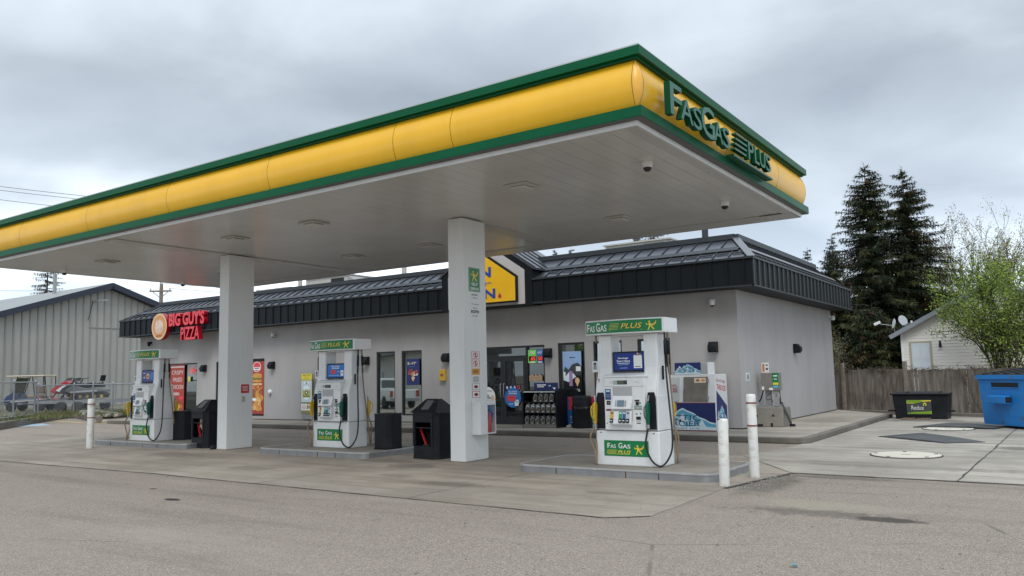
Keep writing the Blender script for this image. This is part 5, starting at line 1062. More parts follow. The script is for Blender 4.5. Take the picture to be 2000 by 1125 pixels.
    for fy in (-1, 1):
        m = MB(); b2 = MB(); K = 12
        for i in range(K):
            def pt(u, z): x = -.685 + 1.345 * u; uu = (x + .70) / 1.4; return ((x) * -fy, fy * (.2515 + .11 * math.sin(PI * uu)), z)
            u0, u1 = i / K, (i + 1) / K; m.add([pt(u0, 2.10), pt(u1, 2.10), pt(u1, 2.293), pt(u0, 2.293)], [(0, 1, 2, 3)], green)
        o2 = m.build('header_sign', o, norm=False)
        # lettering follows the bow of the sign: drawn flat, then bent
        l = MB(); logo_strip(l, lambda u, v, kk=1: (-.685 + 1.345 * u, -.0012 * kk, 2.10 + .193 * v), 1.345, .193, dict(right=(1, 0, 0), up=(0, 0, 1)))
        l.v = [((x) * -fy, fy * (.2515 + .11 * math.sin(PI * (x + .70) / 1.4) - y), z) for x, y, z in l.v]; l.build('lettering', o2, norm=False)
    # nozzles and hoses: black/green right front, tan/yellow left front, and the same on the rear
    yn = M('nozzle_yellow', (.62, .42, .03), .4, var=.1); gn = M('nozzle_green', (.01, .12, .07), .4)
    nozzle(t, .405, -.30, .65, gn); nozzle(t, -.52, -.30, .65, yn)
    hose(t, [(.605, -.05, 2.08), (.62, -.08, 1.5), (.67, -.12, .95), (.715, -.16, .5), (.70, -.2, .22), (.58, -.27, .03), (.44, -.33, .10), (.36, -.36, .34), (.395, -.345, .60)], M('black_hose', (.012, .012, .013), .4))
    hose(t, [(-.62, -.05, 2.08), (-.61, -.08, 1.55), (-.58, -.16, .9), (-.53, -.32, .12), (-.515, -.37, .04), (-.53, -.36, .2), (-.60, -.38, .44), (-.53, -.345, .60)], tanh)
    rn = MB(); o = nozzle(t, .0, .0, 0, yn); o.rotation_euler = (0, 0, PI); o.location = (.52, .30, .65)
    hose(t, [(.605, .06, 2.08), (.60, .09, 1.5), (.595, .2, .8), (.58, .32, .12), (.57, .36, .04), (.565, .37, .2), (.58, .38, .42), (.53, .345, .60)], tanh)
    o = nozzle(t, .0, .0, 0, gn); o.rotation_euler = (0, 0, PI); o.location = (-.405, .30, .65)
    # tags on the hoses, small stickers
    m = MB(); m.box(-.665, -.57, -.12, -.112, 1.48, 1.66, pumpw); m.rect((-.617, -.1205, 1.57), .06, .10, greyd); m.rect((-.617, -.121, 1.62), .05, .03, textdark); m.build('hose_tag', t, norm=False)
    m = MB(); m.box(.57, .60, -.13, -.11, 1.34, 1.56, blackm); m.build('hose_clip', t)
    m = MB(); m.rect((.42, -.1625, 1.62), .085, .10, M('sticker_amber', (.62, .36, .03))); m.rect((.42, -.1632, 1.62), .055, .05, M('orange_dark', (.35, .16, .02))); m.disc((.42, -.1625, 1.52), .05, .05, greyd); m.build('sticker', t, norm=False)
    return t
def screen(p, draw):
    scr = [c for c in p.children if c.name.startswith('media_screen')][0]
    b = MB(); w_, h = .52, .275; P = lambda u, v, k=1: (.015 + (u - .5) * w_, -.1405 - .0008 * k, 1.6375 + (v - .5) * h); draw(b, P, w_, h); b.build('screen_image', scr, norm=False)
scrn = M('screen_navy', (.012, .03, .19), .2, emit=.12); scrb = M('screen_blue', (.02, .13, .42), .2, emit=.12)
def s_sav(b, P, w_, h):
    b.rect(P(.5, .5), w_, h, scrn); b.text('Savings', P(.30, .70, 2), w_ * .36, h * .12, logow, bold=.03); b.text('Start Here', P(.31, .54, 2), w_ * .46, h * .12, logow, bold=.03); b.rect(P(.31, .41, 2), w_ * .42, h * .035, icep); b.rect(P(.31, .32, 2), w_ * .34, h * .02, icel); b.rect(P(.31, .13, 2), w_ * .26, h * .025, icel)
    b.rect(P(.80, .48, 2), w_ * .28, h * .74, logow); b.rect(P(.80, .2, 3), w_ * .2, h * .04, textdark); b.disc(P(.72, .90, 4), w_ * .06, h * .08, food2, n=8); b.disc(P(.80, .94, 4), w_ * .07, h * .10, M('peach', (.78, .48, .25)), n=8); b.disc(P(.88, .90, 4), w_ * .06, h * .08, food1, n=8)
def s_fill(b, P, w_, h):
    b.rect(P(.5, .5), w_, h, scrb); b.text('FILL UP ON', P(.48, .86, 2), w_ * .48, h * .11, logow, bold=.03); b.text('REWARDS', P(.48, .71, 2), w_ * .42, h * .11, logow, bold=.03); b.rect(P(.36, .42, 2), w_ * .30, h * .30, redf); b.rect(P(.36, .46, 3), w_ * .2, h * .03, redpost); b.rect(P(.87, .32, 2), w_ * .17, h * .44, logow); b.disc(P(.87, .34, 3), w_ * .07, h * .14, blue, n=12); b.rect(P(.4, .15, 2), w_ * .6, h * .03, icel); b.rect(P(.65, .45, 2), w_ * .14, h * .03, icel)
def s_burg(b, P, w_, h):
    b.rect(P(.5, .5), w_, h, scrn); b.rect(P(.14, .8, 2), w_ * .18, h * .05, logow); b.text('$5', P(.16, .38, 2), w_ * .14, h * .2, logow, bold=.02); b.disc(P(.46, .5, 2), w_ * .30, h * .56, M('peach', (.78, .48, .25))); b.disc(P(.46, .45, 3), w_ * .2, h * .3, food1); b.rect(P(.46, .5, 4), w_ * .2, h * .06, food2)
    b.shape([(0, .2), (.3, 1), (1, .9), (.9, 0), (.4, .1)], P(.80, .5, 2), w_ * .3, h * .8, scrb)
pump = make_pump((-5.85, 11.985, .122), 'fuel pump nearest the camera, with a Savings Start Here screen and yellow left nozzle')
p2 = dup(pump, (-13.30, 12.54, .122), 0, 'middle fuel pump with a FILL UP ON REWARDS screen, between the two white columns')
p3 = dup(pump, (-19.88, 12.08, .122), 0, 'farthest fuel pump at the left end, in front of the pizza shop window')
for q_ in (pump, p2, p3): q_.scale = (1.017,) * 3
screen(pump, s_sav); screen(p2, s_fill); screen(p3, s_burg)
m = MB(); m.text('2', (-.50, -.1655, 1.33), .035, .08, textdark, bold=.02); m.v = [(x, y - .06, z) for x, y, z in m.v]; m.build('pump_number', pump, norm=False)

# ---------------------------------------------------------------- bins and bollards
def octo(hx, hy, c): return [(-hx + c, -hy), (hx - c, -hy), (hx, -hy + c), (hx, hy - c), (hx - c, hy), (-hx + c, hy), (-hx, hy - c), (-hx, -hy + c)]
def service_bin(x, y, rz, label, towel):
    t = thing('service_bin', label, 'service bin', (x, y, 0), rz, 'windshield service bins beside the columns'); hx, hy, c = .37, .33, .11
    m = MB(); P8 = octo(hx, hy, c)
    m.prism([(a, b, .05) for a, b in P8], (0, 0, .20), black); inner = octo(hx - .03, hy - .03, c)
    for i in range(8):
        if i == 0:
            for s_ in (-1, 1): m.box(s_ * (hx - c) - .025, s_ * (hx - c) + .025, -hy, -hy + .04, .2501, .8499, black)
            m.box(-hx + c, hx - c, -hy + .001, -hy + .03, .72, .8495, black); continue
        p, q = P8[i], P8[(i + 1) % 8]; pi, qi = inner[i], inner[(i + 1) % 8]
        m.prism([(p[0], p[1], .2501), (q[0], q[1], .2501), (qi[0], qi[1], .2501), (pi[0], pi[1], .2501)], (0, 0, .599), black)
    o = m.build('body', t)
    m = MB(); m.prism([(a * 1.02, b * 1.02, .0) for a, b in P8], (0, 0, .049), blackm); m.build('base', t, bev=.006); m = MB(); m.prism([(a * 1.03, b * 1.03, .85) for a, b in P8], (0, 0, .055), black); m.build('rim', t, bev=.006)
    m = MB(); m.box(-hx + c, hx - c, -hy + .02, hy - .1, .60, .62, black); m.box(-hx + c, hx - c, -.0, .02, .251, .72, blackflat); m.build('shelf', t)
    m = MB(); top = [(-.17, -.06, 1.17), (.17, -.06, 1.17), (.17, .06, 1.17), (-.17, .06, 1.17)]; b4 = [(-hx, -hy, .906), (hx, -hy, .906), (hx, hy, .906), (-hx, hy, .906)]
    m.add(top + b4, [(0, 1, 2, 3), (4, 5, 1, 0), (5, 6, 2, 1), (6, 7, 3, 2), (7, 4, 0, 3)], blackm); o = m.build('pyramid_lid', t, bev=.006, seg=1)
    m = MB(); m.obox((0.02, -.195, 1.05), (.10, 0, 0), V((0, .27, .264)).normalized() * .12, V((0, -.264, .27)).normalized() * .012, M('lid_flap', (.12, .12, .12), .5, var=.2)); m.build('lid_flap', o)
    m = MB(); m.obox((hx * .62, 0.0, 1.045), V((hx - .17, 0, -.264)).normalized() * .10, (0, .14, 0), V((.264, 0, .2)).normalized() * .006, M('lid_flap2', (.045, .045, .045), .4)); m.build('side_flap', o)
    t2 = thing('squeegee', ('red squeegee handle standing in the open service bin by the ' + ('right' if not towel else 'left') + ' column'), 'squeegee', (x, y, 0), rz)
    m = MB(); m.bar((-.13, -.24, .625) if False else (-.17, -.22, .60), (.02, -.24, .255), .04, red, .02); m.build('handle', t2); m = MB(); m.box(-.06, .12, -.27, -.21, .2505, .28, blackflat); m.build('head', t2)
    if towel:
        t3 = thing('paper_towel', 'torn brown paper towel hanging in the left service bin', 'paper towel', (x, y, 0), rz); m = MB(); m.add([(-.02, -.25, .70), (.2, -.25, .70), (.21, -.26, .50), (.12, -.28, .44), (.08, -.27, .52), (.0, -.26, .48)], [tuple(range(6))], wood_tan); m.v += []; m.prism([(-.02, -.245, .70), (.2, -.245, .70), (.21, -.245, .52), (.0, -.245, .50)], (0, .02, 0), wood_tan); m.build('towel', t3)
    return t
service_bin(-10.50, 12.45, R(-6), 'black service bin with pyramid lid left of the right column', False)
service_bin(-17.62, 12.25, R(-6), 'black service bin with paper towel left of the left column', True)
m = MB(); m.box(-16.93, -16.80, 11.78, 11.88, .0, .09, blackflat); tag(m.build('column_corner_block', bev=.01), 'small black rubber block at the foot of the left column', 'rubber block')
def island_bin(x, y, label):
    t = thing('island_bin', label, 'bin', (x, y, .122), 0, 'black bins on the pump islands'); m = MB(); m.prism([(a, b, .02) for a, b in octo(.25, .23, .08)], (0, 0, .69), black); m.build('body', t, bev=.008); m = MB(); m.prism([(a, b, .0) for a, b in octo(.262, .242, .08)], (0, 0, .019), blackm); m.build('base', t); m = MB(); m.prism([(a, b, .711) for a, b in octo(.254, .234, .08)], (0, 0, .03), blackm); m.box(-.15, .15, -.12, .12, .742, .75, blackflat); m.build('rim', t)
island_bin(-11.88, 12.57, 'black octagonal bin on the middle island, right of the middle pump'); island_bin(-19.18, 12.57, 'black octagonal bin on the far island, right of the farthest pump')
chipw = M('bollard_white', (.70, .70, .67), .5, var=.06, vs=8, dirt=.75, dcol=(.42, .38, .32), dscale=5, lo=.52, hi=.66, stretch=(1, 1, 1.6))
def bollard(x, y, h, r_, bands, label, lean=0):
    t = thing('bollard', label, 'bollard', (x, y, 0), 0, 'white bollards round the islands'); m = MB(); m.lathe([(r_ * .97, 0), (r_, .01), (r_, h - .03), (r_ * .9, h), (r_ * .3, h + (.0 if not bands else .005))], chipw, 24); m.build('post', t)
    for z in bands: m = MB(); m.lathe([(r_ + .003, z), (r_ + .003, z + .022)], M('reflective_red', (.20, .03, .025), .5, var=.3, vs=10), 24); m.build('red_band', t)
    if not bands: m = MB(); m.add([(-r_, -r_ * .5, h - .02), (0, -r_ * 1.01, h - .05), (r_ * .2, -r_ * .99, h - .015), (-r_ * .6, -r_ * .9, h + .004)], [(0, 1, 2, 3)], M('rust', (.16, .06, .025), .8, var=.3)); m.build('rust_chip', t, norm=False)
    t.rotation_euler = (0, lean, 0)
bollard(-4.03, 11.03, .93, .072, [], 'plain white bollard with a chipped rusty top at the near island corner', .02)
bollard(-3.945, 12.10, 1.24, .072, [1.10, .76], 'tall white bollard with two red bands beside the near island')
bollard(-20.41, 10.75, 1.24, .085, [1.10, .76], 'white bollard with red bands at the far left island')

# ---------------------------------------------------------------- right yard: covers, mats, bins
cream = M('cover_cream', (.56, .53, .44), .7, var=.08, vs=3, dirt=.4, dcol=(.35, .32, .26), dscale=4)
for x, y, lb in ((-2.47, 16.1, 'cream painted manhole cover nearest the camera on the concrete slab'), (-2.53, 23.15, 'cream painted manhole cover half under the far rubber mat')):
    t = thing('manhole_cover', lb, 'manhole cover', (x, y, .009)); m = MB(); m.lathe([(.60, 0), (.60, .012)], jointm, 40); m.build('ring', t); m = MB(); m.lathe([(.575, .0), (.575, .018)], cream, 40); m.box(-.08, .08, -.04, .04, .0181, .021, M('cover_grey', (.3, .29, .26), .7)); m.build('cover', t)
    m = MB()
    for k in range(5): an = k * 1.26 + .5; m.box(math.cos(an) * .52 - .03, math.cos(an) * .52 + .03, math.sin(an) * .52 - .03, math.sin(an) * .52 + .03, .0182, .024, jointm)
    m.build('bolt', t)
rub = M('rubber_mat', (.045, .048, .052), .6, var=.25, vs=2, dirt=.5, dcol=(.13, .125, .115), dscale=1.5)
def mat(pts, zs_, lb):
    t = thing('rubber_mat', lb, 'mat', (pts[0][0], pts[0][1], .012)); m = MB(); N = 8; g = [[None] * (N + 1) for _ in range(N + 1)]; vs = []
    o = pts[0]
    for i in range(N + 1):
        for j in range(N + 1):
            u, v = i / N, j / N; x = (1 - u) * (1 - v) * pts[0][0] + u * (1 - v) * pts[1][0] + u * v * pts[2][0] + (1 - u) * v * pts[3][0]; y = (1 - u) * (1 - v) * pts[0][1] + u * (1 - v) * pts[1][1] + u * v * pts[2][1] + (1 - u) * v * pts[3][1]
            z = zs_ * (math.sin(PI * u) * .6 + math.sin(2.3 * v + u) * .35 + .35); vs.append((x - o[0], y - o[1], z))
    top = [(i * (N + 1) + j, (i + 1) * (N + 1) + j, (i + 1) * (N + 1) + j + 1, i * (N + 1) + j + 1) for i in range(N) for j in range(N)]
    m.add(vs, top, rub, True); ob = m.build('mat_sheet', t); md = ob.modifiers.new('thick', 'SOLIDIFY'); md.thickness = .022; md.offset = -1
mat([(-3.66, 20.2), (-2.13, 18.85), (-1.46, 19.40), (-2.90, 21.5)], .022, 'grey warped rubber mat lying nearest on the slab')
mat([(-3.4, 23.55), (-1.55, 23.35), (-1.30, 24.1), (-2.7, 25.1)], .05, 'dark rubber mat lying behind the far manhole cover')
t = thing('organics_bin', 'black waste bin with a green and grey Redux label against the wooden fence', 'waste bin', (-3.70, 27.3, .01))
m = MB(); m.add([(-.70, .06, 0), (.70, .06, 0), (.74, .80, 0), (-.74, .80, 0), (-.76, 0, .73), (.76, 0, .73), (.80, .85, .73), (-.80, .85, .73)], [(0, 3, 2, 1), (4, 5, 6, 7), (0, 1, 5, 4), (1, 2, 6, 5), (2, 3, 7, 6), (3, 0, 4, 7)], black); m.build('body', t, bev=.02)
m = MB(); m.box(-.82, .82, -.05, .88, .735, .785, blackm); m.build('lid', t, bev=.015); m = MB()
for x, w_ in ((-.5, .16), (.0, .30), (.42, .14)): m.box(x - w_, x + w_, -.02, .7, .786, .83, blackm, (.02, .05))
m.build('lid_panel', t, bev=.01); m = MB()
for s_ in (-1, 1): m.box(s_ * .82 - .1, s_ * .82 + .1, .1, .22, .22, .27, blackm)
m.build('lift_pocket', t)
fr_ = V((0, -.06, .73)).normalized(); n3 = V((0, -.73, -.06)).normalized(); c3 = V((-.03, .031, .365)) + n3 * .004
m = MB(); m.rect(c3, .68, .44, M('label_grey', (.06, .062, .065)), (1, 0, 0), fr_); lg = M('label_lime', (.20, .36, .02)); PQ = lambda u, v, k=1: c3 + V((.68 * (u - .5), 0, 0)) + fr_ * (.44 * (v - .5)) + n3 * .001 * k
m.add([PQ(0, .98), PQ(1, .98), PQ(1, .93), PQ(.6, .84), PQ(.3, .74), PQ(0, .76)][::-1], [tuple(range(6))], lg); m.add([PQ(0, .02), PQ(1, .02), PQ(1, .24), PQ(.6, .18), PQ(.3, .16), PQ(0, .08)], [tuple(range(6))], lg); m.add([PQ(.55, .96, 2), PQ(1, .97, 2), PQ(1, .90, 2), PQ(.7, .88, 2)], [(3, 2, 1, 0)], logoy); m.add([PQ(0, .80, 2), PQ(.3, .77, 2), PQ(.3, .74, 2), PQ(0, .76, 2)], [(3, 2, 1, 0)], logoy)
m.text('Redux', PQ(.44, .46, 2), .34, .13, logow, (1, 0, 0), fr_)
for k in range(7): an = PI / 2 + (k - 3) * .75; m.disc(PQ(.74 + math.cos(an) * .055, .68 + math.sin(an) * .085, 2), .03, .05, M('petal', (.65, .62, .05)), (1, 0, 0), fr_, 8)
m.build('label', t, norm=False)
m = MB()
for k in range(26): x, y = random.uniform(-.5, .3), random.uniform(-.3, .0); s_ = random.uniform(.02, .06); m.obox((x - 3.7, y + 27.25, .03), (s_, .01, .01), (.0, s_, .01), (0, .005, .012), M('dead_leaves', (.14, .09, .06), .9, var=.4, vs=20))
stuff(m.build('leaf_litter'))
# blue dumpster
t = thing('blue_dumpster', 'large blue steel dumpster with black lid, cut off by the right edge', 'dumpster', (-1.83, 24.55, .012), math.atan2(23.45 - 24.55, -.95 + 1.83))
dbl = M('dumpster_blue', (.012, .20, .56), .42, var=.1, vs=2, dirt=.75, dcol=(.10, .085, .07), dscale=2.2, lo=.60, hi=.70)
m = MB(); pr = [(0, .10), (-.06, 1.16), (-.06, 1.30), (1.5, 1.55), (1.5, .10)]
m.prism([(0.0, .0, .06), (-.10, -.0, 1.22), (1.95, .0, 1.22), (1.85, .0, .06)], (0, 1.5, 0), dbl); m.build('body', t, bev=.012)
m = MB(); m.box(-.14, 2.0, -.05, .0, 1.22, 1.33, dbl); m.box(-.14, -.095, .001, 1.55, 1.22, 1.33, dbl); m.box(1.95, 2.0, .001, 1.55, 1.22, 1.33, dbl); m.build('top_rail', t, bev=.01)
m = MB(); m.box(.42, 1.40, -.006, .0, 1.02, 1.14, blackflat); m.build('slot', t, bev=.0); m = MB(); m.tube([(.40, -.012, 1.03), (.40, -.012, 1.15)], .014, dbl, 6); m.tube([(.40, -.012, 1.01), (1.42, -.012, 1.01)], .014, dbl, 6); m.build('slot_rim', t)
m = MB(); m.prism([(.42, -.008, .60), (.42, -.20, .62), (.42, -.20, .80), (.42, -.008, .82)], (.72, 0, 0), dbl); o = m.build('fork_pocket', t, bev=.01); m = MB(); m.box(1.141, 1.144, -.185, -.02, .64, .785, blackflat); m.build('pocket_opening', o)
m = MB(); m.obox((.93, .76, 1.42), (1.12, 0, 0), V((0, .8, .09)), (0, -.004, .02), black); m.build('lid', t, bev=.015)
m = MB()
for k in range(5): m.obox((.1 + .42 * k, .76, 1.452), (.05, 0, 0), V((0, .75, .085)), (0, 0, .012), black)
m.build('lid_rib', t); m = MB(); m.box(.0, 1.85, -.006, .0, .30, .33, dbl); m.build('stiffener', t)
t = thing('blue_litter', 'crumpled scrap of blue litter on the asphalt in the foreground', 'litter', (-1.93, 6.80, .0)); m = MB()
pts = [(random.uniform(-.045, .045), random.uniform(-.03, .03), random.uniform(.004, .03)) for _ in range(12)]
for k in range(0, 10): m.add([pts[k], pts[k + 1], pts[(k + 5) % 12]], [(0, 1, 2)], M('litter_blue', (.08, .36, .45), .5))
m.build('scrap', t, norm=False)
# ---------------------------------------------------------------- wooden fence, house at the right
fwood = NT('fence_wood')
_x = fwood.map((1, 1, .12)); _b = fwood.noise(9, 5, .6, _x); _c = fwood.mix(fwood.rng(_b, .3, .72), (.12, .10, .082), (.26, .228, .195)); _d = fwood.noise(1.1, 5, .6); _c = fwood.mix(fwood.rng(_d, .45, .7, 0, .6), _c, (.085, .066, .052)); fwood.t.links.new(_c, fwood.b.inputs['Base Color']); fwood.b.inputs['Roughness'].default_value = .9
f0, f1 = V((-8.3, 32.1, 0)), V((4.0, 26.2, 0)); fd = (f1 - f0); FL = fd.length; fd.normalize(); fn = V((fd.y, -fd.x, 0))
t = thing('wooden_fence', 'weathered grey board fence behind the waste bins', 'fence', f0, math.atan2(fd.y, fd.x))
m = MB(); x = 0.0
while x < FL:
    w_ = random.uniform(.13, .15); h = 1.56 + random.uniform(-.02, .03) - .009 * x; g = random.uniform(.002, .008) if random.random() < .85 else .025
    m.box(x, x + w_ - g, -.02 + random.uniform(-.006, .006), .0, .02 if True else 0, h, fwood.m); x += w_
m.build('boards', t); m = MB()
for z in (.35, 1.25): m.box(0, FL, .001, .05, z, z + .09, fwood.m)
m.build('rail', t)
for x in (1.75, 4.25, 6.6, 9.1, 11.6): m = MB(); m.box(x, x + .10, -.13 if x < 5 else .06, -.03 if x < 5 else .15, 0, 1.80 if x < 5 else 1.5, M('post_wood', (.22, .185, .15), .9, var=.3, vs=8)); m.build('post', t)
vine = M('dry_vine', (.10, .07, .05), .95)
t = thing('dry_vines', 'tangle of bare brown vines climbing the wooden fence', 'vine', (f0 + fd * 3 + fn * .06)); m = MB()
def fence_pt(x, z, o=.08): return f0 + fd * x + fn * o + V((0, 0, z)) - V(t.location)
for k in range(46):
    x0 = random.choice([random.gauss(3.6, .45), random.uniform(6.2, 8.2), random.gauss(7.2, .5)]); p = [fence_pt(x0, random.uniform(.0, .5))]
    for s_ in range(5): x0 += random.uniform(-.16, .16); p.append(fence_pt(x0, .3 + s_ * .3 + random.uniform(-.1, .1), random.uniform(.03, .14)))
    m.tube(p, .006, vine, 3, False, False)
for k in range(260):
    x0 = random.uniform(1.2, 11); z = 1.55 + random.uniform(-.12, .07); p = [fence_pt(x0, z, random.uniform(-.05, .1))]
    for s_ in range(3): x0 += random.uniform(-.2, .2); p.append(fence_pt(x0, z + random.uniform(-.08, .1), random.uniform(-.05, .12)))
    m.tube(p, .005, vine, 3, False, False)
m.build('stems', t, norm=False)
m = MB(); a, b = f0 + fd * 2.2 + fn * .35, f1 + fn * .35; m.bar(a + V((0, 0, .06)), b + V((0, 0, .06)), .18, conc_k, .12); struct(m.build('fence_kerb', bev=.015))

siding = M('vinyl_siding', (.76, .73, .68), .6, var=.05, vs=.7); trimg = M('house_trim', (.22, .24, .27), .5); shin = M('shingles', (.16, .15, .15), .9, var=.3, vs=6)
HX0, HX1, HY, HP = -5.38, 1.45, 36.0, (-1.96, 4.86)
house = thing('white_house', 'white clapboard house gable with grey eaves beyond the wooden fence', 'house', (HX0, HY, 0)); hl = -V(house.location)
m = MB(); z = 0; gsl = (HP[1] - 3.02) / (HP[0] - HX0)
def lim(z):
    if z <= 3.02: return HX0, HX1
    d = (z - 3.02) / gsl; return HX0 + d, HX1 - d
while z < HP[1] - .12:
    x0, x1 = lim(z); X0, X1 = lim(z + .125); m.add([(x0, HY - .02, z), (x1, HY - .02, z), (X1, HY, z + .125), (X0, HY, z + .125)], [(0, 1, 2, 3)], siding); m.add([(x0, HY - .02, z), (x1, HY - .02, z), (x1, HY, z), (x0, HY, z)], [(3, 2, 1, 0)], siding); z += .125
m.add([(HX0, HY, 0), (HX0, HY + 9, 0), (HX0, HY + 9, 3.02), (HX0, HY, 3.02)], [(3, 2, 1, 0)], siding); m.add([(HX1, HY, 0), (HX1, HY + 9, 0), (HX1, HY + 9, 3.02), (HX1, HY, 3.02)], [(0, 1, 2, 3)], siding); m.build('wall', house, loc=hl, norm=False)
m = MB(); ov = .38
for s_, ex in ((1, HX0 - ov), (-1, HX1 + ov)):
    ez = 3.02 - ov * gsl; p = [V((ex, HY - .3, ez)), V((HP[0], HY - .3, HP[1])), V((HP[0], HY + 9.3, HP[1])), V((ex, HY + 9.3, ez))]; u = V((0, 0, .10)); m.add(p + [q + u for q in p], [(0, 1, 2, 3), (4, 5, 6, 7), (0, 1, 5, 4), (1, 2, 6, 5), (2, 3, 7, 6), (3, 0, 4, 7)], shin)
o = m.build('roof', house, loc=hl); m = MB()
for ex in (HX0 - ov, HX1 + ov): ez = 3.02 - ov * gsl; m.bar((ex, HY - .32, ez + .0), (HP[0], HY - .32, HP[1] + .0), .03, trimg, .17)
m.build('eave_trim', house, loc=hl); m = MB(); m.box(HX0 - .02, HX0 + .09, HY - .035, HY - .021, 0, 2.95, white); m.build('corner_trim', house, loc=hl)
m = MB(); m.box(-5.10, -4.28, HY - .05, HY - .022, .6, 2.62, M('door_trim', (.40, .36, .28), .6)); m.build('door_frame', house, loc=hl); m = MB(); m.box(-5.02, -4.36, HY - .065, HY - .0505, .6, 2.55, M('door_pale_blue', (.56, .63, .66), .45))
m.build('door', house, loc=hl); dn = [c for c in house.children if c.name == 'door' or c.name.startswith('door.')][-1]
m = MB()
for i in range(2):
    for z0, z1 in ((1.95, 2.4), (1.3, 1.8), (.8, 1.2)): x = -4.97 + .33 * i; m.box(x, x + .24, HY - .072, HY - .0655, z0, z1, M('door_panel', (.60, .66, .69), .45))
m.build('door_panel', dn)
m = MB(); m.box(-4.02, -3.92, HY - .16, HY - .03, 2.36, 2.62, black, (.02, .03)); m.build('lantern', house, loc=hl); m = MB(); m.box(-2.35, -1.6, HY - .035, HY - .022, 3.55, 4.25, white); m.build('gable_window', house, loc=hl)
t = thing('satellite_dish', 'grey satellite dish on the left eave of the white house', 'satellite dish', (-5.35, 36.3, 3.02)); m = MB(); m.lathe([(.0, .0), (.12, .015), (.22, .06), (.225, .07)], M('dish_grey', (.40, .42, .45), .5), 22, (0, 0, .48), (.75, -.6, .3)); m.build('reflector', t); m = MB(); m.tube([(0, 0, 0), (0.02, .02, .46)], .022, steel); m.tube([(0, 0, .3), (.4, -.3, .38)], .012, steel); m.lathe([(.04, 0), (.04, .1)], white, 10, (.4, -.3, .36)); m.build('arm', t)
t = thing('white_feedhorn_dish', 'small white twin-feed dish beside the grey satellite dish', 'satellite dish', (-5.62, 36.3, 2.9)); m = MB(); m.tube([(0, 0, 0), (-.05, 0, .42)], .018, steel); m.tube([(-.05, 0, .42), (-.62, -.1, .52)], .014, steel); m.build('arm', t); m = MB(); m.lathe([(0, 0), (.16, .03), (.21, .07)], white, 16, (.02, -.03, .50), (-.9, -.4, .2)); m.build('reflector', t); m = MB(); m.obox((-.66, -.1, .55), (.12, 0, .05), (0, .05, 0), (-.02, 0, .05), white); m.build('feedhorn', t)

# ---------------------------------------------------------------- metal shed at the left
SX = -52.0; shedm = NT('shed_cladding'); _n = shedm.noise(.8, 5, .6, shedm.map((1, 1, .3))); _c = shedm.mix(shedm.rng(_n, .3, .7), (.33, .325, .30), (.40, .393, .365)); shedm.t.links.new(_c, shedm.b.inputs['Base Color']); shedm.b.inputs['Roughness'].default_value = .55
pk = (28.27, 8.25); s1 = .335
shed = thing('metal_shed', 'grey ribbed metal shed with dark blue gable trim behind the chain-link yard', 'shed', (SX, 20, .25)); hl = -V(shed.location)
m = MB(); y = 12.0
def zr(y): return pk[1] - abs(y - pk[0]) * s1
prof = []
while y < 44: prof += [(y, 0), (y + .34, 0), (y + .37, .045), (y + .43, .045), (y + .46, 0)]; y += .46
for i in range(len(prof) - 1):
    (a, da), (b, db) = prof[i], prof[i + 1]; m.add([(SX + da, a, .1), (SX + db, b, .1), (SX + db, b, zr(b)), (SX + da, a, zr(a))], [(0, 1, 2, 3)], shedm.m if da == db == 0 else M('shed_rib', (.26, .256, .238), .5))
m.add([(SX, 12, .1), (SX - 30, 12, .1), (SX - 30, 12, zr(12)), (SX, 12, zr(12))], [(3, 2, 1, 0)], shedm.m); m.build('wall', shed, loc=hl, norm=False)
m = MB()
for s_ in (-1, 1): ye = pk[0] + s_ * 16.6; m.add([(SX + .5, pk[0], pk[1] + .05), (SX - 30, pk[0], pk[1] + .05), (SX - 30, ye, zr(ye) + .05), (SX + .5, ye, zr(ye) + .05)], [(0, 1, 2, 3)], M('shed_roof', (.24, .25, .25), .55, var=.1, vs=.5, stretch=(.2, 3, 1)))
m.build('roof', shed, loc=hl, norm=False); m = MB()
for s_ in (-1, 1): ye = pk[0] + s_ * 16.6; m.bar((SX + .3, pk[0], pk[1] - .14), (SX + .3, ye, zr(ye) - .14), .55, M('shed_trim_navy', (.02, .026, .045), .5), .36)
m.build('gable_trim', shed, loc=hl); m = MB(); m.box(SX + .01, SX + .048, 27, 44, 5.3, 5.325, M('shed_rib', (.2, .2, .18))); m.build('wall_joint', shed, loc=hl)
t = thing('gable_lamp', 'dark lamp on an arm with hanging cable high on the shed gable', 'light', (SX, 27.2, 6.9)); m = MB(); m.bar((.05, .0, .12), (.9, .6, .2), .10, greyd, .08); m.build('arm', t); m = MB(); m.tube(spline([(.1, 0, .1), (.15, -.15, -.5), (.12, -.3, -1.15)], 5), .02, black, 5); m.build('cable', t)
t = thing('shed_flue', 'grey flue pipe on the ridge of the metal shed', 'flue', (SX - 4.6, 27.0, 7.7)); m = MB(); m.lathe([(.12, 0), (.12, 1.45)], greyd, 12); m.build('pipe', t); m = MB(); m.lathe([(.14, 1.45), (.14, 1.5)], greyd, 12); m.build('cap', t)

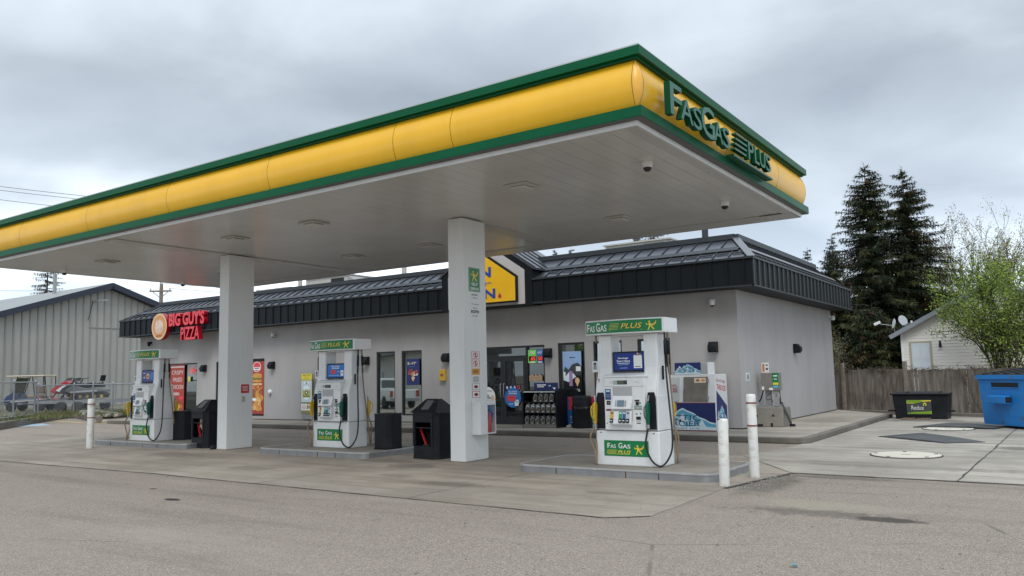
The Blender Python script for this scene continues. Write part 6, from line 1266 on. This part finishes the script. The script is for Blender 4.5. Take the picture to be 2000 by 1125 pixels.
# ---------------------------------------------------------------- chain-link fence
galv = M('fence_pipe', (.30, .32, .35), .45, metal=.5, var=.1)
wm = bpy.data.materials.new('chain_link'); wm.use_nodes = True; T = wm.node_tree; B = T.nodes['Principled BSDF']; B.inputs['Base Color'].default_value = (.30, .31, .32, 1); B.inputs['Roughness'].default_value = .5
def _wave(rot):
    c = T.nodes.new('ShaderNodeTexCoord'); mp = T.nodes.new('ShaderNodeMapping'); mp.inputs['Rotation'].default_value = (0, R(rot), 0); T.links.new(c.outputs['Object'], mp.inputs[0]); s_ = T.nodes.new('ShaderNodeSeparateXYZ'); T.links.new(mp.outputs[0], s_.inputs[0])
    d = T.nodes.new('ShaderNodeMath'); d.operation = 'DIVIDE'; d.inputs[1].default_value = .055; T.links.new(s_.outputs[0], d.inputs[0]); f = T.nodes.new('ShaderNodeMath'); f.operation = 'FRACT'; T.links.new(d.outputs[0], f.inputs[0]); l = T.nodes.new('ShaderNodeMath'); l.operation = 'LESS_THAN'; l.inputs[1].default_value = .10; T.links.new(f.outputs[0], l.inputs[0]); return l.outputs[0]
mxn = T.nodes.new('ShaderNodeMath'); mxn.operation = 'MAXIMUM'; T.links.new(_wave(45), mxn.inputs[0]); T.links.new(_wave(-45), mxn.inputs[1]); T.links.new(mxn.outputs[0], B.inputs['Alpha'])
def link_fence(p, q, h, posts, label, rails=(1.0,), barb=True):
    p, q = V((*p, .25)), V((*q, .25)); d = q - p; L = d.length; t = thing('chain_link_fence', label, 'fence', p, math.atan2(d.y, d.x), 'chain-link fence round the yard')
    for x in posts: m = MB(); m.tube([(x * L, 0, 0), (x * L, 0, h + .06)], .035, galv, 8); m.lathe([(.045, h + .06), (.03, h + .1), (0, h + .11)], galv, 8, (x * L, 0, 0)); m.build('post', t)
    for z in rails: m = MB(); m.tube([(0, 0, h * z), (L, 0, h * z)], .024, galv, 8); m.build('rail', t)
    m = MB(); m.add([(0, .03, .03), (L, .03, .03), (L, .03, h), (0, .03, h)], [(0, 1, 2, 3)], wm); m.build('mesh', t, norm=False)
link_fence((-38.2, 17.6), (-40.2, 20.3), 1.36, (0.06, 1.0), 'short side run of chain-link fence behind the two corner posts')
link_fence((-40.2, 20.3), (-37.5, 20.75), 1.36, (.5,), 'middle run of chain-link fence in front of the snowmobile trailer')
link_fence((-37.5, 20.75), (-34.1, 20.95), 1.36, (0, 1), 'chain-link run ending at the store wall')
link_fence((-30.5, 11.0), (-38.35, 17.65), 1.52, (.1, .5, .72, 1.0), 'taller gate run of chain-link fence at the left frame edge', (1.0, .5, .06))

# ---------------------------------------------------------------- golf cart, trailer, snowmobiles
tyre = M('tyre', (.02, .02, .021), .8, var=.2); rimw = M('rim_pale', (.42, .42, .40), .45)
def wheel(parent, x, y, r_, w_=.18, rm=None):
    m = MB(); m.lathe([(r_ * .62, -w_ / 2), (r_ * .95, -w_ / 2), (r_, -w_ / 4), (r_, w_ / 4), (r_ * .95, w_ / 2), (r_ * .62, w_ / 2)], tyre, 22, (x, y, r_), (0, 1, 0)); o = m.build('wheel', parent)
    m = MB(); m.lathe([(r_ * .62, -w_ * .42), (r_ * .5, -w_ * .3), (r_ * .15, -w_ * .45), (0, -w_ * .45)], rm or rimw, 18, (x, y, r_), (0, 1, 0)); m.lathe([(r_ * .62, w_ * .42), (r_ * .5, w_ * .3), (0, w_ * .3)], rm or rimw, 18, (x, y, r_), (0, 1, 0)); m.build('rim', o)
cart = thing('golf_cart', 'blue golf cart with beige roof and tan seats by the grey shed', 'golf cart', (-46.7, 21.3, .25), R(35)); cb = M('cart_blue', (.010, .028, .10), .35, coat=.2)
m = MB(); m.prism([(-1.15, -.55, .32), (1.05, -.55, .32), (1.05, -.55, .62), (.45, -.55, .72), (.10, -.55, .70), (.02, -.55, .45), (-.45, -.55, .45), (-.55, -.55, .80), (-.72, -.55, 1.02), (-1.05, -.55, .84), (-1.22, -.55, .60)], (0, 1.1, 0), cb); m.build('body', cart, bev=.05)
m = MB(); m.box(-1.05, 1.0, -.66, .66, 1.86, 1.93, M('cart_roof', (.52, .45, .33), .5)); m.build('roof', cart, bev=.03)
for s_ in (-1, 1):
    for a, b in (((-.72, .95), (-.45, 1.86)), ((.5, .7), (.35, 1.86)), ((1.0, .9), (.95, 1.86))): m = MB(); m.tube([(a[0], s_ * .55, a[1]), (b[0], s_ * .58, b[1])], .024, blackm, 6); m.build('roof_post', cart)
seatm = M('seat_tan', (.30, .20, .12), .6)
m = MB(); m.box(.05, .52, -.52, .52, .73, .86, seatm); m.build('seat', cart, bev=.04); m = MB(); m.obox((.50, 0, 1.12), (.05, 0, .02), (0, .5, 0), (-.02, 0, .17), seatm); m.build('backrest', cart, bev=.04)
m = MB(); m.add([(-.74, -.5, 1.0), (-.74, .5, 1.0), (-.48, .5, 1.8), (-.48, -.5, 1.8)], [(0, 1, 2, 3)], pane_d); m.build('windshield', cart, norm=False); m = MB(); m.tube([(-.55, -.25, .8), (-.32, -.25, 1.08)], .02, blackm, 6); m.tube([(-.32 + .05 * math.cos(i / 12 * 2 * PI), -.25 + .17 * math.sin(i / 12 * 2 * PI), 1.08 + .13 * math.cos(i / 12 * 2 * PI)) for i in range(13)], .014, blackm, 6, False); m.build('steering_wheel', cart)
for x in (-.78, .78):
    for s_ in (-1, 1): wheel(cart, x, s_ * .5, .25, .2)
trl = thing('snowmobile_trailer', 'flat grey trailer carrying the snowmobiles inside the fenced yard', 'trailer', (-43.6, 20.65, .25), R(34)); wdk = M('trailer_deck', (.20, .18, .155), .8, var=.3, vs=4)
m = MB(); m.box(-.2, 3.7, -1.15, 1.15, .50, .58, wdk); m.build('deck', trl); m = MB(); m.box(-.25, 3.75, -1.2, -1.151, .44, .60, steel); m.box(-.25, 3.75, 1.151, 1.2, .44, .60, steel); m.box(3.701, 3.75, -1.15, 1.15, .44, .6, steel); m.bar((-.2, 0, .46), (-1.5, 0, .44), .09, steel); m.build('frame', trl)
m = MB(); m.obox((-.55, -.4, .62), (.75, 0, .05), (0, .55, 0), (0, 0, .03), M('ramp_white', (.50, .50, .47), .5)); m.build('ramp', trl)
for s_ in (-1, 1): wheel(trl, 1.5, s_ * 1.32, .27, .2, steel); wheel(trl, 2.35, s_ * 1.32, .27, .2, steel)
def snowmobile(loc, rz, hoodm, sidem, label, seat_h=0):
    t = thing('snowmobile', label, 'snowmobile', loc, rz, 'snowmobiles on the trailer')
    m = MB(); m.prism([(-1.30, -.26, .42), (-1.12, -.26, .62), (-.62, -.26, .90), (-.36, -.26, 1.0), (-.2, -.26, .84), (-.1, -.26, .42), (-.5, -.26, .28), (-1.1, -.26, .30)], (0, .52, 0), hoodm); m.build('hood', t, bev=.06)
    m = MB(); m.prism([(-.5, -.32, .30), (-.95, -.32, .46), (-.5, -.32, .74), (.2, -.32, .58), (1.2, -.32, .52), (1.25, -.32, .40), (.3, -.32, .30)], (0, .64, 0), sidem); m.build('tunnel', t, bev=.03)
    m = MB(); m.prism([(-.2, -.17, .60), (-.1, -.17, .80), (.5, -.17, .78), (.95, -.17, .86), (1.1, -.17, .62)], (0, .34, 0), black); m.build('seat', t, bev=.04)
    if seat_h: m = MB(); m.obox((1.0, 0, 1.08), (.05, 0, .0), (0, .15, 0), (.03, 0, .15), black); m.tube([(1.0, 0, .8), (1.0, 0, 1.0)], .02, greyd, 6); m.build('backrest', t, bev=.04)
    m = MB(); m.prism([(-.35, -.2, .12), (-.45, -.2, .28), (1.15, -.2, .36), (1.32, -.2, .26), (1.2, -.2, .10), (.0, -.2, .04)], (0, .4, 0), blackflat); o = m.build('track', t, bev=.03)
    for x in (-.1, .3, .7, 1.1): m = MB(); m.lathe([(.09, -.215), (.09, .215)], M('idler_yellow', (.42, .30, .08), .5), 12, (x, 0, .17), (0, 1, 0)); m.build('idler_wheel', o)
    for s_ in (-1, 1):
        m = MB(); m.tube(spline([(-1.72, s_ * .5, .22), (-1.62, s_ * .5, .08), (-1.3, s_ * .5, .03), (-.55, s_ * .5, .03)], 5), .045, M('ski_red', (.28, .03, .03), .5) if not seat_h else sidem, 6); o = m.build('ski', t); m = MB(); m.bar((-1.0, s_ * .48, .06), (-.85, s_ * .24, .45), .05, blackm); m.build('ski_leg', o)
        m = MB(); m.obox((.25, s_ * .36, .42), (.75, 0, .03), (0, .07, 0), (0, 0, .04), M('running_board', (.30, .31, .32), .45)); m.build('running_board', t)
    m = MB(); m.prism([(-.62, -.17, .90), (-.38, -.13, 1.12), (-.34, -.13, 1.12), (-.34, -.2, .96)], (0, .30, 0), M('smoked_screen', (.03, .03, .035), .15)); m.build('windshield', t); m = MB(); m.tube([(-.25, 0, .85), (-.12, 0, 1.06)], .025, blackm, 6); m.tube([(-.06, -.36, 1.10), (-.12, 0, 1.06), (-.06, .36, 1.10)], .018, blackm, 6); m.build('handlebar', t)
dv = V((math.cos(R(34)), math.sin(R(34)), 0)); nv = V((-dv.y, dv.x, 0)); o0 = V((-43.6, 20.65, .25))
snowmobile(o0 + dv * 1.25 + nv * .45 + V((0, 0, .62)), R(30), M('hood_red', (.30, .025, .03), .3, coat=.3), M('side_white', (.60, .60, .60), .4), 'red and white snowmobile at the front of the trailer')
snowmobile(o0 + dv * 2.15 - nv * .35 + V((0, 0, .60)), R(26), M('hood_black', (.02, .02, .022), .25, coat=.5), M('side_grey', (.09, .095, .10), .4), 'black snowmobile with tall backrest on the trailer', 1)
t = thing('blue_rack', 'blue steel rack behind the black snowmobile', 'rack', (-40.6, 24.2, .25), R(34)); bs_ = M('rack_blue', (.03, .10, .28), .5); m = MB()
for x in (0, 2.4): m.box(x, x + .12, 0, .1, 0, 1.5, bs_); m.box(x, x + .12, 1.0, 1.1, 0, 1.5, bs_)
m.build('upright', t); m = MB(); m.box(.121, 2.399, .0, .08, 1.1, 1.2, bs_); m.box(.121, 2.399, 1.0, 1.08, 1.1, 1.2, bs_); m.build('beam', t)
t = thing('wooden_table', 'weathered wooden picnic table left of the golf cart', 'table', (-46.3, 18.4, .25), R(35)); m = MB(); m.box(-1.2, 1.1, -.35, .35, .78, .84, M('table_wood', (.26, .23, .18), .85, var=.2, vs=6)); m.build('tabletop', t)
for s_ in (-1, 1): m = MB(); m.box(-1.2, 1.1, s_ * .75 - .13, s_ * .75 + .13, .42, .47, M('table_wood', (.26, .23, .18))); m.build('bench', t); m = MB(); m.bar((s_ * .8, -.8, .0), (s_ * .8, .3, .78), .08, greyd); m.bar((s_ * .8, .8, .0), (s_ * .8, -.3, .78), .08, greyd); m.build('leg', t)
t = thing('low_flat_trailer', 'low grey utility trailer bed at the left frame edge', 'trailer', (-44.2, 15.9, .25), R(35)); m = MB(); m.box(-2.6, 1.6, -.8, .8, .42, .50, wdk); m.build('deck', t); m = MB(); m.box(-2.6, 1.6, -.86, -.801, .36, .56, galv); m.box(-2.6, 1.6, .801, .86, .36, .56, galv); m.build('frame', t)
for s_ in (-1, 1): wheel(t, -.8, s_ * .98, .26, .18)

# ---------------------------------------------------------------- utility pole, wires
t = thing('utility_pole', 'wooden utility pole with crossarm beyond the store roof', 'utility pole', (-55.5, 34.2, 0), R(35)); pw = M('pole_wood', (.20, .17, .13), .9, var=.2)
m = MB(); m.tube([(0, 0, 0), (0, 0, 9.05)], [.17, .13], pw, 10); m.build('pole', t); m = MB(); m.box(-.82, .82, -.16, -.10, 8.42, 8.55, pw); o = m.build('crossarm', t)
for s_ in (-1, 1): m = MB(); m.bar((s_ * .55, -.13, 8.42), (0, -.13, 7.95), .04, pw); m.build('brace', o)
for x in (-.75, .0, .70): m = MB(); m.lathe([(.02, 0), (.05, .05), (.05, .12), (.02, .15)], greyd, 8, (x, -.13, 8.55 if x else 9.05)); m.build('insulator', o)
m = MB(); m.obox((.5, .2, 7.55), (.3, 0, 0), (0, .1, 0), (0, 0, .08), greyd); m.build('cutout', t)
def wire(p, q, sag, r_, label):
    p, q = V(p), V(q); pts = [p + (q - p) * (i / 14) - V((0, 0, sag * 4 * (i / 14) * (1 - i / 14))) for i in range(15)]; m = MB(); m.tube([x - p for x in pts], r_, M('wire', (.05, .05, .055), .6), 4, False); o = m.build('overhead_wire', loc=p, norm=False); tag(o, label, 'wire', 'overhead wires')
dl = V((math.cos(R(25)), math.sin(R(25)), 0))
for k, (z0, z1) in enumerate(((15.2, 12.6), (14.95, 12.4), (14.35, 11.8))): wire((-63, 16.0 + .3 * k, z0 + .7), (-43, 31.2 + .3 * k, z1), .3, .014, ('highest', 'second', 'lowest')[k] + ' overhead wire crossing the sky at the upper left')
wire((-55.5, 34.2, 9.1), (-22, 54, 6.2), .3, .014, 'overhead wire from the utility pole running right behind the store'); wire((-55.0, 34.5, 8.7), (-22, 55, 5.6), .3, .014, 'lower overhead wire from the utility pole running right'); wire((-56.1, 33.8, 8.7), (-90, 18, 11), .5, .014, 'overhead wire from the utility pole running left behind the shed')

# ---------------------------------------------------------------- across the street, seen mirrored in the store windows
t = thing('pickup_truck', 'white pickup truck parked off to the left, mirrored in the tall store windows', 'pickup truck', (-35.6, 2.4, 0), R(207)); tw = M('truck_white', (.72, .72, .71), .25, coat=.6)
m = MB(); m.prism([(-2.8, -.95, .45), (2.75, -.95, .45), (2.8, -.95, .85), (2.6, -.95, 1.08), (1.3, -.95, 1.15), (-.65, -.95, 1.15), (-2.8, -.95, 1.15)], (0, 1.9, 0), tw); m.build('body', t, bev=.06)
m = MB(); m.prism([(-.65, -.82, 1.15), (1.25, -.82, 1.15), (.55, -.78, 1.85), (-.45, -.78, 1.88)], (0, 1.62, 0), tw); o = m.build('cab', t, bev=.05); m = MB()
m.prism([(-.45, -.83, 1.22), (.95, -.83, 1.22), (.48, -.81, 1.76), (-.36, -.81, 1.76)], (0, 1.64, 0), pane_d); m.build('side_window', o); m = MB(); m.box(-.62, -.58, -.7, .7, 1.2, 1.75, pane_d); m.build('rear_window', o)
for s_ in (-1, 1):
    m = MB(); m.box(-2.86, -2.78, s_ * .86 - .09, s_ * .86 + .09, .72, 1.10, M('tail_light', (.35, .02, .02), .2)); m.build('tail_light', t)
    for x in (-1.75, 1.75): wheel(t, x, s_ * .86, .4, .24)
m = MB(); m.box(-2.98, -2.8, -.9, .9, .45, .62, steel); m.build('bumper', t)
t = thing('street_building', 'pale low commercial building across the street, mirrored in the store windows', 'building', (-54, -16, 0), R(25)); m = MB(); m.box(-16, 16, -4, 4, 0, 3.9, M('pale_render', (.50, .49, .46), .8, var=.05)); m.build('wall', t); m = MB(); m.box(-16.6, 16.6, -4.8, 4.8, 3.9, 4.3, M('dark_eave', (.2, .2, .2))); m.build('roof', t); m = MB()
for x in (-11, -5, 2, 9): m.box(x, x + 1.8, 4.001, 4.05, .9, 2.5, pane_d)
m.build('window', t)
t = thing('street_garage', 'second pale building across the street opposite the entrance', 'building', (-16, -24, 0), R(5)); m = MB(); m.box(-9, 9, -4, 4, 0, 3.4, M('pale_render', (.50, .49, .46))); m.build('wall', t); m = MB(); m.prism([(-9.5, -4.6, 3.401), (-9.5, 4.6, 3.401), (-9.5, 0, 5.6)], (19, 0, 0), shin); m.build('roof', t); m = MB()
for x in (-7, -2, 4): m.box(x, x + 2.4, 4.001, 4.05, .3, 2.5, greyd)
m.build('door', t)
# ---------------------------------------------------------------- trees
def leafmat(name, c, var=.5, vs=2.5, tr=.25):
    m = M(name, c, .75, var=var, vs=vs, spec=.2); t = m.node_tree; b = t.nodes['Principled BSDF']
    b.inputs['Transmission Weight'].default_value = 0; return m
ndl = leafmat('spruce_needles', (.034, .046, .024)); ndl2 = leafmat('spruce_needles_olive', (.075, .078, .028)); ndl3 = leafmat('spruce_needles_brown', (.085, .055, .028))
bark = M('bark', (.075, .06, .048), .95, var=.3, vs=8, bump=.5, bs=12); barkl = M('bark_pale', (.13, .115, .095), .95, var=.3, vs=8)
def spruce(H, RR, loc, label, rng, dens=1.0, bare=.05, group='spruce trees behind the store', lean=0, name='spruce_tree', n_w=None):
    t = thing(name, label, 'tree', loc, rng.random() * 6, group)
    m = MB(); m.tube([(0, 0, 0), (.03, 0, H * .5), (0, .02, H)], [.014 * H, .008 * H, .004], bark, 8, False); m.build('trunk', t, norm=False)
    m = MB(); z = H * bare; step = H / (n_w or 44)
    def tri(p, d, L, w_, mt):
        s_ = V((-d.y, d.x, 0)); s_ = s_.normalized() if s_.length > 1e-3 else V((1, 0, 0)); s_ = (s_ + V((0, 0, rng.uniform(-.6, .6)))).normalized() * w_
        m.add([p - s_ * .5, p + s_ * .5, p + d * L], [(0, 1, 2)], mt)
    while z < H - .15:
        f = z / H; L0 = RR * ((1 - f) ** .82) * (1 if f > .12 else .75 + f * 2); nb = max(5, int(10 * dens)) if f < .9 else 6
        for b in range(nb):
            if rng.random() < .10: continue
            an = rng.uniform(0, 2 * PI); L = L0 * rng.uniform(.5, 1.25) + .15; up = .35 * f - .18 + rng.uniform(-.12, .12); zz = z + rng.uniform(-.5, .5) * step
            d = V((math.cos(an), math.sin(an), 0)); n = max(3, int(L * 6.5 * dens)); pts = []
            for i in range(n + 1):
                u = i / n; pts.append(V((0, 0, zz)) + d * (L * u) + V((0, 0, L * (up * u - .38 * u * u * (1 - f * .6) + .30 * max(0, u - .6)))))
            m.tube([pts[0], pts[n // 2], pts[-1]], [.02 + .012 * L, .014, .004], bark, 3, False, False)
            tone = rng.random(); mt = ndl if tone < .62 else (ndl2 if tone < .92 else ndl3)
            for i in range(1, n + 1):
                u = i / n; side = V((-d.y, d.x, 0)); wid = L * .30 * (1 - u) + .16
                for q in range(7):
                    s_ = rng.choice((-1, 1)); dd = (side * s_ * rng.uniform(.3, 1) + d * rng.uniform(.1, .9) + V((0, 0, rng.uniform(-.75, .12)))).normalized(); tri(pts[i] + V((0, 0, rng.uniform(-.04, .04))), dd, rng.uniform(.45, 1.1) * wid + .1, rng.uniform(.032, .068), mt if rng.random() < .8 else ndl)
                for q in range(2): tri(pts[i] + d * rng.uniform(-.06, .06), (V((0, 0, -1)) + d * rng.uniform(-.2, .35)).normalized(), rng.uniform(.12, .5) * (1 - f * .6), .042, mt)
            tri(pts[-1], (d + V((0, 0, .25))).normalized(), .22, .04, mt)
        z += step * rng.uniform(.8, 1.2)
    for k in range(10): tri(V((0, 0, H - .1 - .12 * k)), (V((rng.uniform(-.5, .5), rng.uniform(-.5, .5), .8))).normalized(), .28, .04, ndl)
    m.build('crown', t, norm=False); return t
rg = random.Random(11)
sp = spruce(11.75, 3.7, (-7.35, 41.9, 0), 'tall dark spruce, the left of the two big ones beside the store', rg, 1.35)
spruce(11.6, 3.6, (-5.85, 43.2, 0), 'tall dark spruce, the right of the two big ones, above the white house eave', rg, 1.3)
spruce(7.2, 2.8, (-8.4, 38.6, 0), 'lower bushy spruce behind the rear corner of the store', rg, 1.0, .02)
spruce(4.3, 2.0, (-6.6, 37.0, 0), 'short dark spruce just behind the wooden fence', rg, 1.0, .02)
small = spruce(11.6, 1.9, (-13.6, 62.5, 0), 'small distant spruce over the right end of the store roof, nearer the big spruces', rg, .7, .3, n_w=34)
dup(small, (-17.7, 71.8, .6), 2, 'small pointed distant spruce over the store roof edge')
dup(small, (-46.2, 76, 4.1), 1, 'tip of a distant spruce above the roof right of the entrance gable')
dup(small, (-44.0, 76, 4.0), 3, 'second spruce tip above the roof right of the entrance gable')
big3 = spruce(12.9, 3.2, (-26.3, 55, 1.2), 'spruce crown showing between the canopy edge and the rooftop air unit', rg, .75, .45, n_w=34)
dup(big3, (-24.4, 54.5, .9), 2, 'spruce crown just right of the one behind the rooftop air unit')
dup(big3, (-73.2, 34.3, 1.3), 4, 'dark spruce behind the metal shed roof under the canopy corner')

def branching(H, loc, label, rng, leaf_m, leaf_n, leaf_s, spread=.5, stems=1, depth=5, r0=.12, group=None, name='deciduous_tree', tight=1.0, bm=None, first=.25, tw=1.0):
    t = thing(name, label, 'tree', loc, 0, group); bm = bm or bark; tr = MB(); lf = MB(); br = MB()
    def leaf(p, s_):
        a = V((rng.uniform(-1, 1), rng.uniform(-1, 1), rng.uniform(-1, 1))).normalized(); b = a.orthogonal().normalized(); lf.add([p - a * s_, p + b * s_ * .45, p + a * s_, p - b * s_ * .45], [(0, 1, 2, 3)], rng.choice(leaf_m))
    def grow(p, d, L, r_, k):
        n = 4; pts = [p]; q = p.copy(); dd = d.copy()
        for i in range(n):
            dd = (dd + V((rng.uniform(-.16, .16), rng.uniform(-.16, .16), rng.uniform(-.06, .14))) * (1 if k < depth else .6)).normalized(); q = q + dd * (L / n); pts.append(q.copy())
        (tr if k == depth else br).tube(pts, [r_ * (1 - .45 * i / n) for i in range(n + 1)], bm, 6 if k >= depth - 1 else 3, False, True)
        if k <= 2:
            for i in range(leaf_n):
                u = rng.random() * n; i0 = min(n - 1, int(u)); leaf(pts[i0].lerp(pts[i0 + 1], u - i0) + V((rng.gauss(0, .09), rng.gauss(0, .09), rng.gauss(0, .09))) * tw, leaf_s * rng.uniform(.6, 1.3))
        if k == 0: return
        nb = rng.choice((2, 3, 3)) if k > 1 else rng.choice((3, 4))
        for b in range(nb):
            u = rng.uniform(first, 1.0) if b else 1.0; i0 = min(n - 1, int(u * n)); s_ = pts[i0].lerp(pts[i0 + 1], u * n - i0); ax = dd.orthogonal().normalized(); ax.rotate(Matrix.Rotation(rng.uniform(0, 2 * PI), 3, dd)); nd_ = (dd + ax * spread * rng.uniform(.5, 1.3) + V((0, 0, .10 * tight))).normalized(); grow(s_, nd_, L * rng.uniform(.58, .82), r_ * (.62 if b else .55), k - 1)
    for s_ in range(stems):
        an = rng.uniform(0, 2 * PI); sp_ = .0 if stems == 1 else rng.uniform(.12, .5); grow(V((math.cos(an) * .12 * (stems > 1), math.sin(an) * .12 * (stems > 1), 0)), V((math.cos(an) * sp_, math.sin(an) * sp_, 1)).normalized(), H * (.30 if stems == 1 else .34), r0, depth)
    tr.build('trunk', t, norm=False); br.build('branches', t, norm=False); lf.build('crown', t, norm=False); return t
yl1 = leafmat('young_leaf', (.16, .225, .03)); yl2 = leafmat('young_leaf_light', (.24, .31, .05)); yl3 = leafmat('young_leaf_deep', (.085, .125, .028)); bud = leafmat('pale_bud', (.34, .33, .17)); bud2 = leafmat('olive_bud', (.22, .235, .09)); tw_ = leafmat('twig_brown', (.10, .085, .065))
rg2 = random.Random(5)
branching(6.0, (-1.75, 33.8, .2), 'multi-stemmed tree with fresh light green leaves in front of the white house', rg2, [yl1, yl2, yl3, yl1, yl3], 24, .046, .55, 8, 4, .05, tight=1.1, bm=M('bark_dark', (.04, .034, .028), .95), first=.15, tw=1.5)
branching(4.6, (-.6, 32.8, .2), 'smaller fresh green shrub tree at the right frame edge above the blue dumpster', rg2, [yl1, yl2, yl3], 13, .042, .55, 5, 4, .045, tight=1.0, first=.15, tw=1.5)
tA = branching(13.6, (-4.6, 60.5, 0), 'tall nearly bare tree with pale buds right of the big spruces', rg2, [bud, bud2, tw_, bud], 4, .07, .50, 1, 6, .17, 'budding trees beyond the house', bm=barkl, tw=2)
dup(tA, (-2.3, 63.5, 0), 2.1, 'tall budding tree near the right frame edge', 'budding trees beyond the house')
dup(tA, (.4, 60.5, .4), 4.0, 'tall budding tree cut off by the right frame edge', 'budding trees beyond the house')
dup(tA, (-6.4, 62.0, -.6), 5.2, 'tall budding tree just right of the big spruces, partly behind them', 'budding trees beyond the house')
dup(tA, (-5.2, 57.5, .3), 3.3, 'pale budding tree above the left eave of the white house', 'budding trees beyond the house')
dup(tA, (-3.5, 59, .5), .7, 'pale budding tree above the middle of the white house roof', 'budding trees beyond the house')
tB = branching(10.4, (-15.5, 68, 0), 'budding greenish tree low over the right end of the store roof', rg2, [bud, yl1, yl3, bud2], 7, .10, .55, 1, 5, .14, 'budding trees beyond the house', bm=barkl, tw=2.5)
dup(tB, (-19.5, 70, 0), 1.5, 'budding greenish tree behind the small distant spruces', 'budding trees beyond the house')
dup(tB, (-11.3, 60, -1.0), 2.8, 'budding greenish tree left of the big spruces', 'budding trees beyond the house')
dup(tB, (-8.6, 55, -2.4), 4.4, 'budding greenish tree half hidden behind the big spruces', 'budding trees beyond the house')
tC = branching(3.4, (-7.9, 33.6, .1), 'thin bare bush at the rear corner of the store', rg2, [tw_, bud2], 3, .03, .6, 4, 4, .03, bm=M('twig_grey', (.16, .14, .11), .95), name='bare_bush')
tS = branching(8.5, (-30, -30, 0), 'street tree with fresh leaves across the road, mirrored in the store windows', rg2, [yl3, yl1], 14, .16, .6, 1, 5, .16, 'street trees across the road', tw=3)
for k, (x, y) in enumerate(((-6, -34), (2, -30), (-44, -34), (-70, -22), (-62, -30))): dup(tS, (x, y, 0), k * 1.3, ('street tree across the road opposite the ice chest', 'street tree across the road, farthest right', 'street tree behind the pale street building', 'street tree across the road, farthest left', 'street tree beside the pale street building')[k], 'street trees across the road')
